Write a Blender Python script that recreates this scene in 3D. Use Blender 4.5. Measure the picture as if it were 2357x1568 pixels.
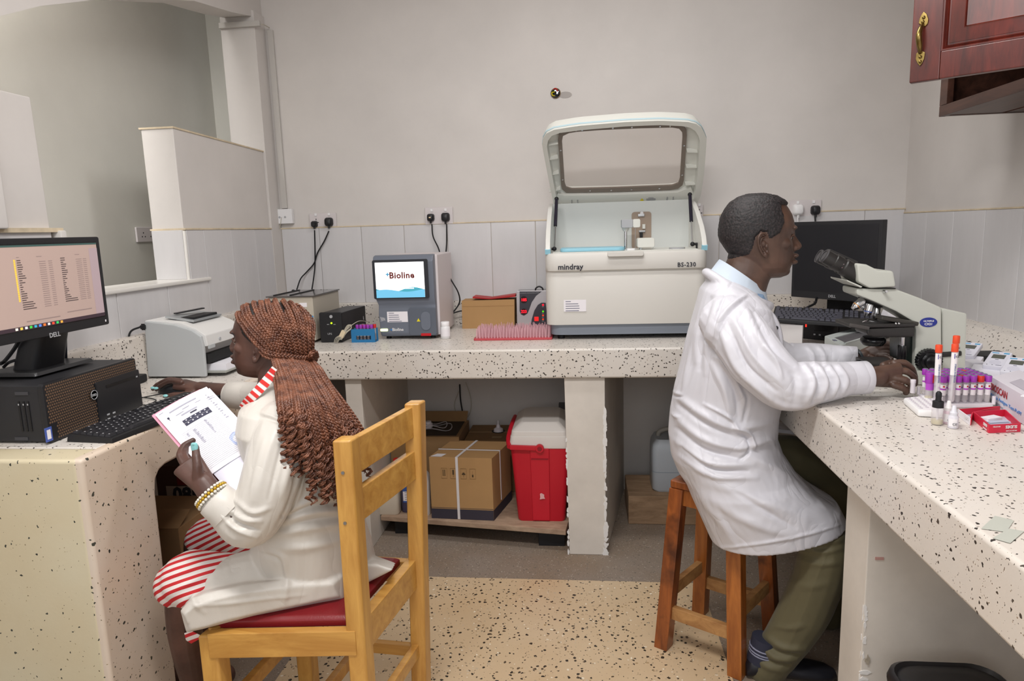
import bpy, bmesh, math, random
import numpy as np
from mathutils import Vector, Matrix, Euler, noise as mnoise
random.seed(7)
RNG = np.random.default_rng(7)
for o in list(bpy.data.objects): bpy.data.objects.remove(o)
COL = bpy.context.scene.collection
SC = bpy.context.scene
PI = math.pi
V = Vector
# ------------------------------------------------------------------ camera
CX, CY, FPX = 1178.5, 784.0, 1571.0
_p, _r, _y = (math.radians(a) for a in (9.235, -1.766, 6.225))
CAM_O = V((0, 0, 1.43))
_f = V((-math.sin(_y)*math.cos(_p), math.cos(_y)*math.cos(_p), -math.sin(_p)))
_rt = V((math.cos(_y), math.sin(_y), 0)); _up = _rt.cross(_f)
CA = math.cos(_r)*_rt + math.sin(_r)*_up
CB = -math.sin(_r)*_rt + math.cos(_r)*_up
CC = _f
cam = bpy.data.cameras.new('camera'); camo = bpy.data.objects.new('camera', cam); COL.objects.link(camo)
cam.sensor_width = 36.0; cam.lens = 36.0*FPX/2357.0; cam.clip_start = .05; cam.clip_end = 50
M = Matrix((CA, CB, -CC)).transposed().to_4x4(); M.translation = CAM_O
camo.matrix_world = M; SC.camera = camo

def P(px, py, x=None, y=None, z=None):
    """point of the sight line through a photograph pixel on a plane of the room"""
    d = CA*((px-CX)/FPX) - CB*((py-CY)/FPX) + CC
    if x is not None: t = (x-CAM_O.x)/d.x
    elif y is not None: t = (y-CAM_O.y)/d.y
    else: t = (z-CAM_O.z)/d.z
    return CAM_O + d*t
def pix(q):
    v = V(q)-CAM_O; k = v.dot(CC)
    return (CX+FPX*v.dot(CA)/k, CY-FPX*v.dot(CB)/k)
# ------------------------------------------------------------------ world, lights, exposure
w = bpy.data.worlds.new('world'); SC.world = w; w.use_nodes = True
w.node_tree.nodes['Background'].inputs[0].default_value = (1.0, .985, .975, 1)
w.node_tree.nodes['Background'].inputs[1].default_value = .40
SC.view_settings.view_transform = 'Standard'; SC.view_settings.look = 'None'
SC.view_settings.exposure = 0.05; SC.view_settings.gamma = 1.0; SC.view_settings.use_curve_mapping = False
def area(name, loc, target, sx, sy, e, col=(1, 1, 1)):
    l = bpy.data.lights.new(name, 'AREA'); l.shape = 'RECTANGLE'; l.size = sx; l.size_y = sy; l.energy = e; l.color = col
    o = bpy.data.objects.new(name, l); COL.objects.link(o); o.location = loc
    o.rotation_euler = (V(target)-V(loc)).to_track_quat('-Z', 'Y').to_euler(); return o
area('ceiling_light_near', (-.35, .75, 2.92), (-.35, .80, 0), 1.0, .25, 46, (1, .98, .965))
area('ceiling_light_far', (.1, 2.3, 2.92), (.1, 2.3, 0), 1.2, .2, 18, (1, .98, .965))
area('next_room_fill', (-1.92, 1.4, 2.9), (-1.92, 1.6, 0), .25, 1.6, 28, (1, .98, .96))  # unseen fill lamp, added to brighten the wall beyond the hatch
area('window_daylight', (-.2, -1.6, 2.0), (0, 2.6, 1.0), 2.0, 1.3, 30, (.97, .98, 1.0))

# ------------------------------------------------------------------ materials
def srgb(h):
    if isinstance(h, str):
        h = h.lstrip('#'); h = tuple(int(h[i:i+2], 16)/255 for i in (0, 2, 4))
    return tuple((c/12.92 if c <= .04045 else ((c+.055)/1.055)**2.4) for c in h[:3])+(1,)
MATS = {}
def mat(name, col='#808080', rough=.5, metal=0, var=0.0, vscale=8, bump=0, bscale=60, trans=0, emit=None, es=0, sheen=0, coat=0, alpha=1, ior=1.45, spec=None, aniso_st=None, sss=0):
    if name in MATS: return MATS[name]
    m = bpy.data.materials.new(name); m.use_nodes = True; nt = m.node_tree; b = nt.nodes['Principled BSDF']
    c = srgb(col); b.inputs['Base Color'].default_value = c; b.inputs['Roughness'].default_value = rough
    b.inputs['Metallic'].default_value = metal; b.inputs['IOR'].default_value = ior
    if spec is not None: b.inputs['Specular IOR Level'].default_value = spec
    if trans: b.inputs['Transmission Weight'].default_value = trans
    if sheen: b.inputs['Sheen Weight'].default_value = sheen
    if coat: b.inputs['Coat Weight'].default_value = coat; b.inputs['Coat Roughness'].default_value = .15
    if alpha < 1: b.inputs['Alpha'].default_value = alpha
    if sss: b.inputs['Subsurface Weight'].default_value = sss; b.inputs['Subsurface Radius'].default_value = (.01, .004, .002)
    if emit: b.inputs['Emission Color'].default_value = srgb(emit); b.inputs['Emission Strength'].default_value = es
    if var or bump:
        tc = nt.nodes.new('ShaderNodeTexCoord'); mp = nt.nodes.new('ShaderNodeMapping'); nt.links.new(tc.outputs['Object'], mp.inputs[0])
        if aniso_st: mp.inputs['Scale'].default_value = aniso_st
    if var:
        n = nt.nodes.new('ShaderNodeTexNoise'); n.inputs['Scale'].default_value = vscale; n.inputs['Detail'].default_value = 6; n.inputs['Roughness'].default_value = .6
        nt.links.new(mp.outputs[0], n.inputs['Vector'])
        r = nt.nodes.new('ShaderNodeValToRGB'); r.color_ramp.elements[0].position = .3; r.color_ramp.elements[1].position = .7
        r.color_ramp.elements[0].color = tuple(x*(1-var) for x in c[:3])+(1,); r.color_ramp.elements[1].color = tuple(min(1, x*(1+var*.6)) for x in c[:3])+(1,)
        nt.links.new(n.outputs['Fac'], r.inputs[0]); nt.links.new(r.outputs[0], b.inputs['Base Color'])
    if bump:
        n2 = nt.nodes.new('ShaderNodeTexNoise'); n2.inputs['Scale'].default_value = bscale; n2.inputs['Detail'].default_value = 4
        nt.links.new(mp.outputs[0], n2.inputs['Vector'])
        bp = nt.nodes.new('ShaderNodeBump'); bp.inputs['Strength'].default_value = bump; bp.inputs['Distance'].default_value = .002
        nt.links.new(n2.outputs['Fac'], bp.inputs['Height']); nt.links.new(bp.outputs[0], b.inputs['Normal'])
    MATS[name] = m; return m
def nn(nt, t, **k):
    n = nt.nodes.new(t)
    for a, v in k.items():
        if a in n.inputs: n.inputs[a].default_value = v
        else: setattr(n, a, v)
    return n
def terrazzo(name, base, chips, layers, rough=.4, bumpy=.1, stretch=(1, 1, 1), stain=.10):
    """layers: (voronoi scale, share of cells that carry a chip, chip radius in cell units)"""
    m = bpy.data.materials.new(name); m.use_nodes = True; nt = m.node_tree; b = nt.nodes['Principled BSDF']; L = nt.links.new
    tc = nn(nt, 'ShaderNodeTexCoord'); mp = nn(nt, 'ShaderNodeMapping'); mp.inputs['Scale'].default_value = stretch; L(tc.outputs['Object'], mp.inputs[0])
    nz = nn(nt, 'ShaderNodeTexNoise', Scale=90.0, Detail=2.0); L(mp.outputs[0], nz.inputs['Vector'])
    sub = nn(nt, 'ShaderNodeVectorMath', operation='SUBTRACT'); L(nz.outputs['Color'], sub.inputs[0]); sub.inputs[1].default_value = (.5, .5, .5)
    sc = nn(nt, 'ShaderNodeVectorMath', operation='SCALE'); L(sub.outputs[0], sc.inputs[0]); sc.inputs['Scale'].default_value = .012
    ad = nn(nt, 'ShaderNodeVectorMath', operation='ADD'); L(mp.outputs[0], ad.inputs[0]); L(sc.outputs[0], ad.inputs[1])
    n1 = nn(nt, 'ShaderNodeTexNoise', Scale=3.0, Detail=6.0); L(tc.outputs['Object'], n1.inputs['Vector'])
    r1 = nn(nt, 'ShaderNodeValToRGB'); c = srgb(base)
    r1.color_ramp.elements[0].position = .3; r1.color_ramp.elements[1].position = .7
    r1.color_ramp.elements[0].color = (c[0]*(1-stain*.5), c[1]*(1-stain), c[2]*(1-stain*1.6), 1); r1.color_ramp.elements[1].color = c
    L(n1.outputs['Fac'], r1.inputs[0]); cur = r1.outputs[0]
    for i, (scale, share, rad, col) in enumerate(layers):
        v = nn(nt, 'ShaderNodeTexVoronoi', Scale=scale, Randomness=1.0); L(ad.outputs[0], v.inputs['Vector'])
        sp = nn(nt, 'ShaderNodeSeparateColor'); L(v.outputs['Color'], sp.inputs[0])
        a = nn(nt, 'ShaderNodeMath', operation='LESS_THAN'); L(sp.outputs[0], a.inputs[0]); a.inputs[1].default_value = share
        rr = nn(nt, 'ShaderNodeMath', operation='MULTIPLY_ADD'); L(sp.outputs[1], rr.inputs[0]); rr.inputs[1].default_value = rad; rr.inputs[2].default_value = rad*.35
        d = nn(nt, 'ShaderNodeMath', operation='LESS_THAN'); L(v.outputs['Distance'], d.inputs[0]); L(rr.outputs[0], d.inputs[1])
        mu = nn(nt, 'ShaderNodeMath', operation='MULTIPLY'); L(a.outputs[0], mu.inputs[0]); L(d.outputs[0], mu.inputs[1])
        mx = nn(nt, 'ShaderNodeMix', data_type='RGBA'); L(mu.outputs[0], mx.inputs['Factor']); L(cur, mx.inputs[6])
        cr = nn(nt, 'ShaderNodeValToRGB'); c0, c1 = srgb(col[0]), srgb(col[1]); cr.color_ramp.elements[0].color = c0; cr.color_ramp.elements[1].color = c1
        L(sp.outputs[2], cr.inputs[0]); L(cr.outputs[0], mx.inputs[7]); cur = mx.outputs[2]
    L(cur, b.inputs['Base Color']); b.inputs['Roughness'].default_value = rough
    bp = nn(nt, 'ShaderNodeBump', Strength=bumpy, Distance=.002); n3 = nn(nt, 'ShaderNodeTexNoise', Scale=120.0, Detail=3.0); L(tc.outputs['Object'], n3.inputs['Vector'])
    L(n3.outputs['Fac'], bp.inputs['Height']); L(bp.outputs[0], b.inputs['Normal'])
    MATS[name] = m; return m
def wood(name, c0, c1, scale=(14, 14, 1.2), rough=.45, coat=0.0, dark=None, wear=None):
    m = bpy.data.materials.new(name); m.use_nodes = True; nt = m.node_tree; b = nt.nodes['Principled BSDF']; L = nt.links.new
    tc = nn(nt, 'ShaderNodeTexCoord'); mp = nn(nt, 'ShaderNodeMapping'); mp.inputs['Scale'].default_value = scale; L(tc.outputs['Object'], mp.inputs[0])
    n = nn(nt, 'ShaderNodeTexNoise', Scale=3.0, Detail=8.0, Roughness=.65, Distortion=.6); L(mp.outputs[0], n.inputs['Vector'])
    r = nn(nt, 'ShaderNodeValToRGB'); r.color_ramp.elements[0].position = .32; r.color_ramp.elements[1].position = .68
    r.color_ramp.elements[0].color = srgb(c0); r.color_ramp.elements[1].color = srgb(c1)
    L(n.outputs['Fac'], r.inputs[0]); cur = r.outputs[0]
    if wear:
        n2 = nn(nt, 'ShaderNodeTexNoise', Scale=9.0, Detail=5.0); L(tc.outputs['Object'], n2.inputs['Vector'])
        r2 = nn(nt, 'ShaderNodeValToRGB'); r2.color_ramp.elements[0].position = .58; r2.color_ramp.elements[1].position = .72
        L(n2.outputs['Fac'], r2.inputs[0]); mx = nn(nt, 'ShaderNodeMix', data_type='RGBA'); L(r2.outputs[0], mx.inputs['Factor']); L(cur, mx.inputs[6]); mx.inputs[7].default_value = srgb(wear); cur = mx.outputs[2]
    L(cur, b.inputs['Base Color']); b.inputs['Roughness'].default_value = rough; b.inputs['Coat Weight'].default_value = coat; b.inputs['Coat Roughness'].default_value = .2
    bp = nn(nt, 'ShaderNodeBump', Strength=.15, Distance=.001); L(n.outputs['Fac'], bp.inputs['Height']); L(bp.outputs[0], b.inputs['Normal'])
    MATS[name] = m; return m

# ------------------------------------------------------------------ mesh builder
class MB:
    def __init__(s): s.v = []; s.f = []; s.u = []
    def add(s, vs, fs):
        n = len(s.v); s.v += [tuple(q) for q in vs]; s.f += [tuple(i+n for i in f) for f in fs]; return s
    def box(s, x0, x1, y0, y1, z0, z1):
        return s.add([(x, y, z) for z in (z0, z1) for y in (y0, y1) for x in (x0, x1)], [(0, 2, 3, 1), (4, 5, 7, 6), (0, 1, 5, 4), (2, 6, 7, 3), (0, 4, 6, 2), (1, 3, 7, 5)])
    def hexa(s, b, t):     # bottom quad (ccw from above), top quad
        return s.add(list(b)+list(t), [(3, 2, 1, 0), (4, 5, 6, 7)]+[(i, (i+1) % 4, (i+1) % 4+4, i+4) for i in range(4)])
    def bar(s, a, b, w, h, up=(0, 0, 1)):   # rectangular bar a->b, width w (side), height h (along up)
        a, b = V(a), V(b); d = (b-a).normalized(); u = V(up); sd = d.cross(u)
        if sd.length < 1e-5: sd = d.cross(V((0, 1, 0)))
        sd.normalize(); u = sd.cross(d).normalized()
        q = lambda c: [c-sd*w/2-u*h/2, c+sd*w/2-u*h/2, c+sd*w/2+u*h/2, c-sd*w/2+u*h/2]
        return s.loft([q(a), q(b)])
    def prism(s, poly, ext):
        ext = V(ext); n = len(poly); a = [V(q) for q in poly]
        return s.add(a+[q+ext for q in a], [tuple(range(n-1, -1, -1)), tuple(range(n, 2*n))]+[(i, (i+1) % n, (i+1) % n+n, i+n) for i in range(n)])
    def loft(s, rings, cap=True, closed=True):
        n = len(rings[0]); vs = [q for r in rings for q in r]; fs = []
        for k in range(len(rings)-1):
            for i in range(n if closed else n-1):
                j = (i+1) % n; fs.append((k*n+i, k*n+j, (k+1)*n+j, (k+1)*n+i))
        if cap:
            fs.append(tuple(range(n-1, -1, -1))); fs.append(tuple((len(rings)-1)*n+i for i in range(n)))
        return s.add(vs, fs)
    def tube(s, path, r, n=8, cap=True):
        path = [V(q) for q in path]; rs = r if isinstance(r, (list, tuple)) else [r]*len(path); rings = []; pn = None
        for i, q in enumerate(path):
            d = (path[min(i+1, len(path)-1)]-path[max(i-1, 0)])
            d = d.normalized() if d.length > 1e-9 else V((0, 0, 1))
            if pn is None: pn = d.orthogonal().normalized()
            pn = (pn-d*pn.dot(d)); pn = pn.normalized() if pn.length > 1e-6 else d.orthogonal().normalized()
            bn = d.cross(pn); rings.append([q+(pn*math.cos(2*PI*k/n)+bn*math.sin(2*PI*k/n))*rs[i] for k in range(n)])
        return s.loft(rings, cap)
    def lathe(s, prof, c=(0, 0, 0), axis=(0, 0, 1), n=16, cap=True):
        c = V(c); ax = V(axis).normalized(); p = ax.orthogonal().normalized(); b = ax.cross(p)
        return s.loft([[c+ax*z+(p*math.cos(2*PI*k/n)+b*math.sin(2*PI*k/n))*max(r, 1e-5) for k in range(n)] for r, z in prof], cap)
    def cyl(s, c, r, h, axis=(0, 0, 1), n=16): return s.lathe([(r, 0), (r, h)], c, axis, n)
    def ball(s, c, r, n=12, m=8, sc=(1, 1, 1)):
        c = V(c); return s.loft([[c+V((sc[0]*r*math.sin(PI*i/m)*math.cos(2*PI*k/n), sc[1]*r*math.sin(PI*i/m)*math.sin(2*PI*k/n), sc[2]*-r*math.cos(PI*i/m))) for k in range(n)] for i in [.08]+list(range(1, m))+[m-.08]])
    def rbox(s, x0, x1, y0, y1, z0, z1, r, axis='z', seg=5):   # box rounded about one axis
        if axis == 'z': a0, a1, b0, b1, lo, hi, f = x0, x1, y0, y1, z0, z1, lambda a, b, c: (a, b, c)
        elif axis == 'y': a0, a1, b0, b1, lo, hi, f = x0, x1, z0, z1, y1, y0, lambda a, b, c: (a, c, b)
        else: a0, a1, b0, b1, lo, hi, f = y0, y1, z0, z1, x0, x1, lambda a, b, c: (c, a, b)
        pts = rrect(a0, a1, b0, b1, r, seg)
        return s.loft([[f(a, b, lo) for a, b in pts], [f(a, b, hi) for a, b in pts]])
    def build(s, name, m=None, parent=None, bevel=0, seg=2, smooth=35, world=False, label=None, mats=None, fm=None, xf=None):
        me = bpy.data.meshes.new(name); vs = s.v
        if xf is not None: vs = [tuple(xf @ V(q)) for q in vs]
        if world and parent is not None:
            iv = wmat(parent).inverted(); vs = [tuple(iv @ V(q)) for q in vs]
        me.from_pydata(vs, [], s.f); me.update()
        bm = bmesh.new(); bm.from_mesh(me); bmesh.ops.recalc_face_normals(bm, faces=bm.faces)
        if bevel:
            es = [e for e in bm.edges if len(e.link_faces) == 2 and e.calc_face_angle(0) > .5]
            bmesh.ops.bevel(bm, geom=es, offset=bevel, segments=seg, profile=.5, affect='EDGES', clamp_overlap=True)
        bm.to_mesh(me); bm.free()
        o = bpy.data.objects.new(name, me); COL.objects.link(o)
        if m is not None: me.materials.append(m)
        if smooth and len(me.polygons):
            me.polygons.foreach_set('use_smooth', [True]*len(me.polygons)); me.set_sharp_from_angle(angle=math.radians(smooth))
        if bevel: wn = o.modifiers.new('weighted', 'WEIGHTED_NORMAL'); wn.keep_sharp = True
        if parent is not None: o.parent = parent
        if label: o['label'] = label
        return o
def rrect(a0, a1, b0, b1, r, seg=5):
    pts = []
    for cx, cy, t0 in ((a1-r, b1-r, 0), (a0+r, b1-r, PI/2), (a0+r, b0+r, PI), (a1-r, b0+r, 1.5*PI)):
        for k in range(seg+1):
            t = t0+PI/2*k/seg; pts.append((cx+r*math.cos(t), cy+r*math.sin(t)))
    return pts
def wmat(o):
    m = Matrix.LocRotScale(o.location, o.rotation_euler, o.scale)
    return wmat(o.parent) @ m if o.parent else m
def tag(o, label=None, cat=None, group=None, kind=None):
    if label: o['label'] = label
    if cat: o['category'] = cat
    if group: o['group'] = group
    if kind: o['kind'] = kind
    return o
def thing(name, label, cat, loc=(0, 0, 0), rot=(0, 0, 0), group=None):
    o = bpy.data.objects.new(name, None); COL.objects.link(o); o.empty_display_size = .05
    o.location = loc; o.rotation_euler = rot if hasattr(rot, '__len__') else (0, 0, rot)
    return tag(o, label, cat, group)
def struct(name, mb, m, label, bevel=0, cat='structure', **k):
    o = mb.build(name, m, None, bevel=bevel, **k); tag(o, label, cat, kind='structure'); return o
def single(name, mb, m, label, cat, loc, group=None, **k):   # a thing that is one mesh, origin at loc
    loc = V(loc); mb.v = [tuple(V(q)-loc) for q in mb.v]
    o = mb.build(name, m, None, **k); o.location = loc; return tag(o, label, cat, group)
def dup(root, loc, rot=None, label=None, group=None):
    r = root.copy(); COL.objects.link(r); r.location = loc
    if rot is not None: r.rotation_euler = rot if hasattr(rot, '__len__') else (0, 0, rot)
    if label: r['label'] = label
    if group: r['group'] = group
    for ch in root.children:
        c = ch.copy(); COL.objects.link(c); c.parent = r
        for g in ch.children:
            d = g.copy(); COL.objects.link(d); d.parent = c
    return r
def smooth_path(pts, n=8):
    pts = [V(q) for q in pts]; out = []
    P_ = [pts[0]*2-pts[1]]+pts+[pts[-1]*2-pts[-2]]
    for i in range(1, len(P_)-2):
        p0, p1, p2, p3 = P_[i-1:i+3]
        for k in range(n):
            t = k/n; out.append(.5*((2*p1)+(p2-p0)*t+(2*p0-5*p1+4*p2-p3)*t*t+(3*p1-p0-3*p2+p3)*t**3))
    out.append(pts[-1]); return out
def text(body, size, m, parent, origin, xdir, ydir, name='printed_text', align='LEFT', depth=.0003, world=True, bold=0.0, sx=1.0, res=2, label=None, stretch=None):
    """flat lettering standing on a surface: origin = baseline start (or centre), xdir / ydir = reading and upward directions"""
    c = bpy.data.curves.new(name, 'FONT'); c.body = body; c.size = size; c.align_x = align; c.extrude = depth; c.offset = bold; c.resolution_u = res; c.space_character = sx
    o = bpy.data.objects.new(name, c); COL.objects.link(o); dg = bpy.context.evaluated_depsgraph_get()
    me = bpy.data.meshes.new_from_object(o.evaluated_get(dg)); bpy.data.objects.remove(o); bpy.data.curves.remove(c); me.name = name
    x = V(xdir).normalized(); y = (V(ydir)-x*V(ydir).dot(x)).normalized(); z = x.cross(y)
    T = Matrix((x, y, z)).transposed().to_4x4(); T.translation = V(origin)
    if stretch: T = T @ Matrix.Diagonal((stretch[0], stretch[1], 1, 1))
    if world and parent is not None: T = wmat(parent).inverted() @ T
    me.transform(T); me.materials.clear(); me.materials.append(m)
    t = bpy.data.objects.new(name, me); COL.objects.link(t)
    if parent is not None: t.parent = parent
    if label: t['label'] = label
    return t
def cable(name, pts, r, m, label, parent=None, cat='cable', n=6, res=8, world=True):
    mb = MB().tube(smooth_path(pts, res), r, n)
    if parent is not None: return mb.build(name, m, parent, world=world, label=label)
    return single(name, mb, m, label, cat, pts[0])

M_wall = mat('painted_plaster', '#cfcac6', .75, var=.06, vscale=2.5, bump=.25, bscale=25)
M_wallg = mat('grey_plaster', '#d2d0c8', .75, var=.06, vscale=2, bump=.2, bscale=25)
M_tile = mat('white_glazed_tile', '#cccacb', .22, var=.05, vscale=9, aniso_st=(1.6, 1.6, .25))
M_grout = mat('yellowed_grout', '#d4c9b8', .8, var=.1, vscale=14)
M_edge = mat('yellowed_plaster_edge', '#cfbfa4', .8, var=.2, vscale=20)
M_terr = terrazzo('speckled_terrazzo_top', '#d6d1cb', None, [(88, .62, .25, ('#201d1b', '#4a4038')), (190, .22, .22, ('#2c2823', '#8a7052'))], rough=.35, stain=.08)
M_terrd = terrazzo('speckled_terrazzo_desk', '#cdc5ab', None, [(62, .30, .20, ('#1d2420', '#4a4a40')), (150, .16, .2, ('#3c3a30', '#94835f'))], rough=.45, stain=.13)
M_terrf = terrazzo('speckled_terrazzo_front', '#d4c8bb', None, [(62, .30, .20, ('#1d2420', '#4a4a40')), (150, .16, .2, ('#3c3a30', '#94835f'))], rough=.45, stain=.16)
M_floor = terrazzo('speckled_terrazzo_floor', '#c9b394', None, [(58, .85, .26, ('#2a2620', '#5a4a38')), (80, .35, .3, ('#a08660', '#e4dac6')), (130, .15, .22, ('#3a342c', '#7d6a50'))], rough=.38, stain=.12)
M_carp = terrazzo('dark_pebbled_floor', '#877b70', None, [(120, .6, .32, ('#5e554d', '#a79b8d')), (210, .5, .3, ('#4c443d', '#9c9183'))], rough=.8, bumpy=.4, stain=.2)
M_black = mat('black_plastic', '#1d1d20', .42, bump=.08, bscale=500)
M_blackg = mat('black_gloss', '#141416', .2)
M_rubber = mat('black_rubber', '#17171a', .55)
M_white = mat('white_plastic', '#e4e3e4', .38)
M_steel = mat('chrome_steel', '#d0d0d2', .18, 1)
M_dsteel = mat('brushed_steel', '#a8a8a8', .35, 1)
M_paper = mat('white_paper', '#e6e4ea', .8)
M_ink = mat('grey_print', '#6e6f80', .8)
M_dink = mat('dark_print', '#2c2c36', .8)
M_card = mat('brown_cardboard', '#b08a5c', .85, var=.08, vscale=4, bump=.1, bscale=60)
M_cardd = mat('dark_cardboard', '#8d6e4a', .88, var=.12, vscale=5)
# ------------------------------------------------------------------ the room
XL, XR, YB, ZC = -1.65, 1.58, 3.62, .93
TT = 1.470            # top of the tiles
fl = struct('floor', MB().box(-1.02, .45, -.6, 2.615, -.05, .002), M_floor, 'cream terrazzo floor with dark stone chips', cat='floor')
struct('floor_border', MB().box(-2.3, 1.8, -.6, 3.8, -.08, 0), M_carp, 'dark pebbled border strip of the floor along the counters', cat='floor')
wb = struct('wall_back', MB().box(-1.80, 1.70, YB, YB+.1, 0, 3.0), M_wall, 'cream plastered back wall above the white tiles', cat='wall')
wr = struct('wall_right', MB().box(XR, XR+.1, -.6, YB, 0, 3.0), M_wall, 'cream plastered right wall above the tiles', cat='wall')
lw = MB().box(XL-.14, XL, -.2, YB, 0, 1.255)
lw.prism([(XL, 2.71, 1.255), (XL, 3.5, 1.255), (XL, 3.5, 1.872), (XL, 2.71, 1.884)], (-.14, 0, 0))
lw.prism([(XL, -.2, 1.255), (XL, 1.995, 1.255), (XL, 1.985, 1.868), (XL, -.2, 1.868)], (-.14, 0, 0))
wl = struct('wall_left', lw, M_wall, 'low plastered left wall with an open hatch', bevel=.006, cat='wall')
struct('trim_1', MB().box(XL-.02, XL+.035, .9, 1.80, 1.475, 1.866), M_wall, 'thicker plastered piece of the left wall beside the hatch', bevel=.006, cat='wall')
struct('pilaster', MB().box(XL-.17, XL+.012, 3.5, YB, 0, 2.56), M_wall, 'plastered pilaster in the back left corner', bevel=.004, cat='wall')
arch = [(1.2, 1.55), (1.6, 1.93), (2.07, 2.15), (2.47, 2.30), (2.97, 2.44), (3.30, 2.49), (3.5, 2.53), (YB, 2.54)]
struct('arch', MB().prism([(XL, y, z) for y, z in arch]+[(XL, YB, 3.0), (XL, 1.2, 3.0)], (-.14, 0, 0)), M_wall, 'arched plaster opening above the low left wall', cat='wall')
struct('wall_far', MB().box(-2.18, -2.1, -.5, 3.95, 0, 3.0).box(-2.1, -1.7, 3.88, 3.95, 0, 3.0), M_wallg, 'greyish wall of the next room seen through the hatch', cat='wall')
struct('ceiling', MB().box(-2.3, 1.8, -.6, 3.8, 3.0, 3.1), M_wall, 'plain ceiling', cat='ceiling')
# thin yellowed line of plaster over the tiles
struct('trim_2', MB().box(XL, XR, YB-.010, YB, TT, TT+.006), M_edge, 'yellowed plaster line above the back wall tiles', cat='trim')
struct('trim_3', MB().box(XR-.010, XR, -.6, YB, TT-.02, TT-.014), M_edge, 'yellowed plaster line above the right wall tiles', cat='trim')
struct('trim_4', MB().box(XL-.145, XL+.012, 2.705, 3.5, TT, TT+.007), M_edge, 'yellowed plaster line above the tiles of the left wall stub', cat='trim')
struct('trim_5', MB().prism([(XL+.004, 2.705, 1.884), (XL+.004, 3.5, 1.872), (XL+.004, 3.5, 1.866), (XL+.004, 2.705, 1.877)], (-.149, 0, 0)), M_edge, 'yellowed top edge of the left wall stub', cat='trim')
struct('trim_6', MB().box(XL-.145, XL+.02, -.2, 2.02, TT-.005, TT+.008), M_edge, 'yellowed tile ledge at the near end of the hatch', cat='trim')
# tiles, each its own piece
def tilemesh(w, h, t=.010, name='tile', m=None):
    o = MB().box(-w/2, w/2, -t, 0, -h/2, h/2).build(name, m or M_tile, None, bevel=.0015, seg=1); me = o.data; bpy.data.objects.remove(o); return me
def place(me, name, parent, loc, rz=0, jit=.0):
    o = bpy.data.objects.new(name, me); COL.objects.link(o); o.location = V(loc)+V((0, 0, 0)); o.rotation_euler = (random.uniform(-jit, jit), random.uniform(-jit, jit)*.3, rz); o.parent = parent; return o
def grout(parent, mb): return mb.build('grout', M_grout, parent)
TW = .2345; G = .002
jx = P(1033, 600, y=YB).x      # a joint of the back wall
tb = tilemesh(TW-G, TT-1.06-G)
k0 = -20
xs = [jx+TW*k for k in range(-20, 20)]
grout(wb, MB().box(XL+.012, XR, YB-.004, YB, 1.02, TT))
for x in xs:
    a, b = max(x, XL+.014), min(x+TW, XR-.004)
    if b-a < .03: continue
    me = tb if b-a > TW-.001 else tilemesh(b-a-G, TT-1.06-G)
    place(me, 'tile', wb, ((a+b)/2, YB, (1.06+TT)/2), jit=.004)
TR = TT-.02
grout(wr, MB().box(XR-.004, XR, 0, YB, .98, TR))
tr = tilemesh(TW-G, TR-1.0-G)
y = YB-.01
while y > .3:
    place(tr, 'tile', wr, (XR, y-TW/2, (1.0+TR)/2), rz=-PI/2, jit=.003); y -= TW
# left wall: below the sill, on the stub and on the near piece
grout(wl, MB().box(XL, XL+.004, .6, 3.5, 1.04, 1.252).box(XL, XL+.004, 2.712, 3.5, 1.25, TT).box(XL-.138, XL, 2.706, 2.712, 1.262, TT))
TS = .30; tl = tilemesh(TS-G*1.5, 1.252-1.085-G); tl2 = tilemesh(TW-G, TT-1.085-G)
y = 2.84
ys = [y-TS*k for k in range(0, 7)]
for yy in ys:
    place(tl, 'tile', wl, (XL, yy-TS/2, (1.085+1.252)/2), rz=PI/2, jit=.003)
tl3 = tilemesh(.128-G, TT-1.262-G)
place(tl3, 'tile', wl, (XL, 2.776, (1.262+TT)/2), rz=PI/2)
for k in range(3):
    a = 2.84+TW*k; b = min(a+TW, 3.5)
    place(tl2 if b-a > TW-.01 else tilemesh(b-a-G, TT-1.085-G), 'tile', wl, (XL, (a+b)/2, (1.085+TT)/2), rz=PI/2, jit=.004)
place(tilemesh(.134, TT-1.265-G), 'tile', wl, (XL-.069, 2.708, (1.265+TT)/2))
for k in range(5):
    place(tilemesh(TW-G, TT-1.262-G) if k else tilemesh(TW-G, TT-1.262-G), 'tile', wl, (XL+.001, 1.98-TW*(k+.5), (1.262+TT)/2), rz=PI/2)
# white trims along the sill and the stub edge
MB().box(XL-.15, XL+.022, 1.99, 2.85, 1.250, 1.266).build('sill', mat('white_tile_trim', '#dcd9d4', .3), wl, bevel=.005, smooth=40)
MB().tube([(XL+.002, 2.706, 1.266), (XL+.002, 2.708, TT-.004)], .007, 8).build('corner_trim', MATS['white_tile_trim'], wl)
MB().box(XL-.14, XL+.03, 1.995, 2.02, 1.262, TT).build('corner_trim', MATS['white_tile_trim'], wl, bevel=.004)
# ------------------------------------------------------------------ counters (one slab runs round three sides)
ct = None
YF, XLF, XRF = 2.822, -1.173, .622
single('counter', MB().box(XL+.053, XR, YF, YB-.003, ZC-.128, ZC), M_terr, 'speckled terrazzo counter along the back wall, carrying the two analysers', 'counter', (0, 3.2, ZC-.128), bevel=.010, seg=3)
single('counter', MB().box(XRF, XR-.003, -.35, YF-.001, ZC-.14, ZC-.0005), M_terr, 'broad speckled terrazzo counter along the right wall, under the microscope', 'counter', (1.1, 1.2, ZC-.14), bevel=.010, seg=3)
single('counter', MB().box(XL+.053, XLF-.03, 1.503, YF-.001, ZC-.120, ZC-.0006), M_terr, 'narrow speckled terrazzo counter along the left wall, under the printer and the computer', 'counter', (-1.4, 2.1, ZC-.12), bevel=.002, seg=1)
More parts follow.
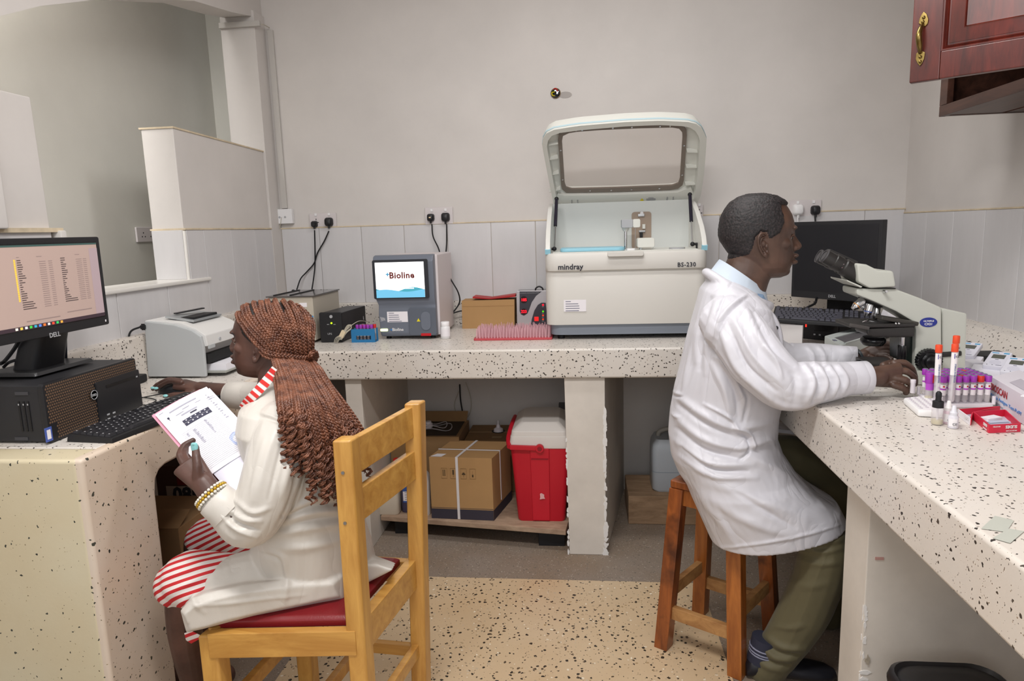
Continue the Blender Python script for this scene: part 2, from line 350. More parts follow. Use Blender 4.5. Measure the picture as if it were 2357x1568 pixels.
# left end: a full-height terrazzo block with a kneehole, in one piece with the front of the slab
kn = [(1.412, 0), (1.655, 0), (1.664, .75), (1.672, .785), (1.69, .803), (1.72, .81), (2.0, .806), (2.4, .802), (YF+.02, .802), (YF+.02, ZC), (1.412, ZC)]
tag(MB().prism([(XLF, y, z) for y, z in kn], (-.034, 0, 0)).build('desk_front', M_terrf, None, bevel=.010, seg=3), 'front of the terrazzo desk block with its kneehole', kind='structure')
tag(MB().box(XL, XLF-.012, 1.41, 1.50, 0, ZC-.0003).build('desk_end', M_terrd, None, bevel=.010, seg=3), 'near end of the terrazzo desk block', kind='structure')
M_edger = mat('worn_terrazzo_edge', '#d6c49c', .6, var=.2, vscale=14)
# upstands against the walls
tag(MB().box(XL, XR, YB-.045, YB-.001, ZC-.01, 1.062).build('baseboard_back', M_terr, None, bevel=.008), 'low terrazzo upstand on the back wall', kind='structure')
tag(MB().prism([(XR, -.3, ZC-.01), (XR-.13, -.3, ZC-.01), (XR-.10, -.3, ZC+.03), (XR-.06, -.3, 1.0), (XR, -.3, 1.01)], (0, 3.9, 0)).build('baseboard_right', M_terr, None, bevel=.006), 'sloped terrazzo upstand on the right wall', kind='structure')
tag(MB().box(XL, XL+.05, 1.42, YB-.04, ZC-.01, 1.092).build('baseboard_left', M_terr, None, bevel=.010), 'low terrazzo upstand on the left wall', kind='structure')
# supports
M_sup = mat('worn_white_paint', '#d6cfc6', .7, var=.10, vscale=5, bump=.3, bscale=22)
tag(MB().box(-1.06, -.985, YF+.03, YB, 0, ZC-.12).build('support_wall', M_sup, None, bevel=.004), 'white painted wall under the back counter', kind='structure')
pz = ZC-.127
tag(MB().hexa([(-.083, YF+.02, 0), (.078, YF+.02, 0), (.20, YB, 0), (.04, YB, 0)], [(-.093, YF+.02, pz), (.079, YF+.02, pz), (.20, YB, pz), (.03, YB, pz)]).build('support_pillar', M_sup, None, bevel=.004), 'white painted pillar under the back counter with chipped edges', kind='structure')
tag(MB().box(.683, XR-.02, 1.655, 1.80, 0, ZC-.135).build('support_pillar', M_sup, None, bevel=.004), 'white painted pillar under the right counter with flaked plaster', kind='structure')
# flaked plaster on the pillar edges
M_chip = mat('bare_white_plaster', '#e2e0de', .9, bump=.5, bscale=90)
M_chipd = mat('bare_grey_mortar', '#a89e8e', .95, var=.2, vscale=60)
def flake(c, ax, ay, r, n=11, t=.004, seed=0):
    rr = random.Random(seed); c, ax, ay = V(c), V(ax), V(ay); nz = ax.cross(ay).normalized()
    pts = [c+(ax*math.cos(2*PI*k/n)*r[0]+ay*math.sin(2*PI*k/n)*r[1])*rr.uniform(.55, 1.2) for k in range(n)]
    t *= rr.uniform(.6, 1.5); return [q-nz*t*.5 for q in pts], nz*t
fk = MB()
for i in range(46):
    z = random.uniform(.02, .74)**1.3; r_ = random.uniform(.004, .009)*(1.8 if z < .15 else 1)
    a, e = flake((.080-random.uniform(0, .006), YF+.0195, z), (1, 0, 0), (0, 0, 1), (r_, random.uniform(.008, .028)), t=.0016, seed=i); fk.prism(a, e)
    if i % 3 == 0:
        a, e = flake((-.087, YF+.0195, z*.8), (1, 0, 0), (0, 0, 1), (.005, random.uniform(.008, .02)), t=.0016, seed=i+60); fk.prism(a, e)
tag(fk.build('plaster_flakes', M_chip, None), 'bare white plaster where a pillar edge is chipped', kind='structure')
fk = MB()
for i in range(30):
    z = random.choice((random.uniform(.0, .30), random.uniform(.14, .28), random.uniform(.28, .48))); r_ = random.uniform(.002, .006)+(.010 if .16 < z < .30 else 0)
    a, e = flake((.686+random.uniform(0, r_), 1.6545, z), (1, 0, 0), (0, 0, 1), (r_, random.uniform(.006, .016)), t=.0014, seed=i+200); fk.prism(a, e)
    if i % 2: a, e = flake((.6825, 1.66, z), (0, 1, 0), (0, 0, 1), (.002, .010), t=.0012, seed=i+300); fk.prism(a, e)
for k in range(4):
    a, e = flake((.72+.018*k, 1.6545, .225+.004*k), (1, 0, 0), (0, 0, 1), (.018-.003*k, .013), t=.0018, seed=5+k); fk.prism(a, e)
tag(fk.build('plaster_flakes', M_chip, None), 'bare white plaster where a pillar edge is chipped', kind='structure')
for c_, r_, sd in (((.706, 1.6525, .235), (.022, .028), 8), ((.698, 1.6525, .33), (.007, .014), 9)):
    fd = MB(); a, e = flake(c_, (1, 0, 0), (0, 0, 1), r_, t=.002, seed=sd); fd.prism(a, e); tag(fd.build('mortar_patch', M_chipd, None), 'bare grey mortar patch on the right pillar', kind='structure')
tag(MB().box(.702, .722, 1.653, 1.656, .60, .607).build('pink_smear', mat('pink_smear', '#b98f88', .8), None), 'small pink smear on the right pillar', kind='structure')
# ------------------------------------------------------------------ back counter
def resample(poly, n=48, c=None):
    """closed outline resampled at n equal angles round its centre, so that two outlines can be joined ring to ring"""
    poly = [tuple(q) for q in poly]; c = c or (sum(q[0] for q in poly)/len(poly), sum(q[1] for q in poly)/len(poly)); out = []
    for k in range(n):
        t = 2*PI*k/n; d = (math.cos(t), math.sin(t)); best = None
        for i in range(len(poly)):
            a, b = poly[i], poly[(i+1) % len(poly)]; e = (b[0]-a[0], b[1]-a[1]); den = d[0]*e[1]-d[1]*e[0]
            if abs(den) < 1e-12: continue
            w_ = (a[0]-c[0], a[1]-c[1]); s_ = (w_[0]*e[1]-w_[1]*e[0])/den; u_ = (w_[0]*d[1]-w_[1]*d[0])/den
            if s_ > 0 and -1e-6 <= u_ <= 1+1e-6 and (best is None or s_ > best): best = s_
        out.append((c[0]+d[0]*best, c[1]+d[1]*best))
    return out
def roundpoly(pts, r=.02, seg=4):
    out = []; n = len(pts)
    for i in range(n):
        p0, p1, p2 = V(pts[i-1]), V(pts[i]), V(pts[(i+1) % n]); rr = min(r, (p0-p1).length*.45, (p2-p1).length*.45)
        a = p1+(p0-p1).normalized()*rr; b = p1+(p2-p1).normalized()*rr
        for k in range(seg+1):
            t = k/seg; out.append(tuple(a*(1-t)**2+p1*2*t*(1-t)+b*t*t))
    return out
M_inst = mat('instrument_white', '#d2cfc9', .42)
M_inst2 = mat('instrument_cream', '#d6d6cf', .4)
M_slate = mat('slate_plastic', '#6a707c', .38)
M_blueg = mat('bluegrey_plastic', '#7f8691', .45)
M_blue = mat('light_blue_plastic', '#8fc4d6', .4)
M_label = mat('label_paper', '#e8e4e8', .6)
M_red = mat('red_plastic', '#c01420', .4)
M_lgrey = mat('light_grey_plastic', '#a9aaad', .45)
M_gasket = mat('taupe_gasket', '#7a6f66', .5)
M_yel = mat('yellow_print', '#e0d020', .6)
M_brown = mat('brown_print', '#8a4038', .7)
def sticker(parent, x, y, z, w_, h_, name='asset_label', lines=5, n=(0, -1, 0), m=None):
    MB().box(x-w_/2, x+w_/2, y-.0008, y, z-h_/2, z+h_/2).build(name, m or M_label, parent, world=True)
    for k in range(lines):
        f = .8 if k else .35
        b = MB().box(x-w_*.42, x-w_*.42+w_*.84*f*random.uniform(.7, 1), y-.0011, y-.0007, z+h_*(.36-.78*k/max(lines-1, 1))-h_*.03, z+h_*(.36-.78*k/max(lines-1, 1))+h_*.03)
        b.build('printed_line', M_ink, parent, world=True)
# --- chemistry analyser with its lid up
Y0 = 3.03; xa, xb = -.170, .527; xc = (xa+xb)/2
an = thing('chemistry_analyser', 'large off-white chemistry analyser with its tinted lid raised, on the back counter', 'analyser', (xc, Y0+.27, ZC))
def AB(mb, name, m, **k): return mb.build(name, m, an, world=True, **k)
rings = []
for z, ins in ((1.0, .0), (1.02, -.004), (1.10, -.010), (1.20, -.004), (1.238, .004), (1.243, -.012), (1.26, -.016), (1.308, -.014), (1.319, -.008)):
    rings.append([(x, y, z) for x, y in rrect(xa-.004, xb+.004, Y0+.012+ins, 3.57, .05, 6)])
AB(MB().loft(rings), 'body', M_inst, smooth=50)
AB(MB().loft([[(x, y, z) for x, y in rrect(xa+.014, xb-.014, Y0+.03, 3.56, .05, 6)] for z in (.952, 1.001)]), 'plinth', M_blueg, smooth=50)
for x in (xa+.06, xb-.06):
    for y in (Y0+.08, 3.48): AB(MB().lathe([(.016, 0), (.016, .012), (.010, .014), (.010, .026)], (x, y, ZC)), 'foot', M_rubber)
q1, q2 = P(1398, 590, y=Y0), P(1481, 590, y=Y0)
AB(MB().rbox(q1.x, q2.x, Y0-.022, Y0+.02, 1.300, 1.321, .008, axis='y'), 'front_handle', M_inst, bevel=.003)
# deck
AB(MB().box(xa+.03, xb-.03, Y0+.06, 3.50, 1.318, 1.322), 'deck', M_inst2)
def on(px, py, y): return P(px, py, y=y)
a, b = on(1290, 580, 3.16), on(1437, 578, 3.16)
AB(MB().rbox(a.x, b.x, 3.10, 3.30, 1.322, 1.338, .03), 'reagent_cover', M_blue, bevel=.004)
a = on(1560, 577, 3.14); AB(MB().cyl((a.x, 3.16, 1.322), .035, .006, n=20), 'cuvette_ring', M_lgrey)
AB(MB().rbox(on(1442, 577, 3.14).x, on(1462, 577, 3.14).x, 3.12, 3.16, 1.322, 1.330, .01), 'mixer_well', M_white)
# side cheeks
M_ck = mat('instrument_cheek', '#d9d8d3', .4)
prof = [(3.05, 1.315), (3.045, 1.335), (3.075, 1.375), (3.13, 1.42), (3.25, 1.485), (3.36, 1.53), (3.46, 1.55), (3.56, 1.55), (3.56, 1.315)]
for x0 in (xa-.002, xb-.020):
    AB(MB().prism([(x0, y, z) for y, z in prof], (.022, 0, 0)), 'side_cheek', M_ck, bevel=.004)
    AB(MB().prism([(x0-.0006, y, z) for y, z in [(3.0475, 1.316), (3.0435, 1.336), (3.055, 1.342), (3.075, 1.316)]], (.0232, 0, 0)), 'blue_cap', M_blue)
AB(MB().box(xa+.02, xb-.02, 3.44, 3.56, 1.318, 1.548), 'back_panel', mat('instrument_inner', '#c9ccc9', .45))
# service hatch in the back panel
yb_ = 3.44
h0, h1 = on(1454, 573, yb_), on(1499, 487, yb_)
M_tan = mat('tan_metal', '#9a8878', .5)
AB(MB().rbox(h0.x, h1.x, yb_-.004, yb_+.001, h0.z, h1.z, .014, axis='y'), 'hatch_plate', M_tan)
a = on(1477, 491, yb_); AB(MB().cyl((a.x, yb_-.004, a.z), .008, .004, axis=(0, -1, 0)), 'hatch_screw', M_white)
for (u0, v0, u1, v1, m_, nm) in ((1478, 516, 1485, 527, M_inst2, 'switch'), (1470, 530, 1485, 535, M_dsteel, 'bracket'), (1472, 535, 1479, 547, M_rubber, 'hose'), (1468, 492, 1483, 499, M_dsteel, 'bracket')):
    a, b = on(u0, v1, yb_), on(u1, v0, yb_); AB(MB().box(a.x, b.x, yb_-.014, yb_-.004, a.z, b.z), nm, m_, bevel=.0015)
# probe arms
ya = 3.28
a = on(1440, 575, ya); t_ = on(1440, 527, ya)
AB(MB().cyl((a.x, ya, 1.32), .0075, t_.z-1.32, n=14), 'arm_column', M_steel)
AB(MB().lathe([(.010, 0), (.018, .014), (.018, .016)], (a.x, ya, t_.z-.012)), 'arm_collar', M_inst)
a, b = on(1430, 525, ya), on(1473, 504, ya)
AB(MB().rbox(a.x, a.x+(b.x-a.x)*.6, ya-.03, ya+.03, a.z, b.z, .006, axis='y'), 'arm_head', M_lgrey, bevel=.003)
AB(MB().rbox(a.x+(b.x-a.x)*.6, b.x, ya-.028, ya+.03, a.z, b.z, .008, axis='y'), 'arm_cover', M_inst2, bevel=.003)
c = on(1462, 525, ya); AB(MB().tube([(c.x, ya-.01, c.z), (c.x, ya-.01, 1.325)], .0012, 6), 'probe', M_steel)
yb2 = 3.20
a, b = on(1466, 570, yb2), on(1505, 547, yb2)
AB(MB().rbox(a.x, b.x, yb2-.035, yb2+.035, a.z, b.z, .008, axis='y'), 'arm_head', M_inst2, bevel=.003)
c = on(1475, 570, yb2); AB(MB().cyl((c.x, yb2, 1.32), .006, c.z-1.32+.004, n=12), 'arm_column', M_steel)
c = on(1502, 570, yb2); AB(MB().tube([(c.x, yb2-.02, c.z+.002), (c.x, yb2-.02, 1.325)], .0012, 6), 'probe', M_steel)
# lid: a shell hinged at the back, leaning forward over the deck
L0, L1 = V((0, 3.46, 1.535)), V((0, 3.075, 1.90)); Ld = (L1-L0).normalized(); Ln = V((1, 0, 0)).cross(Ld); Ln = Ln if Ln.y < 0 else -Ln
def lidp(px, py):            # (across, along) on the lid plane
    d = P(px, py, y=1.0)-CAM_O; t = (L0-CAM_O).dot(Ln)/d.dot(Ln); q = CAM_O+d*t; return (q.x, (q-L0).dot(Ld))
def lidw(uv, n): return L0+V((1, 0, 0))*uv[0]+Ld*uv[1]+Ln*n
out = roundpoly([lidp(*q) for q in ((1300, 482), (1275, 474), (1262, 410), (1247, 332), (1252, 311), (1268, 300), (1330, 290), (1440, 281), (1520, 278), (1590, 281), (1612, 289), (1627, 318), (1621, 400), (1611, 462), (1595, 477))], .02)
mid = roundpoly([lidp(*q) for q in ((1310, 480), (1284, 474), (1272, 410), (1258, 336), (1263, 318), (1276, 308), (1335, 300), (1440, 291), (1520, 288), (1582, 291), (1600, 299), (1612, 322), (1606, 400), (1598, 460), (1588, 475))], .02)
win = roundpoly([lidp(*q) for q in ((1300, 454), (1292, 445), (1284, 325), (1288, 315), (1310, 308), (1380, 303), (1470, 299), (1560, 297), (1577, 301), (1583, 312), (1575, 430), (1570, 442), (1555, 447), (1420, 452))], .014)
gin = roundpoly([lidp(*q) for q in ((1306, 446), (1300, 438), (1293, 328), (1297, 321), (1315, 315), (1380, 310), (1470, 306), (1555, 304), (1569, 308), (1573, 318), (1566, 428), (1561, 435), (1550, 438), (1420, 443))], .014)
cc = lidp(1434, 380)
out, mid, win, gin = (resample(q, 72, cc) for q in (out, mid, win, gin))
sh = lambda lo, k: [(cc[0]+(u-cc[0])*k, cc[1]+(v-cc[1])*k) for u, v in lo]
R_ = lambda lo, n: [lidw(q, n) for q in lo]
AB(MB().loft([R_(sh(win, 1.0), -.075), R_(sh(out, .97), -.070), R_(sh(out, .99), -.045), R_(out, 0), R_(mid, 0), R_(sh(mid, .985), -.03), R_(win, -.042), R_(win, -.075)], cap=False), 'lid_shell', M_inst2, smooth=40)
AB(MB().loft([R_(sh(out, 1.003), -.022), R_(sh(out, 1.003), -.012), R_(sh(out, 1.0), -.012), R_(sh(out, 1.0), -.022)], cap=False), 'lid_stripe', mat('faint_blue_plastic', '#b4cbd2', .4))
AB(MB().loft([R_(win, -.040), R_(win, -.030), R_(gin, -.030), R_(gin, -.040), R_(win, -.040)], cap=False), 'window_gasket', M_gasket, smooth=40)
M_tint = bpy.data.materials.new('smoky_acrylic'); M_tint.use_nodes = True
_n = M_tint.node_tree; _b = _n.nodes['Principled BSDF']; _b.inputs['Base Color'].default_value = srgb('#cdb9a9'); _b.inputs['Roughness'].default_value = .08; _b.inputs['Alpha'].default_value = .28
AB(MB().add(R_(sh(gin, 1.02), -.036), [tuple(range(72))]), 'lid_window', M_tint)
for k in (3, 10, 16, 21, 27, 33, 40, 46, 51, 57, 63, 68):
    u = ((win[k][0]+gin[k][0])/2, (win[k][1]+gin[k][1])/2); c = lidw(u, -.030)
    AB(MB().lathe([(.0045, 0), (.0045, .002), (.002, .004)], c, Ln, 8), 'screw', M_steel)
for px, py, px2, py2 in ((1262, 372, 1284, 369), (1262, 408, 1286, 404), (1264, 446, 1290, 441), (1262, 338, 1284, 336), (1582, 354, 1606, 356), (1580, 390, 1604, 391), (1578, 430, 1600, 430), (1325, 294, 1326, 306), (1544, 283, 1543, 297)):
    a, b = lidp(px, py), lidp(px2, py2); AB(MB().bar(lidw(a, -.022), lidw(b, -.026), .004, .026, up=Ln), 'rib', M_inst2)
# flat band under the window with latches and a caution label
bw = [lidp(*q) for q in ((1276, 484), (1283, 452), (1300, 456), (1420, 454), (1560, 449), (1592, 437), (1604, 474))]
AB(MB().prism([lidw(q, -.046) for q in bw], Ln*.028), 'hinge_band', M_inst2, bevel=.003)
for px in (1323, 1543):
    c = lidp(px, 470 if px < 1400 else 463); o = lidw(c, -.018)
    for s in (-1, 1): AB(MB().bar(o+V((s*.014, 0, 0))+Ld*.012, o+V((s*.016, -.006, 0))-Ld*.035, .005, .003, up=Ln), 'latch_arm', M_steel)
    AB(MB().bar(o+V((-.017, -.006, -.03)), o+V((.017, -.006, -.03)), .018, .003, up=(0, 1, 0)), 'latch_plate', M_steel)
    AB(MB().bar(o+V((-.012, 0, .004)), o+V((.012, 0, .004)), .016, .004, up=Ln), 'latch_base', M_dsteel)
c = lidw(lidp(1478, 466), -.0165)
AB(MB().add([c+V((-.010, 0, 0))-Ld*.006, c+V((.010, 0, 0))-Ld*.006, c+Ld*.011], [(0, 1, 2)]), 'warning_triangle', M_yel)
for k in range(4): o = lidw(lidp(1488, 461.5+2.4*k), -.0165); AB(MB().bar(o+V((.010*(k == 0), 0, 0)), o+V((.045-.010*(k == 0), 0, 0)), .0004, .002, up=Ld), 'printed_line', M_ink)
# gas struts
for (px, py, qx, qy) in ((1281, 458, 1276, 573), (1588, 448, 1594, 562)):
    a = on(px, py, 3.34); b = on(qx, qy, 3.17); m_ = a+(b-a)*.55
    s = AB(MB().tube([a, m_], .0085, 10), 'gas_strut', mat('strut_black', '#1f1c2a', .25)); MB().tube([m_, b], .0042, 8).build('strut_rod', M_steel, s, world=True)
    for q in (a, b): MB().ball(q, .0105, 10, 6).build('ball_joint', M_rubber, s, world=True)
    sx = -1 if px < 1400 else 1
    MB().tube([b, b+V((-sx*-.022, 0, 0))], .006, 8).build('stud', M_rubber, s, world=True); MB().tube([b+V((sx*.018, 0, 0)), b+V((sx*.018, 0, -.035))], .004, 8).build('stud', M_rubber, s, world=True)
yf = Y0-.005
a = on(1284, 621, yf); text('mindray', .034, M_dink, an, (a.x, yf-.0005, a.z), (1, 0, 0), (0, 0, 1), 'maker_lettering', bold=.0006)
a = on(1559, 614, yf); text('BS-230', .0255, M_dink, an, (a.x, yf-.0005, a.z), (1, 0, 0), (0, 0, 1), 'model_lettering', sx=1.1, bold=.0004)
a, b = on(1298, 718, Y0), on(1349, 690, Y0); sticker(an, (a.x+b.x)/2, Y0+.0025, (a.z+b.z)/2, b.x-a.x, b.z-a.z)
# --- haematology analyser with the lit screen
Yh = 3.135
ha = thing('haematology_analyser', 'slate-grey and white blood analyser with a lit touch screen, on the back counter', 'analyser', (-.84, Yh+.15, ZC))
def HB(mb, name, m, **k): return mb.build(name, m, ha, world=True, **k)
xl, xr = -.985, -.697
zt = on(930, 586, Yh+.02).z
HB(MB().box(xl+.022, xr+.012, Yh+.03, Yh+.37, ZC+.014, zt-.003), 'housing', mat('pinkish_white_plastic', '#d4cccd', .45), bevel=.008)
pr = [(Yh+.005, ZC+.014), (Yh-.004, ZC+.03), (Yh-.004, ZC+.12), (Yh+.002, ZC+.165), (Yh-.012, ZC+.20), (Yh-.016, zt-.03), (Yh-.002, zt-.004), (Yh+.02, zt), (Yh+.05, zt-.002), (Yh+.05, ZC+.014)]
def tap(x, z): return x
f0 = [V((xl+.004, y, z)) for y, z in pr]; wd = xr-xl-.004
L_ = [[V((xl+(.016 if z < ZC+.05 else .010 if z < ZC+.18 else .0), y, z)) for y, z in pr], [V((xr, y, z)) for y, z in pr]]
HB(MB().loft(L_), 'front_bezel', M_slate, bevel=.006)
ys = Yh-.0165
s0, s1 = on(862, 689, ys), on(984, 596, ys)
HB(MB().rbox(s0.x, s1.x, ys-.004, ys+.004, s0.z, s1.z, .008, axis='y'), 'screen_glass', mat('speckled_black_glass', '#2c2e34', .25))
s0, s1 = on(868, 686, ys), on(975, 602, ys)
M_scr = mat('lit_white_screen', '#ffffff', .3, emit='#ffffff', es=.95)
scr = HB(MB().box(s0.x, s1.x, ys-.0052, ys-.0040, s0.z, s1.z), 'screen', M_scr)
W_, H_ = s1.x-s0.x, s1.z-s0.z; ysc = ys-.0055
def wave(z0, amp, ph, col, nm, dy):
    pts = [(s0.x+W_*k/24, ysc-dy, s0.z+H_*(z0+amp*math.sin(ph+k/24*2.2*PI))) for k in range(25)]
    HB(MB().add(pts+[(s1.x, ysc-dy, s0.z), (s0.x, ysc-dy, s0.z)], [tuple(range(26, -1, -1))]), nm, mat(nm, col, .4, emit=col, es=.75))
wave(.22, .07, 2.6, '#3d8fa0', 'dark_teal_wave', 0); wave(.20, .035, .3, '#62a8c8', 'light_teal_wave', .0003)
HB(MB().box(s0.x+W_*.22, s0.x+W_*.78, ysc-.0008, ysc-.0004, s0.z+H_*.245, s0.z+H_*.27), 'progress_bar', M_scr)
a = on(896, 641, ysc); text('Bioline', .040, mat('lit_brown_print', '#6a201c', .5, emit='#60201c', es=.08), ha, (a.x, ysc-.0006, a.z), (1, 0, 0), (0, 0, 1), 'screen_logo', bold=.0013, sx=1.08)
a = on(892, 632, ysc)
HB(MB().box(a.x-.008, a.x+.008, ysc-.0007, ysc-.0003, a.z-.0025, a.z+.0025).box(a.x-.0025, a.x+.0025, ysc-.0009, ysc-.0005, a.z-.008, a.z+.008), 'logo_cross', mat('lit_blue_print', '#3f8fb8', .5, emit='#3f8fb8', es=.4))
yl = Yh-.0045
a, b = on(892, 742, yl), on(938, 717, yl); sticker(ha, (a.x+b.x)/2, yl, (a.z+b.z)/2, b.x-a.x, b.z-a.z)
a, b = on(944, 780, yl), on(1000, 708, yl)
HB(MB().rbox(a.x, xr+.001, yl-.006, yl+.01, ZC+.02, b.z, .012, axis='y'), 'sample_door', mat('slate_plastic_dark', '#5b616c', .38), bevel=.002)
a, b = on(971, 760, yl), on(991, 717, yl); HB(MB().rbox(a.x, b.x, yl-.010, yl-.004, a.z, b.z, (b.x-a.x)*.49, axis='y', seg=8), 'sample_port', M_slate, bevel=.0015)
c = on(964, 737, yl); HB(MB().add([(c.x-.009, yl-.0066, c.z-.006), (c.x+.009, yl-.0066, c.z-.006), (c.x, yl-.0066, c.z+.010)], [(0, 1, 2)]), 'warning_triangle', M_yel)
a, b = on(876, 763, yl), on(893, 758, yl); HB(MB().rbox(a.x, b.x, yl-.003, yl, a.z, b.z+.003, .004, axis='y'), 'status_light', mat('lit_lime', '#f4ffd0', .4, emit='#efffb0', es=1.1))
a = on(903, 762, yl); text('Bioline', .020, M_white, ha, (a.x, yl-.0006, a.z), (1, 0, 0), (0, 0, 1), 'maker_lettering', bold=.0004)
HB(MB().cyl((a.x-.004, yl-.0005, a.z+.006), .0045, .0008, axis=(0, -1, 0), n=10), 'logo_dot', mat('blue_print', '#3f80c0', .5))
HB(MB().box(on(970, 769, yl).x, on(993, 769, yl).x, yl-.0068, yl-.006, on(970, 773, yl).z, on(970, 767, yl).z), 'red_badge', M_red)
text('DH', .010, M_red, ha, on(969, 773, yl)+V((0, -.0024, 0)), (1, 0, 0), (0, 0, 1), 'badge_lettering')
sg = on(877, 735, yl)
HB(MB().tube(smooth_path([(sg.x+.004*k*.8-.004*(k % 2), yl-.001, sg.z+(.012 if k % 2 else -.012)*(1-.06*k)) for k in range(8)], 4), .0007, 4), 'scribble', M_white)
for x in (xl+.04, xr-.03): HB(MB().cyl((x, Yh+.05, ZC), .012, .016), 'foot', M_rubber)
for x in (xl+.04, xr-.03): HB(MB().cyl((x, Yh+.32, ZC), .012, .016), 'foot', M_rubber)
# --- centrifuge with a black lid plate
ce = thing('centrifuge', 'beige metal centrifuge with a black lid plate, behind the seated woman on the back counter', 'centrifuge', (-1.38, 3.2, ZC))
M_beige = mat('beige_metal', '#b9b1a3', .5)
zc_ = on(728, 683, 3.057).z; yA, yB = 3.057, 3.40; x1 = -1.262; x0 = on(617, 683, 3.057).x
ce_b = MB().box(x0, x1, yA, yB, ZC+.012, zc_).build('housing', M_beige, ce, world=True, bevel=.004)
MB().box(x0-.008, x1+.006, yA-.008, yB, zc_, zc_+.006).build('lid_plate', mat('black_lid_plate', '#5a5654', .12), ce, world=True)
for px in (675, 688, 739, 753): MB().ball(P(px, 669, y=yB-.03)+V((0, 0, .0)), .009, 10, 6, (1, 1, .6)).build('knob', M_rubber, ce, world=True)
for px in (689, 724): a = P(px, 671, y=yB-.03); MB().box(a.x-.004, a.x+.004, yA+.02, yB-.04, zc_+.006, zc_+.010).build('hinge_strip', M_rubber, ce, world=True)
a, b = on(712, 776, yA), on(727, 727, yA); MB().box(a.x, x1-.003, yA-.0015, yA, a.z, b.z).build('blue_panel', mat('blue_panel', '#1e8fd0', .4), ce, world=True)
MB().box(a.x+.012, x1-.010, yA-.0025, yA-.0012, a.z+.03, b.z-.02).build('panel_frame', mat('pale_blue_print', '#5fb4e4', .4), ce, world=True)
MB().box(a.x+.015, x1-.013, yA-.0030, yA-.0022, a.z+.033, b.z-.023).build('panel_inner', MATS['blue_panel'], ce, world=True)
a, b = on(690, 707, yA), on(706, 697, yA); MB().box(a.x, b.x, yA-.001, yA, a.z, b.z).build('label', M_label, ce, world=True)
for x in (x0+.03, x1-.03):
    for y in (yA+.03, yB-.03): MB().cyl((x, y, ZC), .012, .013).build('foot', M_rubber, ce, world=True)
# --- power backup unit
up = thing('power_backup', 'small black power backup unit with a green light, beside the centrifuge', 'power unit', (-1.18, 3.2, ZC))
x0, x1, y0, y1 = -1.236, -1.139, 3.078, 3.37
zt = on(768, 720, y0).z
MB().hexa([(x0, y0, ZC+.003), (x1, y0, ZC+.003), (x1+.022, y1, ZC+.003), (x0+.02, y1, ZC+.003)], [(x0-.003, y0, zt), (x1+.003, y0, zt), (x1+.024, y1, zt), (x0+.02, y1, zt)]).build('case', mat('ups_black', '#303033', .4), up, world=True, bevel=.004)
fx = MB().rbox(x0-.006, x1+.006, y0-.012, y0+.004, ZC, zt+.003, .008, axis='y').build('front_panel', M_black, up, world=True, bevel=.004)
yu = y0-.0125
c = on(762, 729, yu); MB().cyl((c.x, yu+.002, c.z), .0075, .004, axis=(0, -1, 0)).build('power_button', M_lgrey, up, world=True)
c = on(763, 744, yu); MB().cyl((c.x, yu+.001, c.z), .0042, .003, axis=(0, -1, 0), n=10).build('indicator_light', mat('lit_green', '#b8ff20', .4, emit='#a8f010', es=2.0), up, world=True)
for px in (755, 770): a = on(px, 747, yu); MB().box(a.x-.005, a.x+.005, yu-.0005, yu+.001, a.z-.0012, a.z+.0012).build('printed_mark', M_lgrey, up, world=True)
a = on(754, 771, yu); text('UPS', .013, M_lgrey, up, (a.x, yu-.0002, a.z), (1, 0, 0), (0, 0, 1), 'maker_lettering')
MB().box(x1+.019, x1+.021, y1-.035, y1-.015, on(830, 728, y1).z-.014, on(830, 728, y1).z+.004).build('side_label', M_label, up, world=True)
# --- loose white cable bundle leaning on the unit
cb = thing('cable_bundle', 'coiled pale cable tied with a paper band, leaning on the black power unit', 'cable', tuple(P(775, 788, z=ZC)))
yc = y0-.03; loop = []
for s in (-1, -.3, .4, 1):
    a, m1, m2, b = on(773+4*s, 789, yc-.01), on(790+2*s, 768, yc-.006), on(800+3*s, 752, yc), on(806+2*s, 748, yc)
    MB().tube(smooth_path([a, on(778+5*s, 778, yc-.01), m1, m2, b, on(808, 756+s, yc), on(796+2*s, 766, yc), on(784+2*s, 782, yc-.006)], 6), .0016, 6).build('cable_loop', mat('pale_cable', '#b8b2a2', .5), cb, world=True)
MB().tube(smooth_path([on(800, 758, yc), on(812, 747, yc), on(828, 739, yc+.05), on(848, 741, yc+.15)], 6), .0016, 6).build('cable_tail', MATS['pale_cable'], cb, world=True)
a = on(789, 769, yc); MB().bar(a+V((-.008, 0, -.014)), a+V((.008, 0, .014)), .020, .020, up=(0, 1, 0)).build('paper_band', mat('cream_band', '#d8c8a8', .7), cb, world=True)
# --- blue tube rack and its tubes
rk = thing('tube_rack', 'small blue metal tube rack with a slot, in front of the black power unit', 'rack', (-1.03, 3.08, ZC))
M_rackb = mat('blue_rack', '#2472a6', .45)
x0, x1, y0 = -1.089, -.975, 3.058; zt = on(838, 758, y0).z; zs0, zs1 = on(838, 782, y0).z, on(838, 773, y0).z
xs0, xs1 = on(820, 778, y0).x, on(854, 778, y0).x
for bx_ in ((x0, x1, ZC, zs0), (x0, x1, zs1, zt)): MB().box(bx_[0], bx_[1], y0, y0+.004, bx_[2], bx_[3]).build('front_plate', M_rackb, rk, world=True)
for bx_ in ((x0, xs0), (xs1, x1)): MB().box(bx_[0], bx_[1], y0, y0+.004, zs0, zs1).build('front_post', M_rackb, rk, world=True)
MB().box(x0, x1, y0+.004, y0+.05, ZC, ZC+.003).box(x0, x1, y0+.046, y0+.05, ZC+.003, zt).build('back_plate', M_rackb, rk, world=True)
M_clear = bpy.data.materials.new('clear_plastic'); M_clear.use_nodes = True
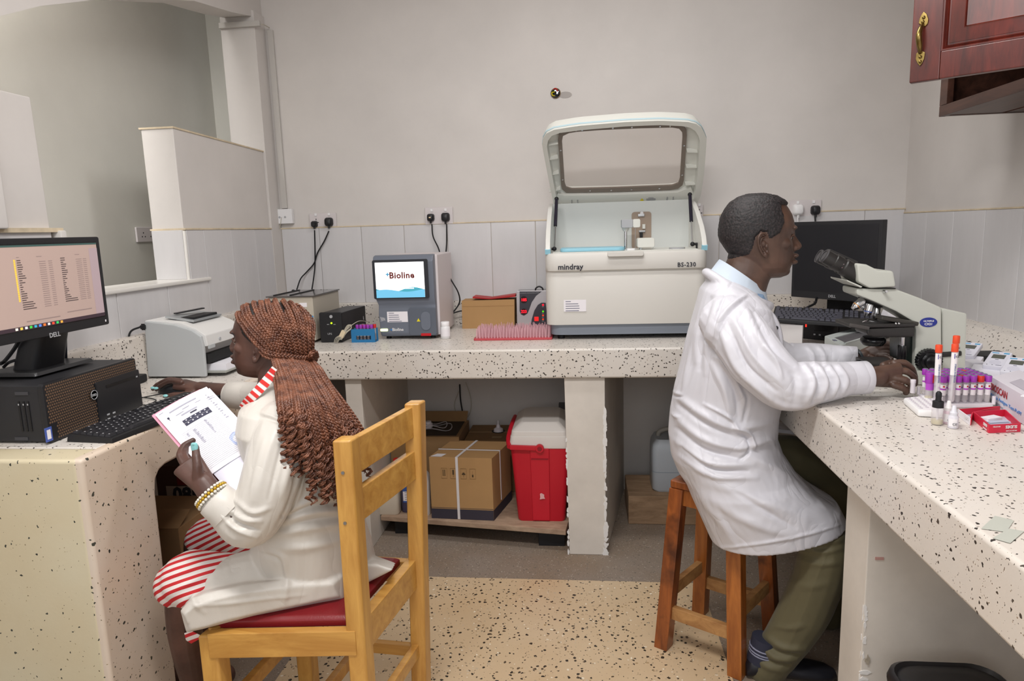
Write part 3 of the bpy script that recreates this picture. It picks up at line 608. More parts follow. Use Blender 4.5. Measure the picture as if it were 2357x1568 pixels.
_b = M_clear.node_tree.nodes['Principled BSDF']; _b.inputs['Base Color'].default_value = srgb('#dcd6da'); _b.inputs['Roughness'].default_value = .12; _b.inputs['Alpha'].default_value = .35
M_purple = mat('purple_cap', '#9a35a8', .45); M_redcap = mat('red_cap', '#c8281e', .45); M_captop = mat('grey_cap_top', '#77778a', .6)
M_blood = mat('dark_blood', '#3a0f0e', .3); M_lab2 = mat('tube_label', '#ece8ea', .6); M_plab = mat('purple_print', '#b24cc0', .6)
def make_tube(loc, label, cap=M_purple, h=.10, r=.0062, fill=M_blood, lab=True, group=None, rot=(0, 0, 0), capname='cap'):
    t = thing('blood_tube', label, 'tube', loc, rot, group)
    MB().lathe([(.001, 0), (r*.7, .0012), (r, .006), (r, h*.8)], n=12).build('glass', M_clear, t, smooth=60)
    if fill: MB().lathe([(.001, .0008), (r*.62, .002), (r*.85, .006), (r*.85, h*.42)], n=10).build('blood', fill, t, smooth=60)
    if lab:
        o = MB().loft([[(math.cos(a)*r*1.04, math.sin(a)*r*1.04, z) for a in [PI*1.05+PI*.9*k/8 for k in range(9)]] for z in (h*.30, h*.70)], cap=False, closed=False).build('label', M_lab2, t, smooth=60)
        MB().loft([[(math.cos(a)*r*1.07, math.sin(a)*r*1.07, z) for a in [PI*1.06+PI*.88*k/8 for k in range(9)]] for z in (h*.50, h*.56)], cap=False, closed=False).build('label_band', M_plab, o, smooth=60)
        MB().loft([[(math.cos(a)*r*1.07, math.sin(a)*r*1.07, z) for a in [PI*1.40+PI*.2*k/3 for k in range(4)]] for z in (h*.60, h*.66)], cap=False, closed=False).build('label_mark', M_red, o, smooth=60)
    c = MB().lathe([(r*1.22, 0), (r*1.22, h*.21), (r*1.1, h*.225)], (0, 0, h*.78), n=14).build(capname, cap, t, smooth=40)
    MB().cyl((0, 0, h*1.002), r*.92, .0012, n=12).build('cap_top', M_captop, c)
    return t
names = ('leftmost', 'second from left', 'middle', 'fourth from left', 'rightmost')
for k in range(5):
    x = on(822+8.2*k, 750, y0+.02).x
    make_tube((x, y0+.02, ZC+.003), 'purple-capped blood tube in the blue rack, %s of the front row' % names[k], h=.078, group='tubes in the blue rack')
for k, x in enumerate((835, 845, 862)):
    make_tube((on(x, 750, y0+.036).x, y0+.037, ZC+.003), 'red-capped blood tube behind the purple ones in the blue rack, %s' % ('leftmost red', 'middle red', 'rightmost red')[k], cap=M_redcap, h=.078, lab=False, group='red tubes in the blue rack')
# --- white pill bottle
wbt = thing('pill_bottle', 'small white pill bottle with a screw cap, right of the slate-grey blood analyser', 'bottle', tuple(P(1026, 779, z=ZC)))
MB().lathe([(.021, 0), (.023, .002), (.023, .052), (.020, .058), (.018, .060)], n=24).build('bottle', M_white, wbt, smooth=50)
MB().lathe([(.0195, .059), (.0205, .061), (.0205, .078), (.019, .080)], n=24).build('cap', mat('ribbed_white', '#efedee', .4), wbt, smooth=50)
MB().loft([[(math.cos(a)*.0234, math.sin(a)*.0234, z) for a in [PI*1.1+PI*.8*k/10 for k in range(11)]] for z in (.012, .045)], cap=False, closed=False).build('label', M_label, wbt, smooth=60)
# --- brown carton, red folder on it
yk = 3.457
ca = single('carton', MB().hexa([(-.634, yk, ZC), (-.362, yk, ZC), (-.362, yk+.115, ZC), (-.634, yk+.115, ZC)], [(-.632, yk, 1.075), (-.358, yk, 1.077), (-.358, yk+.115, 1.077), (-.632, yk+.115, 1.075)]).box(-.63, -.362, yk-.0015, yk+.001, 1.045, 1.0455), M_card, 'plain low brown carton on the back counter left of the voltage regulator', 'box', (-.49, yk+.05, ZC), bevel=.002)
fo = MB(); pts = [(on(1087+100*k/10, (684 if k < 1 else 688-1.2*(k-5) if k > 5 else 687)+(0), yk+.02)) for k in range(11)]
rr = []
for k in range(11):
    x = on(1089+98*k/10, 685, yk+.02).x; dz = .010*abs(k-4)/6
    rr.append([(x, yk+.005, 1.080+dz), (x, yk+.11, 1.080+dz), (x, yk+.11, 1.084+dz*1.6), (x, yk+.005, 1.084+dz*1.6)])
single('red_folder', fo.loft(rr), mat('red_folder', '#a81818', .5), 'dark red folder lying on the brown carton on the back counter', 'folder', (-.47, yk+.05, 1.079))
# --- voltage regulator
yv = 3.455
vr = thing('voltage_regulator', 'silver and black voltage regulator with red number displays, beside the large analyser', 'regulator', (-.27, yv+.07, ZC))
def VB(mb, name, m, **k): return mb.build(name, m, vr, world=True, **k)
x0 = on(1189, 700, yv).x; x1 = min(x0+.20, -.179); zt = on(1220, 670, yv).z; zt = max(zt, 1.12)
VB(MB().box(x0+.004, x1-.004, yv+.01, yv+.115, ZC+.006, zt-.003), 'case', mat('grey_metal_case', '#8f8c90', .4))
VB(MB().rbox(x0, x1, yv, yv+.012, ZC+.006, zt, .006, axis='y'), 'silver_front', mat('silver_plastic', '#b9b5b8', .3, .4), bevel=.002)
yq = yv-.0012
def panel(pts, name, m): VB(MB().prism([on(px, py, yv)+V((0, -.001, 0)) for px, py in pts], (0, .002, 0)), name, m)
M_pan = mat('dark_panel', '#3a3840', .3)
panel([(1196, 671), (1247, 671), (1234, 681), (1224, 696), (1218, 713), (1214, 722), (1206, 727), (1199, 724), (1196, 716)], 'display_panel', M_pan)
panel([(1222, 749), (1224, 735), (1230, 715), (1238, 702), (1246, 697), (1256, 697), (1262, 749)], 'switch_panel', M_pan)
M_led = mat('lit_red_digits', '#ff1020', .4, emit='#ff1028', es=1.6)
for i, (py, tx) in enumerate(((690, '185'), (717, '223'))):
    c = on(1206, py, yv); VB(MB().cyl((c.x, yq-.0003, c.z), .018 if i == 0 else .015, .0012, axis=(0, -1, 0), n=20), 'display_window', mat('display_dark', '#2a0d12', .2))
    text(tx, .020, M_led, vr, (c.x, yq-.002, c.z-.007), (1, 0, 0), (0, 0, 1), 'display_digits', align='CENTER', bold=.0006)
text('AUTOMATIC VOLTAGE REGULATOR', .0058, M_lgrey, vr, on(1197, 676, yv)+V((0, -.0015, 0)), (1, 0, 0), (0, 0, 1), 'panel_lettering')
c = on(1235, 734, yv); VB(MB().rbox(c.x-.011, c.x+.011, yq-.005, yq, c.z-.011, c.z+.011, .002, axis='y'), 'rocker_switch', mat('lit_red_switch', '#e02020', .4, emit='#e01818', es=.5))
for py, m_, in ((702, M_led), (717, mat('lit_green_dim', '#50c010', .4, emit='#48b008', es=1.0)), (726, mat('lit_orange', '#d84020', .4, emit='#d03818', es=.6)), (735, MATS['lit_orange'])):
    c = on(1250, py, yv); VB(MB().cyl((c.x, yq, c.z), .005, .002, axis=(0, -1, 0), n=10), 'indicator_light', m_)
    VB(MB().box(c.x-.006, c.x+.004, yq-.0005, yq, c.z-.0105, c.z-.0085), 'printed_line', M_lgrey)
hx = on(1232, 665, yv+.03).x
VB(MB().tube(smooth_path([(hx, yv+.03, zt-.004), (hx+.004, yv+.03, zt+.010), (hx+.02, yv+.03, zt+.018), (hx+.036, yv+.03, zt+.010), (hx+.04, yv+.03, zt-.004)]), .004, 8), 'carry_handle', M_rubber)
for k in range(4): VB(MB().box(x0+.01+.012*k, x0+.016+.012*k, yv+.001, yv+.02, ZC, ZC+.007), 'foot', M_rubber)
# --- tray of pink pipette tips
tp = single('tip_tray', MB().rbox(-.512, -.150, 3.062, 3.22, ZC, ZC+.010, .008), mat('pinkish_red_plastic', '#b8444c', .4), 'flat pinkish-red plastic tray holding rows of clear pink tips, before the voltage regulator', 'tray', (-.33, 3.14, ZC), bevel=.002)
M_tip = bpy.data.materials.new('clear_pink_plastic'); M_tip.use_nodes = True
_b = M_tip.node_tree.nodes['Principled BSDF']; _b.inputs['Base Color'].default_value = srgb('#e2b4bc'); _b.inputs['Roughness'].default_value = .2; _b.inputs['Alpha'].default_value = .55
tm = MB().lathe([(.0052, 0), (.0040, .012), (.0032, .040), (.0016, .052)], n=8).build('pipette_tip', M_tip, None, smooth=60)
tag(tm, 'clear pink pipette tip in the rows behind the front row of the pinkish-red tray', 'pipette tip', 'pipette tips on the red tray')
ORD = ['first', 'second', 'third', 'fourth', 'fifth', 'sixth', 'seventh', 'eighth', 'ninth', 'tenth', 'eleventh', 'twelfth', 'thirteenth', 'fourteenth', 'fifteenth', 'sixteenth', 'seventeenth', 'eighteenth', 'nineteenth', 'twentieth', 'twenty-first', 'twenty-second', 'twenty-third', 'twenty-fourth', 'twenty-fifth']
BACKL = tm['label']
first = True
for j in range(6):
    for i in range(25):
        x, y = -.498+.0138*i+(.004 if j % 2 else 0), 3.075+.026*j
        if first: o = tm; first = False
        else: o = tm.copy(); COL.objects.link(o)
        o.location = (x, y, ZC+.0098); o.rotation_euler = (random.uniform(-.07, .07), random.uniform(-.07, .07), 0); o.scale = (1, 1, random.uniform(.85, 1.08))
        o['label'] = BACKL if j else 'clear pink pipette tip, %s from left in the front row of the pinkish-red tray' % ORD[i]
# ------------------------------------------------------------------ sockets, plugs, cords on the back wall
M_sock = mat('socket_white', '#cfc8c8', .4); M_hole = mat('socket_hole', '#181818', .8)
def socket(px0, py0, px1, py1, label, y=YB-.002, gangs=2, holes=(0, 1), x=None):
    a, b = P(px0, py1, y=y), P(px1, py0, y=y); c = (a+b)/2
    t = thing('wall_socket', label, 'socket', (c.x, y, c.z))
    MB().box(a.x, b.x, y-.009, y, a.z, b.z).build('plate', M_sock, t, world=True, bevel=.003)
    w_ = (b.x-a.x)/gangs
    for g in range(gangs):
        gx = a.x+w_*(g+.5)
        MB().box(gx-.006, gx+.006, y-.013, y-.009, c.z+.022, c.z+.036).build('switch', M_white, t, world=True, bevel=.001)
        if g in holes:
            for dx, dz, ww, hh in ((0, .004, .002, .004), (-.011, -.012, .0035, .002), (.011, -.012, .0035, .002)): MB().box(gx+dx-ww, gx+dx+ww, y-.0095, y-.0088, c.z+dz-hh, c.z+dz+hh).build('pin_hole', M_hole, t, world=True)
    return t, c
def plug(px, py, label, y=YB-.011, m=None, r=.019, mark=None):
    c = P(px, py, y=y); t = thing('power_plug', label, 'plug', tuple(c))
    MB().loft([[(u, -d, v) for u, v in rrect(-r*s, r*s, -r*1.05*s, r*1.05*s, r*.6*s, 4)] for d, s in ((0, 1), (.012, 1), (.026, .8), (.03, .6))]).build('plug_body', m or M_black, t, smooth=45)
    MB().tube([(0, -.012, -r*.9), (0, -.013, -r*1.6)], [.0065, .005], 8).build('cord_grip', m or M_black, t)
    if mark: MB().box(-.005, .005, -.0305, -.029, -.003, .003).build('fuse_mark', mark, t)
    return t
socket(715, 490, 774, 523, 'double wall socket with two black plugs above the centrifuge')
socket(980, 476, 1042, 517, 'double wall socket with two black plugs above the blood analyser')
socket(1816, 459, 1890, 499, 'double wall socket with a white and a black plug above the right monitor')
socket(1600, 470, 1618, 500, 'wall socket half hidden behind the raised analyser lid', gangs=1, holes=(0,))
pgA = plug(725, 516, 'left black plug in the socket above the centrifuge', r=.016); pgB = plug(758, 511, 'round black plug at right in the socket above the centrifuge', r=.022)
pgC = plug(992, 501, 'black plug with a pale fuse mark in the socket above the blood analyser', r=.019, mark=mat('fuse_cream', '#e0c8a0', .6)); pgD = plug(1026, 500, 'plain black plug at right in the socket above the blood analyser', r=.022)
pgE = plug(1876, 484, 'black plug in the socket above the right monitor', r=.022); pgF = plug(1836, 483, 'white plug in the socket above the right monitor', m=M_white, r=.026)
ycab = YB-.03
def wc(name, label, pxs, r=.0038, m=M_rubber, ys=None, parent=None):
    n = len(pxs); ys = ys or [ycab]*n; return cable(name, [P(a, b, y=ys[i]) for i, (a, b) in enumerate(pxs)], r, m, label if parent is None else None, parent=parent)
wc('power_cord', 'straight black cord from the left plug down to the centrifuge', [(724, 530), (725, 570), (725, 610), (722, 640), (718, 666)], ys=[ycab, ycab, ycab, YB-.07, YB-.1], parent=pgA)
wc('power_cord', 'curving black cord from the round plug down to the centrifuge', [(757, 532), (746, 556), (731, 582), (723, 606), (706, 626), (692, 642), (683, 667)], ys=[ycab]*5+[YB-.07, YB-.1], parent=pgB)
wc('power_cord', 'black cord from the plug with the fuse mark down behind the blood analyser', [(994, 516), (997, 545), (1012, 581), (1018, 640)], parent=pgC)
wc('power_cord', 'black cord from the plain plug down behind the blood analyser', [(1028, 516), (1028, 560), (1025, 600), (1025, 640)], parent=pgD)
wc('power_cord', 'black cord curling from behind the blood analyser down to the counter', [(1030, 620), (1036, 640), (1054, 672), (1058, 695), (1047, 714), (1038, 722), (1062, 716), (1075, 722)], ys=[YB-.15]*3+[YB-.1]*5, parent=ha)
wc('power_cord', 'black cord from the plug above the right monitor', [(1876, 498), (1877, 512), (1880, 540)], r=.004, parent=pgE)
wc('power_cord', 'white cord from the white plug above the right monitor', [(1836, 498), (1837, 512), (1840, 540)], r=.003, m=M_white, parent=pgF)
# trunking and telephone point in the back left corner
tk = [(P(622, 66, y=YB-.02), P(657, 482, y=YB-.02))]
xt = XL+.028
single('cable_trunking', MB().box(xt, xt+.030, YB-.016, YB-.001, 1.58, 2.49), M_lgrey if False else mat('grey_white_trunking', '#bdb9b4', .5), 'narrow grey-white plastic cable trunking in the back left corner', 'trunking', (xt+.015, YB-.008, 1.58), bevel=.002)
xw0, xw1 = P(508, 60, y=3.5).x, P(602, 60, y=3.5).x
single('cable_trunking', MB().box(xw0, xw1, 3.478, 3.499, P(550, 64, y=3.49).z, P(550, 51, y=3.49).z), MATS['grey_white_trunking'], 'short horizontal grey-white trunking under the arch at the pilaster top', 'trunking', (xw0, 3.49, 2.50), bevel=.002)
a, b = P(637, 516, y=YB-.002), P(676, 481, y=YB-.002)
tel = thing('telephone_point', 'white two-hole telephone point at the foot of the corner trunking', 'socket', ((a.x+b.x)/2, YB-.002, (a.z+b.z)/2))
MB().box(a.x, b.x, YB-.032, YB-.002, a.z, b.z).build('box', M_white, tel, world=True, bevel=.003)
for f in (.32, .62): MB().cyl((a.x+(b.x-a.x)*f, YB-.0315, (a.z+b.z)/2-.004), .006, .0015, axis=(0, -1, 0), n=10).build('jack', M_lgrey, tel, world=True)
wc('thin_cable', 'thin pale cable hanging in a loop from the telephone point', [(648, 500), (644, 522), (633, 548), (622, 575), (621, 605), (630, 640), (636, 672)], r=.0014, m=MATS['pale_cable'], ys=[YB-.035]*7)
wc('thin_cable', 'short thin cable between the two trunkings at the pilaster top', [(602, 56), (610, 58), (620, 64)], r=.0022, m=MATS['pale_cable'], ys=[3.49, 3.55, YB-.012])
# old wiring hole in the back wall
hc = P(1279, 215, y=YB)
hb = thing('wiring_hole', 'dark round wiring hole with loose red and yellow wires high in the back wall', 'wiring box', tuple(hc))
MB().lathe([(.026, .0), (.026, -.004), (.022, -.004), (.021, .001)], axis=(0, 1, 0), n=20).build('rim', mat('stained_rim', '#7d6a52', .8), hb)
MB().cyl((0, -.0012, 0), .0225, .0012, axis=(0, 1, 0), n=20).build('dark_hole', M_hole, hb)
for col, pts in (('#b02420', [(-.012, -.004, .016), (-.002, -.012, .022), (.008, -.012, .014), (.010, -.006, .002)]), ('#c8b420', [(-.006, -.006, .006), (-.018, -.012, .002), (-.016, -.012, -.010), (-.004, -.006, -.014)]), ('#2a3a2a', [(.0, -.004, .014), (-.016, -.012, .012), (-.02, -.006, .0)]), ('#303038', [(.012, -.004, -.016), (0, -.012, -.018), (-.012, -.006, -.018)]), ('#202020', [(.012, -.004, .016), (.018, -.012, .006), (.010, -.006, -.008)])):
    MB().tube(smooth_path(pts, 5), .0030, 6).build('wire', mat('wire_'+col[1:], col, .4), hb)
MB().box(.004, .016, -.010, -.004, -.006, .010).build('bare_metal', M_steel, hb, bevel=.001); MB().box(-.006, .004, -.013, -.008, .008, .014).build('bare_metal', M_steel, hb, bevel=.001)
MB().add([(.020+.006*math.cos(t)+.028*(1+math.cos(t)), -.0012, -.010+.016*math.sin(t)) for t in [2*PI*k/16 for k in range(16)]], [tuple(range(16))]).build('scuff', mat('grey_scuff', '#a8a29e', .8), hb)
# ------------------------------------------------------------------ keyboards
M_key = mat('black_key', '#26262a', .4); M_keyl = mat('key_legend', '#c8c8cc', .6); M_kbd = mat('keyboard_black', '#18181a', .45)
ROWS = [[(0, 1), (2, 1), (3, 1), (4, 1), (5, 1), (6.5, 1), (7.5, 1), (8.5, 1), (9.5, 1), (11, 1), (12, 1), (13, 1), (14, 1), (15.25, 1), (16.25, 1), (17.25, 1)],
        [(i, 1) for i in range(13)]+[(13, 2), (15.25, 1), (16.25, 1), (17.25, 1), (18.5, 1), (19.5, 1), (20.5, 1), (21.5, 1)],
        [(0, 1.5)]+[(1.5+i, 1) for i in range(12)]+[(13.5, 1.5), (15.25, 1), (16.25, 1), (17.25, 1), (18.5, 1), (19.5, 1), (20.5, 1)],
        [(0, 1.75)]+[(1.75+i, 1) for i in range(11)]+[(12.75, 2.25), (18.5, 1), (19.5, 1), (20.5, 1), (21.5, 2)][:-1],
        [(0, 2.25)]+[(2.25+i, 1) for i in range(10)]+[(12.25, 2.75), (16.25, 1), (18.5, 1), (19.5, 1), (20.5, 1)],
        [(0, 1.25), (1.25, 1.25), (2.5, 1.25), (3.75, 6.25), (10, 1.25), (11.25, 1.25), (12.5, 1.25), (13.75, 1.25), (15.25, 1), (16.25, 1), (17.25, 1), (18.5, 2), (20.5, 1)]]
def keyboard(label, o, ux, uy, L=.44, D=.13, t=.020, legend=True, km=None):
    """o: far-left corner of the keyboard as its typist sees it; ux along the rows, uy towards the typist"""
    ux, uy = V(ux).normalized(), V(uy); uy = (uy-ux*uy.dot(ux)).normalized(); uz = ux.cross(uy); uz = -uz if uz.z < 0 else uz
    flip = ux.cross(-uy).z < 0
    R = Matrix((ux, -uy, uz)).transposed(); t_ = thing('keyboard', label, 'keyboard', o, R.to_euler())
    MB().hexa([(0, -D, -t), (L, -D, -t), (L, 0, -t), (0, 0, -t)], [(.003, -D+.004, -.006), (L-.003, -D+.004, -.006), (L-.003, -.003, 0), (.003, -.003, 0)]).build('base', M_kbd, t_, bevel=.002)
    pit = (L-.016)/22.6; py = (D-.022)/6.35; cache = {}
    for r, row in enumerate(ROWS):
        yy = -.010-py*(r+(.35 if r else 0))-py*.5
        zz = -.001-.005*(-yy/D)
        for x, w_ in row:
            if w_ not in cache:
                w2, h2 = pit*w_*.5-.0012, py*.5-.0012
                cache[w_] = MB().hexa([(-w2, -h2, 0), (w2, -h2, 0), (w2, h2, 0), (-w2, h2, 0)], [(-w2*.8, -h2*.72, .006), (w2*.8, -h2*.72, .006), (w2*.8, h2*.85, .006), (-w2*.8, h2*.85, .006)]).build('key', km or M_key, None, smooth=0).data
                bpy.data.objects.remove([q for q in bpy.data.objects if q.data == cache[w_]][0])
            k = bpy.data.objects.new('key', cache[w_]); COL.objects.link(k); k.parent = t_; k.location = (.008+pit*(x+w_/2), yy, zz)
    if legend:
        mb = MB()
        for r, row in enumerate(ROWS):
            yy = -.010-py*(r+(.35 if r else 0))-py*.5
            for x, w_ in row:
                if w_ > 3: continue
                cx_ = .008+pit*(x+.42); mb.add([(cx_-.0016, yy-.001, .0054-.005*(-yy/D)), (cx_+.0016, yy-.001, .0054-.005*(-yy/D)), (cx_+.0016, yy+.003, .0054-.005*(-yy/D)), (cx_-.0016, yy+.003, .0054-.005*(-yy/D))], [(0, 1, 2, 3)])
        mb.build('key_legends', M_keyl, t_)['kind'] = 'stuff'
    return t_
# ------------------------------------------------------------------ left counter
XT = -1.348
tw = thing('desktop_tower', 'black desktop computer tower lying on its side under the left monitor', 'computer', (XT-.12, 1.71, ZC))
def TB(mb, name, m, **k): return mb.build(name, m, tw, world=True, **k)
TB(MB().box(-1.596, XT-.010, 1.535, 1.885, ZC+.004, ZC+.150), 'case', mat('case_black', '#232326', .5, bump=.1, bscale=400), bevel=.004)
TB(MB().rbox(XT-.016, XT, 1.530, 1.890, ZC+.001, ZC+.154, .008, axis='x'), 'front_panel', M_black, bevel=.003)
MB_h = MB(); rr = .0031
for j in range(20):
    for i in range(47):
        y = 1.538+.0074*i+(.0037 if j % 2 else 0); z = ZC+.010+.0072*j
        if y > 1.884: continue
        if y > 1.705 and ZC+.008 < z < ZC+.118: continue
        if y < 1.56 and z < ZC+.05: continue
        MB_h.add([(XT+.0004, y+rr*math.cos(a), z+rr*math.sin(a)) for a in [PI/6+PI/3*k for k in range(6)]], [tuple(range(6))])
TB(MB_h, 'grille_holes', mat('brownish_grille_hole', '#6a5340', .5))['kind'] = 'stuff'
TB(MB().rbox(XT-.004, XT+.005, 1.708, 1.893, ZC+.004, ZC+.118, .005, axis='x'), 'drive_panel', mat('panel_black', '#202023', .38), bevel=.002)
TB(MB().box(XT+.0048, XT+.0058, 1.745, 1.872, ZC+.094, ZC+.102), 'drive_slot', M_blackg); TB(MB().box(XT+.0048, XT+.0060, 1.876, 1.882, ZC+.096, ZC+.100), 'eject_button', M_lgrey)
c = P(217, 909, x=XT+.005); TB(MB().lathe([(.013, 0), (.013, .0012), (.0115, .0012), (.0115, 0)], (XT+.0046, c.y, c.z), (1, 0, 0), 24), 'emblem_ring', M_lgrey)
text('DELL', .0085, M_lgrey, tw, (XT+.0055, c.y, c.z-.003), (0, 1, 0), (0, 0, 1), 'emblem_lettering', align='CENTER', bold=.0003)
for k, (px, py) in enumerate(((250, 954), (263, 950))):
    for dz in (0, -.013): c = P(px, py, x=XT+.006); TB(MB().box(XT+.0045, XT+.0062, c.y-.005, c.y+.005, c.z+dz-.0022, c.z+dz+.0022), 'usb_port', M_lgrey)
c = P(113, 1008, x=XT); TB(MB().box(XT-.0005, XT+.0012, c.y-.011, c.y+.011, ZC+.008, ZC+.044), 'processor_sticker', mat('blue_sticker', '#4a5ea8', .4)); TB(MB().box(XT+.001, XT+.0016, c.y-.006, c.y+.006, ZC+.014, ZC+.038), 'sticker_print', M_label)
ye = 1.5345
for px in (42, 53, 63): a = P(px, 920, y=ye); TB(MB().box(a.x-.0025, a.x+.0025, ye-.0012, ye+.0005, ZC+.032, ZC+.110), 'vent_slot', M_blackg)
for py in (906, 1010): a = P(50, py, y=ye); TB(MB().box(a.x-.018, a.x+.018, ye-.0015, ye+.0005, a.z-.004, a.z+.004), 'foot_slot', M_dsteel if False else mat('slot_grey', '#3c3c40', .5))
for px in (42, 53, 63): a = P(px, 922, y=ye); TB(MB().box(a.x-.0015, a.x+.0015, ye-.0016, ye-.0010, ZC+.100, ZC+.104), 'slot_glint', M_lgrey)
# monitor
XM = -1.40; zt_, zb_ = 1.446, 1.190; ya_, yb_ = 1.385, 1.868
mo = thing('monitor', 'black monitor showing a file list, on the desktop tower before the seated woman', 'monitor', (XM-.06, 1.66, 1.084))
def OB(mb, name, m, **k): return mb.build(name, m, mo, world=True, **k)
OB(MB().rbox(XM-.030, XM, ya_, yb_, zb_, zt_, .006, axis='x'), 'casing', M_black, bevel=.003)
OB(MB().rbox(XM-.05, XM-.028, ya_+.06, yb_-.06, zb_+.03, zt_-.04, .02, axis='x'), 'casing_back', M_black, bevel=.006)
bz = .017; y0_, y1_, z0_, z1_ = ya_+bz, yb_-bz, zb_+.028, zt_-bz
OB(MB().box(XM-.004, XM+.0006, y0_-.003, y1_+.003, z0_-.003, z1_+.003), 'screen_rim', M_blackg)
M_desk = mat('lit_pinkish_screen', '#a08c84', .25, emit='#b0978d', es=.46)
OB(MB().box(XM, XM+.0012, y0_, y1_, z0_, z1_), 'screen', M_desk)
sx = XM+.0016; SW, SH = y1_-y0_, z1_-z0_
def sq(mb, u0, v0, u1, v1, d=0): mb.add([(sx+d, y0_+SW*u0, z1_-SH*v1), (sx+d, y0_+SW*u1, z1_-SH*v1), (sx+d, y0_+SW*u1, z1_-SH*v0), (sx+d, y0_+SW*u0, z1_-SH*v0)], [(0, 1, 2, 3)])
tx, fo_, gr = MB(), MB(), MB()
for col, u0, n in ((0, .36, 23), (1, .68, 22)):
    for k in range(n):
        v = .175+.0262*k; wl_ = random.uniform(.02, .055)*(2.2 if k > 18 else 1)
        if k in (11, 13) : wl_ = .015
        sq(tx, u0, v, u0+wl_, v+.010)
        if col == 0 and k < 19: sq(fo_, u0-.022, v-.007, u0-.010, v+.017)
        if k: sq(gr, u0+.155 if col == 0 else u0+.125, v, (u0+.155 if col == 0 else u0+.125)+.05, v+.008); sq(gr, u0+.225 if col == 0 else u0+.185, v, (u0+.225 if col == 0 else u0+.185)+.03, v+.008)
sq(gr, .36, .14, .38, .147); sq(gr, .50, .14, .54, .147); sq(gr, .80, .14, .84, .147); sq(gr, .37, .90, .62, .912); sq(gr, .68, .865, .89, .877)
for k in range(6): sq(gr, .02, .2+.06*k, .12+.1*random.random(), .21+.06*k)
OB(tx, 'file_names', mat('lit_dark_text', '#4a3e3e', .4, emit='#4a3e3e', es=.35))['kind'] = 'stuff'; OB(fo_, 'folder_icons', mat('lit_yellow_icon', '#d8b84a', .4, emit='#d0b048', es=.6))['kind'] = 'stuff'; OB(gr, 'file_details', mat('lit_grey_text', '#85736f', .4, emit='#84726e', es=.5))['kind'] = 'stuff'
pa = MB(); sq(pa, .925, .07, 1, .955, .0001); OB(pa, 'side_pane', mat('lit_mauve_pane', '#9c8a8e', .3, emit='#98868a', es=.55))
tb_ = MB(); sq(tb_, 0, .955, 1, 1, .0002); OB(tb_, 'task_bar', mat('lit_dark_bar', '#3a2c34', .3, emit='#382a32', es=.4))
tb_ = MB(); sq(tb_, 0, 0, 1, .022, .0002); OB(tb_, 'window_top', mat('lit_green_bar', '#3c5450', .3, emit='#34504c', es=.4))
for k, col in enumerate(('#e8e0d0', '#e0c050', '#d8d8e0', '#40c040', '#30a0c0', '#5080e0', '#e07030', '#d0d0d0', '#e04830', '#30c060', '#d8a040')):
    ic = MB(); sq(ic, .285+.033*k, .963, .303+.033*k, .992, .0006); OB(ic, 'task_icon', mat('lit_'+col[1:], col, .4, emit=col, es=.6))
c = P(126, 770, x=XM); text('DELL', .017, M_lgrey, mo, (XM+.0006, c.y, c.z-.006), (0, 1, 0), (0, 0, 1), 'maker_lettering', align='CENTER', bold=.0004)
c = P(243, 738, x=XM); OB(MB().box(XM-.0005, XM+.001, c.y-.002, c.y+.002, c.z-.003, c.z+.003), 'power_light', M_label)
n_ = [P(50, 866, z=1.094), P(112, 850, z=1.094)]
OB(MB().loft([[(x, y, z) for x, y in rrect(-1.55, -1.475, 1.655, 1.775, .02, 4)] if i == 0 else [(x, y, z) for x, y in rrect(-1.50, -1.425, 1.665, 1.765, .02, 4)] for i, z in enumerate((1.092, 1.24))]), 'neck', M_black, smooth=50)
OB(MB().loft([[(x, y, 1.086) for x, y in rrect(-1.60, -1.435, 1.612, 1.835, .008, 3)], [(x, y, 1.096) for x, y in rrect(-1.595, -1.440, 1.617, 1.830, .008, 3)]]), 'stand_base', mat('stand_black', '#2a2a2c', .35), bevel=.002)
keyboard('black keyboard on the left counter before the desktop tower', (-1.318, 1.548, ZC+.021), (0.09, 1, 0), (1, -.09, -.02), L=.46, D=.135)
# mouse
ms = thing('mouse', 'black computer mouse under the seated woman\'s hand', 'mouse', (-1.352, 2.075, ZC), (0, 0, 1.45))
rings = []
for i in range(9):
    t = i/8; yy = -.055+.11*t; wd = .030*math.sin(PI*(.12+.80*t))**.5; hh = .034*math.sin(PI*(.12+.76*t))**.7
    rings.append([(wd*math.cos(a), yy, .002+max(0, hh*math.sin(a))) for a in [PI*k/8 for k in range(9)]])
MB().loft(rings).build('shell', M_black, ms, smooth=70)
cable('mouse_cable', [(-1.37, 2.03, ZC+.008), (-1.42, 1.98, ZC+.004), (-1.38, 1.93, ZC+.004), (-1.34, 1.90, ZC+.004), (-1.345, 1.96, ZC+.004), (-1.42, 2.0, ZC+.004), (-1.50, 2.0, ZC+.004)], .0018, M_rubber, None, parent=ms)
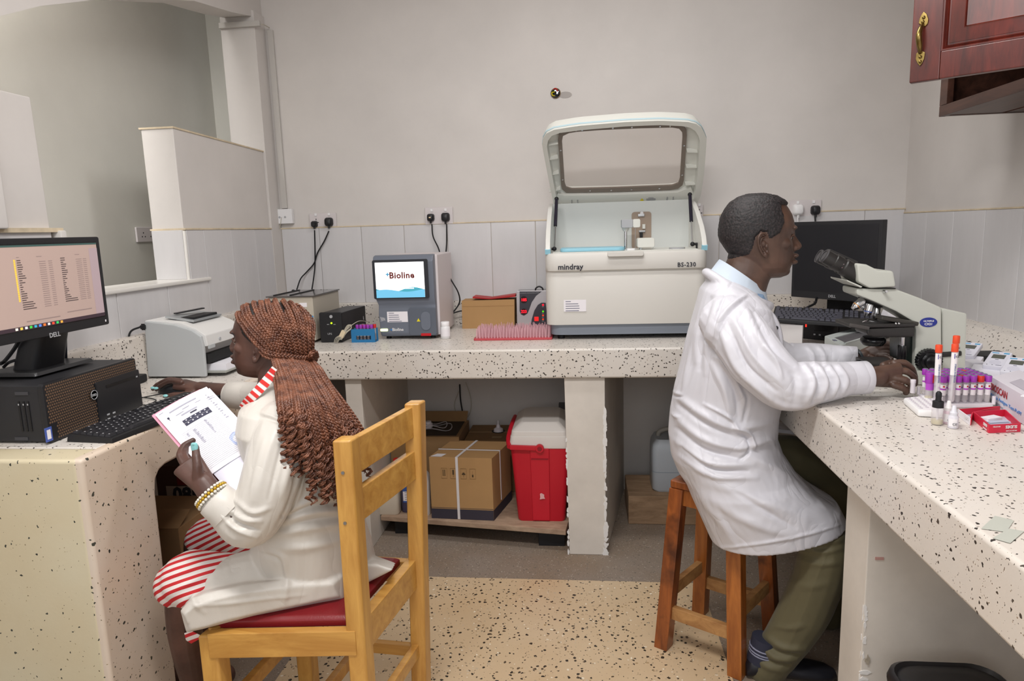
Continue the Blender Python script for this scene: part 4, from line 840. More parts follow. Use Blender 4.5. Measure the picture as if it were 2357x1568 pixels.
# printer: feeds towards the room, its grey side to us
yp = 2.30
prn = thing('printer', 'compact grey and white laser printer on the left counter', 'printer', (-1.48, 2.45, ZC))
def PB(mb, name, m, **k): return mb.build(name, m, prn, world=True, **k)
M_prw = mat('printer_white', '#d9d8d6', .4); M_prg = mat('printer_grey', '#b4b7b8', .45)
side = [(340, 868), (331, 740), (345, 741), (400, 748), (440, 760), (462, 775), (468, 800), (474, 868)]
sp = [P(px, py, y=yp) for px, py in side]; zb0 = ZC+.003
sp = [V((q.x, yp, max(q.z, zb0))) for q in sp]; Dp = .285
PB(MB().prism(sp, (0, .016, 0)), 'side_panel', M_prg, bevel=.005)
PB(MB().prism([q+V((0, Dp-.016, 0)) for q in sp], (0, .016, 0)), 'side_panel', M_prg, bevel=.005)
xr_ = max(q.x for q in sp); xl_ = min(q.x for q in sp); ztp = P(331, 738, y=yp).z
fr = [P(px, py, y=yp) for px, py in ((345, 742), (400, 747), (440, 757), (466, 772), (480, 800), (490, 868))]
prof = [V((xl_+.004, 0, ztp-.002)), V((xl_+.06, 0, ztp-.004)), V((xl_+.14, 0, ztp-.012)), V((xr_-.03, 0, ztp-.035)), V((xr_+.005, 0, ztp-.06)), V((xr_+.010, 0, ztp-.10)), V((xr_-.03, 0, ztp-.105)), V((xr_-.03, 0, zb0)), V((xl_+.004, 0, zb0))]
PB(MB().prism([q+V((0, yp+.014, 0)) for q in prof], (0, Dp-.028, 0)), 'body', M_prw, bevel=.004)
PB(MB().box(xl_+.075, xl_+.16, yp+.07, yp+Dp-.05, ztp-.012, ztp+.0005), 'output_well', M_rubber, bevel=.002)
PB(MB().prism([(xl_+.06, yp+.05, ztp+.002), (xl_+.17, yp+.05, ztp-.016), (xl_+.17, yp+.055, ztp-.010), (xl_+.06, yp+.055, ztp+.008)], (0, Dp-.09, 0)), 'output_tray', mat('smoked_tray', '#8f9294', .3))
PB(MB().bar((xl_+.07, yp+.10, ztp+.012), (xl_+.125, yp+.2, ztp+.020), .02, .004), 'paper_stop', M_black)
PB(MB().box(xr_-.028, xr_+.0012, yp+.02, yp+Dp-.02, ZC+.05, ZC+.082), 'tray_mouth', M_hole)
PB(MB().box(xr_-.05, xr_+.06, yp+.03, yp+Dp-.03, ZC+.012, ZC+.020), 'input_tray', mat('tray_grey', '#9b9c96', .45), bevel=.002)
PB(MB().box(xr_-.04, xr_+.055, yp+.045, yp+Dp-.045, ZC+.020, ZC+.044), 'paper_stack', M_paper)
PB(MB().box(xr_+.006, xr_+.0115, yp+.02, yp+.06, ZC+.105, ZC+.118), 'button_panel', M_prg); c = P(487, 800, x=xr_+.012)
PB(MB().cyl((xr_+.006, yp+.10, ztp-.085), .006, .006, axis=(1, 0, 0), n=12), 'button', M_lgrey)
PB(MB().box(xl_-.001, xl_+.012, yp-.0015, yp+.002, ztp-.035, ztp-.012), 'cable_socket', M_hole)
PB(MB().box(xl_+.002, xl_+.016, yp-.012, yp, ztp-.030, ztp-.016), 'cable_plug', M_rubber)
cable('printer_cable', [(xl_+.004, yp-.006, ztp-.02), (xl_-.03, yp-.03, ztp-.045), (xl_-.035, yp-.03, ZC+.07), (xl_-.02, yp-.03, ZC+.02), (xl_+.02, yp-.06, ZC+.008)], .0035, M_rubber, None, parent=prn)
cable('printer_cable', [(xl_+.0, yp-.004, ZC+.09), (xl_-.03, yp-.06, ZC+.105), (xl_+.0, yp-.25, ZC+.11), (xl_+.05, 1.90, ZC+.06), (xl_+.03, 1.89, ZC+.01)], .0035, M_rubber, None, parent=prn)
PB(MB().rbox(xl_-.04, xl_+.03, yp-.10, yp-.04, ZC+.001, ZC+.028, .01), 'power_brick', M_rubber, bevel=.004)
cable('monitor_cable', [P(0, 838, x=-1.55), P(12, 830, x=-1.55), P(35, 800, x=-1.52), P(50, 770, x=-1.48)], .005, M_rubber, None, parent=mo)
cable('monitor_cable', [P(8, 846, x=-1.55), P(20, 835, x=-1.55), P(40, 828, x=-1.53)], .004, M_rubber, None, parent=mo)
cable('monitor_cable', [P(150, 760, x=-1.50), P(151, 790, x=-1.52), P(152, 826, x=-1.55)], .004, mat('blue_black_cable', '#1a2236', .5), None, parent=mo)
# socket on the far wall of the next room
ms_ = thing('wall_socket', 'pale wall socket on the next room\'s wall, seen through the hatch', 'socket', (-2.1, 3.12, 1.46))
c0, c1 = P(313, 558, x=-2.098), P(352, 523, x=-2.098)
MB().box(-2.098, -2.088, c0.y, c1.y+.02, c0.z, c1.z).build('plate', M_sock, ms_, world=True, bevel=.003)
for f in (.3, .7):
    yq = c0.y+(c1.y+.02-c0.y)*f; zq = (c0.z+c1.z)/2
    for dy, dz in ((0, .008), (-.011, -.010), (.011, -.010)): MB().box(-2.0885, -2.0875, yq+dy-.003, yq+dy+.003, zq+dz-.003, zq+dz+.003).build('pin_hole', M_hole, ms_, world=True)
# ------------------------------------------------------------------ right counter
# desktop computer, keyboard on top, monitor behind
pcd = V((.15, -.123, 0)).normalized(); pcn = V((pcd.y, -pcd.x, 0))        # pcn: towards the man
a0 = V((.885, 3.035, ZC))
pc = thing('desktop_computer', 'black desktop computer with a red light, lying under the keyboard by the right monitor', 'computer', a0)
def pcb(u0, u1, d0, d1, z0, z1, name, m, **k):
    q = lambda u, d, z: a0+pcd*u-pcn*d+V((0, 0, z))
    return MB().hexa([q(u0, d0, z0), q(u1, d0, z0), q(u1, d1, z0), q(u0, d1, z0)], [q(u0, d0, z1), q(u1, d0, z1), q(u1, d1, z1), q(u0, d1, z1)]).build(name, m, pc, world=True, **k)
pcb(-.04, .33, .01, .25, .004, .092, 'case', MATS['case_black'], bevel=.003)
pcb(-.045, .335, 0, .012, .002, .094, 'front_panel', M_black, bevel=.004)
c = P(1856, 757, y=2.98); u = (c-a0).dot(pcd)
pcb(.062, .068, -.001, .002, .052, .085, 'power_light', mat('lit_red_bar', '#ff2820', .4, emit='#ff3020', es=1.4))
pcb(.10, .20, -.004, .004, .04, .085, 'drive_door', M_blackg, bevel=.002)
for k in range(2): pcb(.098+.022*k, .106+.022*k, -.0012, .001, .020, .026, 'usb_port', M_lgrey)
keyboard('black keyboard resting on the desktop computer, in front of the right monitor', P(1783, 704, z=1.078), P(1996, 716, z=1.064)-P(1783, 704, z=1.078), P(1785, 742, z=1.036)-P(1783, 704, z=1.078), L=.40, D=.155, legend=False, km=mat('greyish_key', '#3d3d48', .45))
cable('keyboard_cable', [V((.96, 3.0, 1.02)), V((1.0, 2.96, 1.0)), V((1.02, 2.955, .965)), V((.99, 2.94, .945)), V((.985, 2.95, .95))], .0018, M_rubber, None, parent=pc)
mA, mB = V((.990, 3.40, 0)), V((1.240, 3.045, 0)); md = (mB-mA).normalized(); mn = V((md.y, -md.x, 0))
mA = mA-md*.004; mB = mB+md*.004; ln = (mB-mA).length; zt_, zb_ = 1.424, 1.070
m2 = thing('monitor', 'dark switched-off monitor on the right counter behind the microscope', 'monitor', (mA+mB)/2-mn*.06+V((0, 0, ZC)))
def m2b(u0, u1, d0, d1, z0, z1, name, m, **k):
    q = lambda u, d, z: V((mA.x, mA.y, 0))+md*u+mn*d+V((0, 0, z))
    return MB().hexa([q(u0, d0, z0), q(u0, d1, z0), q(u1, d1, z0), q(u1, d0, z0)], [q(u0, d0, z1), q(u0, d1, z1), q(u1, d1, z1), q(u1, d0, z1)]).build(name, m, m2, world=True, **k)
m2b(0, ln, -.035, 0, zb_, zt_, 'casing', mat('casing_charcoal', '#2b2b2e', .4), bevel=.003)
m2b(.015, ln-.015, -.002, .0008, zb_+.034, zt_-.016, 'screen', mat('dark_screen', '#26262a', .28))
m2b(.08, ln-.08, -.06, -.034, zb_+.05, zt_-.06, 'casing_back', M_black, bevel=.006)
m2b(ln*.36, ln*.66, -.075, -.05, ZC+.01, zb_+.08, 'neck', M_blackg, bevel=.003); m2b(ln*.2, ln*.8, -.15, .02, ZC, ZC+.012, 'stand_base', M_black, bevel=.003)
q = V((mA.x, mA.y, 0))+md*(ln*.5)+mn*.0008; text('DELL', .017, M_lgrey, m2, (q.x, q.y, zb_+.011), md, (0, 0, 1), 'maker_lettering', align='CENTER', bold=.0004)
cable('monitor_cable', [P(1880, 684, y=3.2), P(1876, 698, y=3.2), P(1862, 706, y=3.1), P(1850, 712, y=3.1)], .0055, M_rubber, None, parent=m2)
# white note pad standing against the computer
c = P(1793, 745, y=2.86); d = P(1847, 795, y=2.80)
pp = P(1785, 744, y=2.84), P(1848, 749, y=2.80), P(1846, 792, y=2.80), P(1788, 798, y=2.84)
single('note_pad', MB().prism(list(pp), (.01, .022, 0)), mat('pad_white', '#d5d2d2', .7), 'blank white pad standing behind the man\'s forearm, before the black desktop computer', 'pad', pp[3], bevel=.001)
# white papers / device behind the stage
single('rolled_paper', MB().tube([P(2036, 722, y=2.9), P(2060, 728, y=2.9), P(2095, 738, y=2.9)], [.028, .03, .026], 14), M_paper, 'white rounded packet behind the microscope arm', 'packet', P(2060, 740, y=2.9))
# pale grey instrument with a dark recessed top
gi0 = P(1936, 812, z=ZC+.004)
def gz(px, py, z): return P(px, py, z=z)
zl, zh = ZC+.012, ZC+.062
tl_, tf_, tr_, tb2 = gz(1898, 773, zh), gz(1936, 795, zh), gz(2125, 752, zh), gz(1985, 750, zh)
tr_ = tf_+(tb2-tl_)*1.0
gp = thing('pale_instrument', 'pale grey flat instrument with a dark recessed top, behind the microscope', 'instrument', (tf_.x, tf_.y, ZC))
ex_ = (tf_-tl_); ey_ = (tb2-tl_)
low = [V((q.x, q.y, zl)) for q in (tl_, tf_, tr_, tb2)]
MB().hexa(low, [tl_, tf_, tr_, tb2]).build('body', mat('pale_grey_green', '#c3cac8', .4), gp, world=True, bevel=.004)
def gq(u, v, dz=0): return tl_+ex_*u+ey_*v+V((0, 0, dz))
MB().add([gq(.40, .10, .0008), gq(.93, .14, .0008), gq(.93, .92, .0008), gq(.40, .92, .0008)], [(0, 1, 2, 3)]).build('dark_top', mat('dark_grey_glass', '#6d6b6e', .25), gp, world=True)
for a, b in (((.36, .06), (.97, .10)), ((.36, .06), (.36, .96)), ((.97, .10), (.97, .96))): MB().bar(gq(*a, .001), gq(*b, .001), .008, .004).build('raised_rim', MATS['pale_grey_green'], gp, world=True)
c = gq(.55, .03, .0012); MB().bar(c-ex_*.06, c+ex_*.06, .012, .001).build('printed_mark', M_ink, gp, world=True)
for u, v in ((.03, .05), (.9, .06), (.9, .9), (.05, .9)): q = gq(u, v); MB().cyl((q.x, q.y, ZC), .012, .02, n=10).build('foot', M_rubber, gp, world=True)
# --- microscope, eyepieces towards the man
yn = 2.12
mi = thing('microscope', 'pale green-grey binocular microscope with black stage and eyepieces, before the man', 'microscope', (1.02, 2.2, ZC))
M_mi = mat('microscope_grey_green', '#c6c8bf', .38); M_mid = mat('microscope_black', '#2d2b2a', .4)
def XB(mb, name, m, **k): return mb.build(name, m, mi, world=True, **k)
def pg(pts, y, dep, name, m, bevel=.004, **k):
    w_ = [P(px, py, y=y) for px, py in pts]; w_ = [V((q.x, q.y, max(q.z, ZC+.0005))) for q in w_]
    return XB(MB().prism(w_, (0, dep, 0)), name, m, bevel=bevel, **k)
pg([(1962, 866), (2000, 860), (2092, 856), (2142, 852), (2152, 893), (2090, 893), (1966, 893)], yn, .17, 'base', M_mi)
pg([(1972, 664), (1972, 679), (1990, 686), (2010, 694), (2062, 717), (2104, 742), (2108, 760), (2106, 840), (2100, 893), (2168, 893), (2168, 708), (2120, 687), (2064, 666)], yn+.02, .12, 'limb', M_mi, bevel=.006)
pg([(2168, 709), (2168, 890), (2222, 884), (2227, 722)], yn+.035, .14, 'lamp_housing', M_mi, bevel=.006)
pg([(2160, 812), (2215, 808), (2215, 820), (2160, 824)], yn+.03, .14, 'housing_band', M_mid)
pg([(2073, 738), (2106, 742), (2106, 846), (2073, 830)], yn+.04, .08, 'focus_guide', mat('glossy_black_green', '#1b2420', .25))
# head
hd = [(1972, 607), (1996, 609), (2022, 622), (2058, 624), (2064, 661), (2002, 664), (1976, 650)]
pg(hd, yn+.005, .15, 'head', M_mi, bevel=.008)
pg([(1949, 644), (1986, 660), (1982, 663), (1950, 648)], yn+.01, .14, 'head_underside', M_mi, bevel=.002)
pg([(1975, 663), (2062, 663), (2062, 667), (1975, 667)], yn+.03, .10, 'head_collar', M_mid, bevel=.001)
for k, y in enumerate((yn+.045, yn+.11)):
    dx, dy = (0, 0) if k == 0 else (-3, -3)
    a, b, c_ = P(1974+dx*.3, 633, y=y), P(1944, 613, y=y), P(1896+dx*.5, 588, y=y)
    if k == 1: a, b, c_ = P(1966, 628, y=yn+.11)+V((0, 0, .004)), P(1940, 613, y=yn+.11)+V((0, 0, .004)), P(1883, 589, y=yn+.11)
    dr = (c_-a).normalized(); L_ = (c_-a).length
    e = XB(MB().lathe([(.026, -.02), (.026, L_*.42), (.0225, L_*.45), (.0225, L_*.5), (.024, L_*.52), (.024, L_*.70), (.0215, L_*.72), (.0215, L_*.9), (.0205, L_*.99), (.016, L_*1.0), (.015, L_*.94)], a, dr, 22), 'eyepiece_tube', M_mid, smooth=40)
    MB().lathe([(.0155, L_*.945), (.0005, L_*.95)], a, dr, 18).build('eye_lens', mat('lens_glass', '#6a6a70', .05, .2), e, world=True)
    MB().lathe([(.0165, L_*.985), (.021, L_*1.0), (.0222, L_*.965), (.0216, L_*.955)], a, dr, 20).build('eye_cup', mat('worn_rubber', '#4a484a', .6), e, world=True)
    for t in (.5, .54): MB().ball(a+dr*L_*t+V((0, -.0235, .004 if t < .52 else -.008)), .0022, 6, 4).build('set_screw', M_steel, e, world=True)
for s in (-1, 1): pg([(1915+s*2, 586+s*12), (1975, 616+s*14), (1975, 622+s*14), (1910+s*2, 590+s*12)], yn+.075, .03, 'eyepiece_bridge', M_mid, bevel=.001)
c = P(2034, 671, y=yn+.016); XB(MB().lathe([(.0045, 0), (.0045, .018), (.0035, .02)], c, (0, -1, .1), 12), 'clamp_screw', M_steel)
# nosepiece and objectives
c0, c1 = P(1974, 682, y=yn+.08), P(2034, 706, y=yn+.08); cn = (c0+c1)/2; ax = (c1-c0).normalized(); dn = V((-ax.z, 0, ax.x)); dn = -dn if dn.z > 0 else dn
XB(MB().lathe([(.030, -.010), (.037, -.004), (.038, .004), (.028, .012)], cn, dn, 28), 'nosepiece', M_mid, smooth=40)
M_chr = M_steel; M_or = mat('orange_ring', '#d08a20', .4); M_br = mat('blue_ring', '#3050a0', .4)
for (px0, py0, px1, py1, r, ring, y) in ((1988, 690, 1962, 712, .0125, M_or, yn+.06), (2003, 700, 1995, 728, .0125, M_br, yn+.05), (2018, 706, 2014, 735, .012, None, yn+.085), (1994, 694, 1984, 714, .010, None, yn+.11)):
    a, b = P(px0, py0, y=y), P(px1, py1, y=y); d = (b-a).normalized(); L_ = (b-a).length
    e = XB(MB().lathe([(r*.9, 0), (r, .004), (r, L_*.55), (r*.93, L_*.58), (r*.93, L_*.72), (r*.7, L_*.85), (r*.55, L_*.98), (r*.3, L_)], a, d, 18), 'objective', M_chr, smooth=30)
    if ring: MB().lathe([(r*.96, L_*.60), (r*.97, L_*.60), (r*.97, L_*.65), (r*.96, L_*.65)], a, d, 18).build('colour_ring', ring, e, world=True)
# stage
pg([(1958, 747), (2108, 744), (2108, 753), (1958, 756)], yn-.01, .13, 'stage_plate', M_mid, bevel=.003)
pg([(1996, 757), (2106, 752), (2106, 775), (2095, 777), (2012, 777), (1996, 772)], yn-.01, .10, 'stage_carrier', M_mid, bevel=.006)
XB(MB().bar(P(1956, 748, y=yn-.014), P(2000, 756, y=yn-.014), .012, .010, up=(0, 0, 1)), 'stage_arm', mat('stage_grey', '#4a4644', .45), bevel=.002)
XB(MB().bar(P(2022, 730, y=yn+.02), P(2106, 744, y=yn+.02), .05, .012), 'slide_guide', mat('guide_black', '#3a3733', .4), bevel=.003)
for px in (2062, 2069): c = P(px, 745, y=yn-.012); XB(MB().ball(c, .0035, 8, 6), 'guide_screw', M_steel)
XB(MB().bar(P(2002, 739, y=yn+.05), P(2042, 745, y=yn+.05), .03, .0018), 'glass_slide', M_lgrey)
XB(MB().tube(smooth_path([P(1985, 742, y=yn), P(1995, 738, y=yn), P(2004, 736, y=yn+.02)], 5), .0022, 6), 'slide_clip', M_steel)
c = P(2010, 790, y=yn+.06); XB(MB().lathe([(.030, .02), (.036, .012), (.036, .004), (.028, -.006)], P(2010, 775, y=yn+.06)+V((0, 0, -.02)), (0, 0, 1), 24), 'condenser', M_blackg, smooth=40)
a = P(2076, 800, y=yn+.01); b = P(2076, 780, y=yn+.01)
XB(MB().cyl((a.x, yn+.01, a.z-.005), .0065, b.z-a.z+.01, n=14), 'knob_shaft', M_steel)
def ribbed(c, r, h, ax, n=26, name='knob', m=M_blackg, k=.06):
    ax = V(ax).normalized(); p = ax.orthogonal().normalized(); q = ax.cross(p); rings = []
    for rr_, z in ((r*.94, 0), (r, h*.06), (r, h*.94), (r*.94, h)): rings.append([V(c)+ax*z+(p*math.cos(2*PI*i/(2*n))+q*math.sin(2*PI*i/(2*n)))*rr_*(1 if i % 2 else 1-k) for i in range(2*n)])
    return XB(MB().loft(rings), name, m, smooth=20)
z1 = P(2075, 795, y=yn+.01).z; z0 = P(2075, 832, y=yn+.01).z
ribbed((a.x, yn+.01, z0), .0125, z1-z0, (0, 0, 1), 14, 'stage_knob')
c = P(2134, 829, y=yn+.02); ribbed((c.x, yn+.02, c.z), .037, .020, (0, -1, 0), 26, 'coarse_focus_knob'); XB(MB().lathe([(.028, .02), (.026, .024), (.021, .026), (.021, .040), (.018, .042)], (c.x, yn+.02, c.z), (0, -1, 0), 26), 'fine_focus_knob', M_blackg, smooth=40)
# illuminator on the base
c = P(1992, 836, y=yn+.07); XB(MB().lathe([(.038, 0), (.038, .008), (.034, .014), (.030, .016), (.026, .012)], (c.x, yn+.07, c.z-.012), (0, 0, 1), 30), 'illuminator', M_blackg, smooth=40); XB(MB().lathe([(.026, .0125), (.012, .018), (.0005, .020)], (c.x, yn+.07, c.z-.012), (0, 0, 1), 24), 'illuminator_lens', mat('lens_clear', '#aab0b8', .05, .3), smooth=60)
pg([(2004, 838), (2075, 838), (2092, 847), (2004, 847)], yn+.02, .12, 'base_top', M_mid, bevel=.003)
# makers oval
yo = yn+.0195
c = P(2137, 742, y=yo); a = P(2117, 742, y=yo); wv = c.x-a.x; hv = (P(2137, 731, y=yo).z-P(2137, 753, y=yo).z)/2
XB(MB().loft([[(c.x+wv*math.cos(t), y, c.z+hv*math.sin(t)) for t in [2*PI*k/32 for k in range(32)]] for y in (yo+.001, yo-.0012)]), 'maker_badge', mat('badge_blue', '#27348c', .35))
text('OLYMPUS', .0068, M_white, mi, (c.x, yo-.0014, c.z+.0015), (1, 0, 0), (0, 0, 1), 'badge_lettering', align='CENTER', bold=.0002); text('CX21', .0095, M_white, mi, (c.x, yo-.0014, c.z-.0085), (1, 0, 0), (0, 0, 1), 'badge_lettering', align='CENTER', bold=.0003)
# ------------------------------------------------------------------ tubes and boxes by the microscope
M_foam = mat('white_rack_plastic', '#efeeee', .35); M_wh = mat('milky_plastic', '#e9e4ea', .35)
# white rack with many holes
ra, rb, rc, rd = P(2079, 915, z=ZC+.018), P(2113, 953, z=ZC+.004), P(2178, 948, z=ZC+.018), P(2150, 907, z=ZC+.018)
rb = P(2113, 944, z=ZC+.018)
wr_ = thing('vial_rack', 'low white plastic rack full of small holes, beside the man\'s right hand', 'rack', (ra.x, ra.y, ZC))
bot = [V((q.x, q.y, ZC)) for q in (ra, rb, rc, rd)]; ins = lambda q: q
MB().hexa(bot, [ra, rb, rc, rd]).build('block', M_foam, wr_, world=True, bevel=.006)
hm = None
for i in range(5):
    for j in range(8):
        q = ra+(rd-ra)*(.14+.18*i)+(rb-ra)*(.10+.115*j)+V((0, 0, .0006))
        mb = MB().cyl(q-V((0, 0, .0004)), .0042, .0008, n=10)
        mb.build('hole', mat('hole_shadow_grey', '#c9c2ca', .6), wr_, world=True)
vl = single('small_vial', MB().lathe([(.0055, 0), (.0065, .002), (.0065, .028), (.0072, .029), (.0072, .038), (.002, .0385)], P(2100, 905, z=ZC+.018), n=14), M_wh, 'small empty milky vial standing at the back corner of the white rack', 'vial', P(2100, 905, z=ZC+.018))
# purple-capped tubes in a white rack
o0 = V((P(2270, 936, z=ZC).x, P(2270, 936, z=ZC).y, ZC+.012))
fx_ = P(2200, 936, z=ZC+.012)-P(2270, 935, z=ZC+.012); fx_ = fx_/4          # one step to the left along the front row
bk = (P(2222, 862, z=ZC+.075)-P(2270, 880, z=ZC+.075))/5                     # one step towards the back
tr2 = thing('tube_rack', 'white plastic rack holding rows of purple-capped blood tubes by the microscope', 'rack', (o0.x, o0.y, ZC))
NC, NR = 7, 6
cn = [o0-fx_*.6-bk*.6, o0+fx_*(NC-.4)-bk*.6, o0+fx_*(NC-.4)+bk*(NR-.4), o0-fx_*.6+bk*(NR-.4)]
MB().hexa([V((q.x, q.y, ZC)) for q in cn], [V((q.x, q.y, ZC+.011)) for q in cn]).build('base', M_wh, tr2, world=True, bevel=.002)
for cq in cn: MB().cyl((cq.x*.985+.015*o0.x, cq.y, ZC+.009), .0045, .022, n=10).build('post', M_wh, tr2, world=True)
ords = ('front', 'second', 'third', 'fourth', 'fifth', 'back'); cols_ = ('rightmost', 'second from right', 'third from right', 'middle', 'third from left', 'second from left', 'leftmost')
redset = {(1, 0), (3, 1), (6, 2), (5, 3), (1, 4), (2, 5), (4, 5)}
def empty_tube(loc, label, cap): return make_tube(loc, label, cap=cap, h=.072, r=.0066, fill=None, group='capped tubes in the white rack')
protoP = protoR = None
for j in range(NR):
    for i in range(NC):
        red = (i, j) in redset; lab = '%s-capped blood tube, %s row of the white rack, %s' % ('red' if red else 'purple', ords[j], cols_[i])
        q = o0+fx_*i+bk*j; q = V((q.x, q.y, ZC+.0115))
        if red and protoR: dup(protoR, q, random.uniform(0, .6)-.3, lab)
        elif not red and protoP: dup(protoP, q, random.uniform(0, .6)-.3, lab)
        else:
            t = empty_tube(q, lab, M_redcap if red else M_purple)
            if red: protoR = t
            else: protoP = t
# swab tubes
M_or2 = mat('orange_red_cap', '#e04a26', .5)
def swab(px, pyt, pyb, y, label, rot=(0, 0, 0)):
    b = P(px, pyb, z=ZC+.004) if y is None else P(px, pyb, y=y); tp_ = P(px, pyt, y=b.y); h = tp_.z-b.z; r = .0072
    t = thing('swab_tube', label, 'swab', b, rot, 'swab tubes with orange-red caps')
    MB().lathe([(.001, 0), (r*.8, .001), (r, .006), (r, h-.018)], n=14).build('tube', M_clear, t, smooth=60)
    MB().lathe([(r*1.12, h-.020), (r*1.14, h-.019), (r*1.14, h-.002), (r*1.0, h)], n=16).build('cap', M_or2, t, smooth=40)
    MB().tube([(0, 0, .01), (0, 0, h-.03)], .0022, 8).build('swab_stick', M_white, t)
    lb = MB().loft([[(math.cos(a)*r*1.04, math.sin(a)*r*1.04, z) for a in [PI*.98+PI*1.04*k/10 for k in range(11)]] for z in (h*.47, h-.022)], cap=False, closed=False).build('label', M_lab2, t, smooth=60)
    MB().box(-.0045, -.003, -r*1.06-.0002, -r*1.0, h-.036, h-.024).build('label_bar', mat('violet_print', '#5a4aa0', .6), lb)
    text('CE', .0075, M_dink, lb, (-.0015, -r*1.09, h-.034), (1, 0, 0), (0, 0, 1), 'label_mark', world=False)
    text('STERILE SWAB STICK', .0052, mat('blue_grey_print', '#5a6a9a', .6), lb, (-.0022, -r*1.09, h-.050), (0, 0, -1), (1, 0, 0), 'label_lettering', world=False)
    return t
swab(2155, 794, 925, 1.83, 'left swab tube with orange-red cap and white label, in the white rack', (0, -.02, 0))
swab(2189, 792, 925, 1.80, 'nearer of the two right swab tubes with orange-red cap, before the purple tubes', (0, 0, .1))
swab(2189, 773, 925, 1.86, 'farther of the two right swab tubes with orange-red cap, mostly hidden behind the nearer', (0, .01, 0))
# tall clear vial with purple label at left of the rack
b = P(2137, 920, z=ZC+.012)
vt = thing('sample_vial', 'clear vial with purple and red top and yellowish fluid, left of the purple tubes', 'vial', b)
MB().lathe([(.001, 0), (.009, .001), (.010, .006), (.010, .05)], n=16).build('glass', M_clear, vt, smooth=60)
MB().lathe([(.001, .001), (.0085, .002), (.009, .006), (.009, .010)], n=14).build('fluid', mat('yellowish_fluid', '#d8d0a0', .3), vt)
MB().lathe([(.0112, .046), (.0112, .072), (.010, .074)], n=16).build('cap', M_purple, vt, smooth=40)
MB().loft([[(math.cos(a)*.0115, math.sin(a)*.0115, z) for a in [PI*1.55+PI*.3*k/4 for k in range(5)]] for z in (.048, .070)], cap=False, closed=False).build('red_patch', M_redcap, vt)
MB().loft([[(math.cos(a)*.0104, math.sin(a)*.0104, z) for a in [PI*1.05+PI*.8*k/8 for k in range(9)]] for z in (.028, .046)], cap=False, closed=False).build('label', M_plab, vt)
# dropper bottle and two reagent bottles
b = P(2156, 977, z=ZC)
db = thing('dropper_bottle', 'clear bottle with a black rubber dropper and a little yellow fluid', 'bottle', b)
MB().lathe([(.001, 0), (.0125, .001), (.0135, .004), (.0125, .042), (.010, .046)], n=20).build('glass', M_clear, db, smooth=60)
MB().lathe([(.001, .0015), (.0115, .002), (.0125, .004), (.0123, .012)], n=18).build('fluid', mat('yellow_fluid', '#d0c692', .3), db)
MB().lathe([(.0122, .043), (.0122, .058), (.007, .060), (.0062, .066), (.0068, .070), (.0066, .078), (.004, .082), (.001, .083)], n=20).build('dropper', M_rubber, db, smooth=35)
MB().tube([(0, 0, .046), (0, 0, .012)], .0025, 8).build('pipette', M_wh, db)
for px, py, hh, col, lab, cl in ((2181, 975, .030, '#e8cfd8', 'small pinkish reagent bottle with a white conical cap, left of its clear twin', '#f4f0f0'), (2193, 985, .028, '#e8e6ee', 'small milky reagent bottle with a clear conical nozzle, nearest the slide box', '#dcdce4')):
    b = P(px, py, z=ZC)
    rb_ = thing('reagent_bottle', lab, 'bottle', b)
    MB().lathe([(.001, 0), (.0105, .0005), (.0112, .003), (.0112, hh), (.008, hh+.004)], n=20).build('bottle', mat('milky_'+col[1:], col, .3, alpha=.75), rb_, smooth=50)
    MB().lathe([(.0088, hh+.002), (.0088, hh+.010), (.006, hh+.013), (.004, hh+.026), (.003, hh+.027)], n=18).build('nozzle_cap', mat('cap_'+cl[1:], cl, .4, alpha=.9), rb_, smooth=40)
    lb = MB().loft([[(math.cos(a)*.0115, math.sin(a)*.0115, z) for a in [PI*1.08+PI*.5*k/6 for k in range(7)]] for z in (.006, hh-.004)], cap=False, closed=False).build('label', M_lab2, rb_, smooth=60)
    text('CE', .0085, M_dink, lb, (-.0075, -.0112, .009), (.93, -.35, 0), (0, 0, 1), 'label_mark', world=False)
# slide boxes
M_rbox = mat('red_card_box', '#cc2440', .5)
def slide_box(c, label, h=.020, wall=.0025, text_=True):
    """c: the four base corners, front-left, front-right, back-right, back-left"""
    t = thing('slide_box', label, 'box', c[0])
    for k in range(4):
        a, b = c[k], c[(k+1) % 4]; MB().bar(a+V((0, 0, h/2)), b+V((0, 0, h/2)), wall, h).build('side', M_rbox, t, world=True)
    MB().add([q+V((0, 0, .003)) for q in c], [(0, 1, 2, 3)]).build('inside', mat('slide_blue_grey', '#c3c6d6', .4), t, world=True)
    return t
z = ZC
c1 = [P(2276, 997, z=z), P(2347, 994, z=z), P(2306, 957, z=z), P(2235, 976, z=z)]
c1 = [c1[0], c1[1], P(2312, 961, z=z), P(2240, 966, z=z)]
sb = slide_box(c1, 'open red box with a few microscope slides in it, nearest the counter front')
fd_ = (c1[1]-c1[0]).normalized(); nf = V((fd_.y, -fd_.x, 0)); q = c1[0]+(c1[1]-c1[0])*.88+nf*.0022
text('SLIDES', .0095, M_white, sb, q+V((0, 0, .0165)), -fd_, (0, 0, -1), 'box_lettering', bold=.0003); text('MICROSCOPE', .0042, M_white, sb, q+V((0, 0, .0055)), -fd_, (0, 0, -1), 'box_lettering'); text('FROSTED', .0042, M_white, sb, q-fd_*.040+V((0, 0, .0165)), -fd_, (0, 0, -1), 'box_lettering')
ld = (c1[0]-c1[3]).normalized(); nl = V((ld.y, -ld.x, 0)); q = c1[3]+(c1[0]-c1[3])*.92+nl*.0022
text('SLIDES', .0085, M_white, sb, q+V((0, 0, .0165)), -ld, (0, 0, -1), 'box_lettering', bold=.0003); text('MICROSCOPE', .0042, M_white, sb, q+V((0, 0, .0055)), -ld, (0, 0, -1), 'box_lettering')
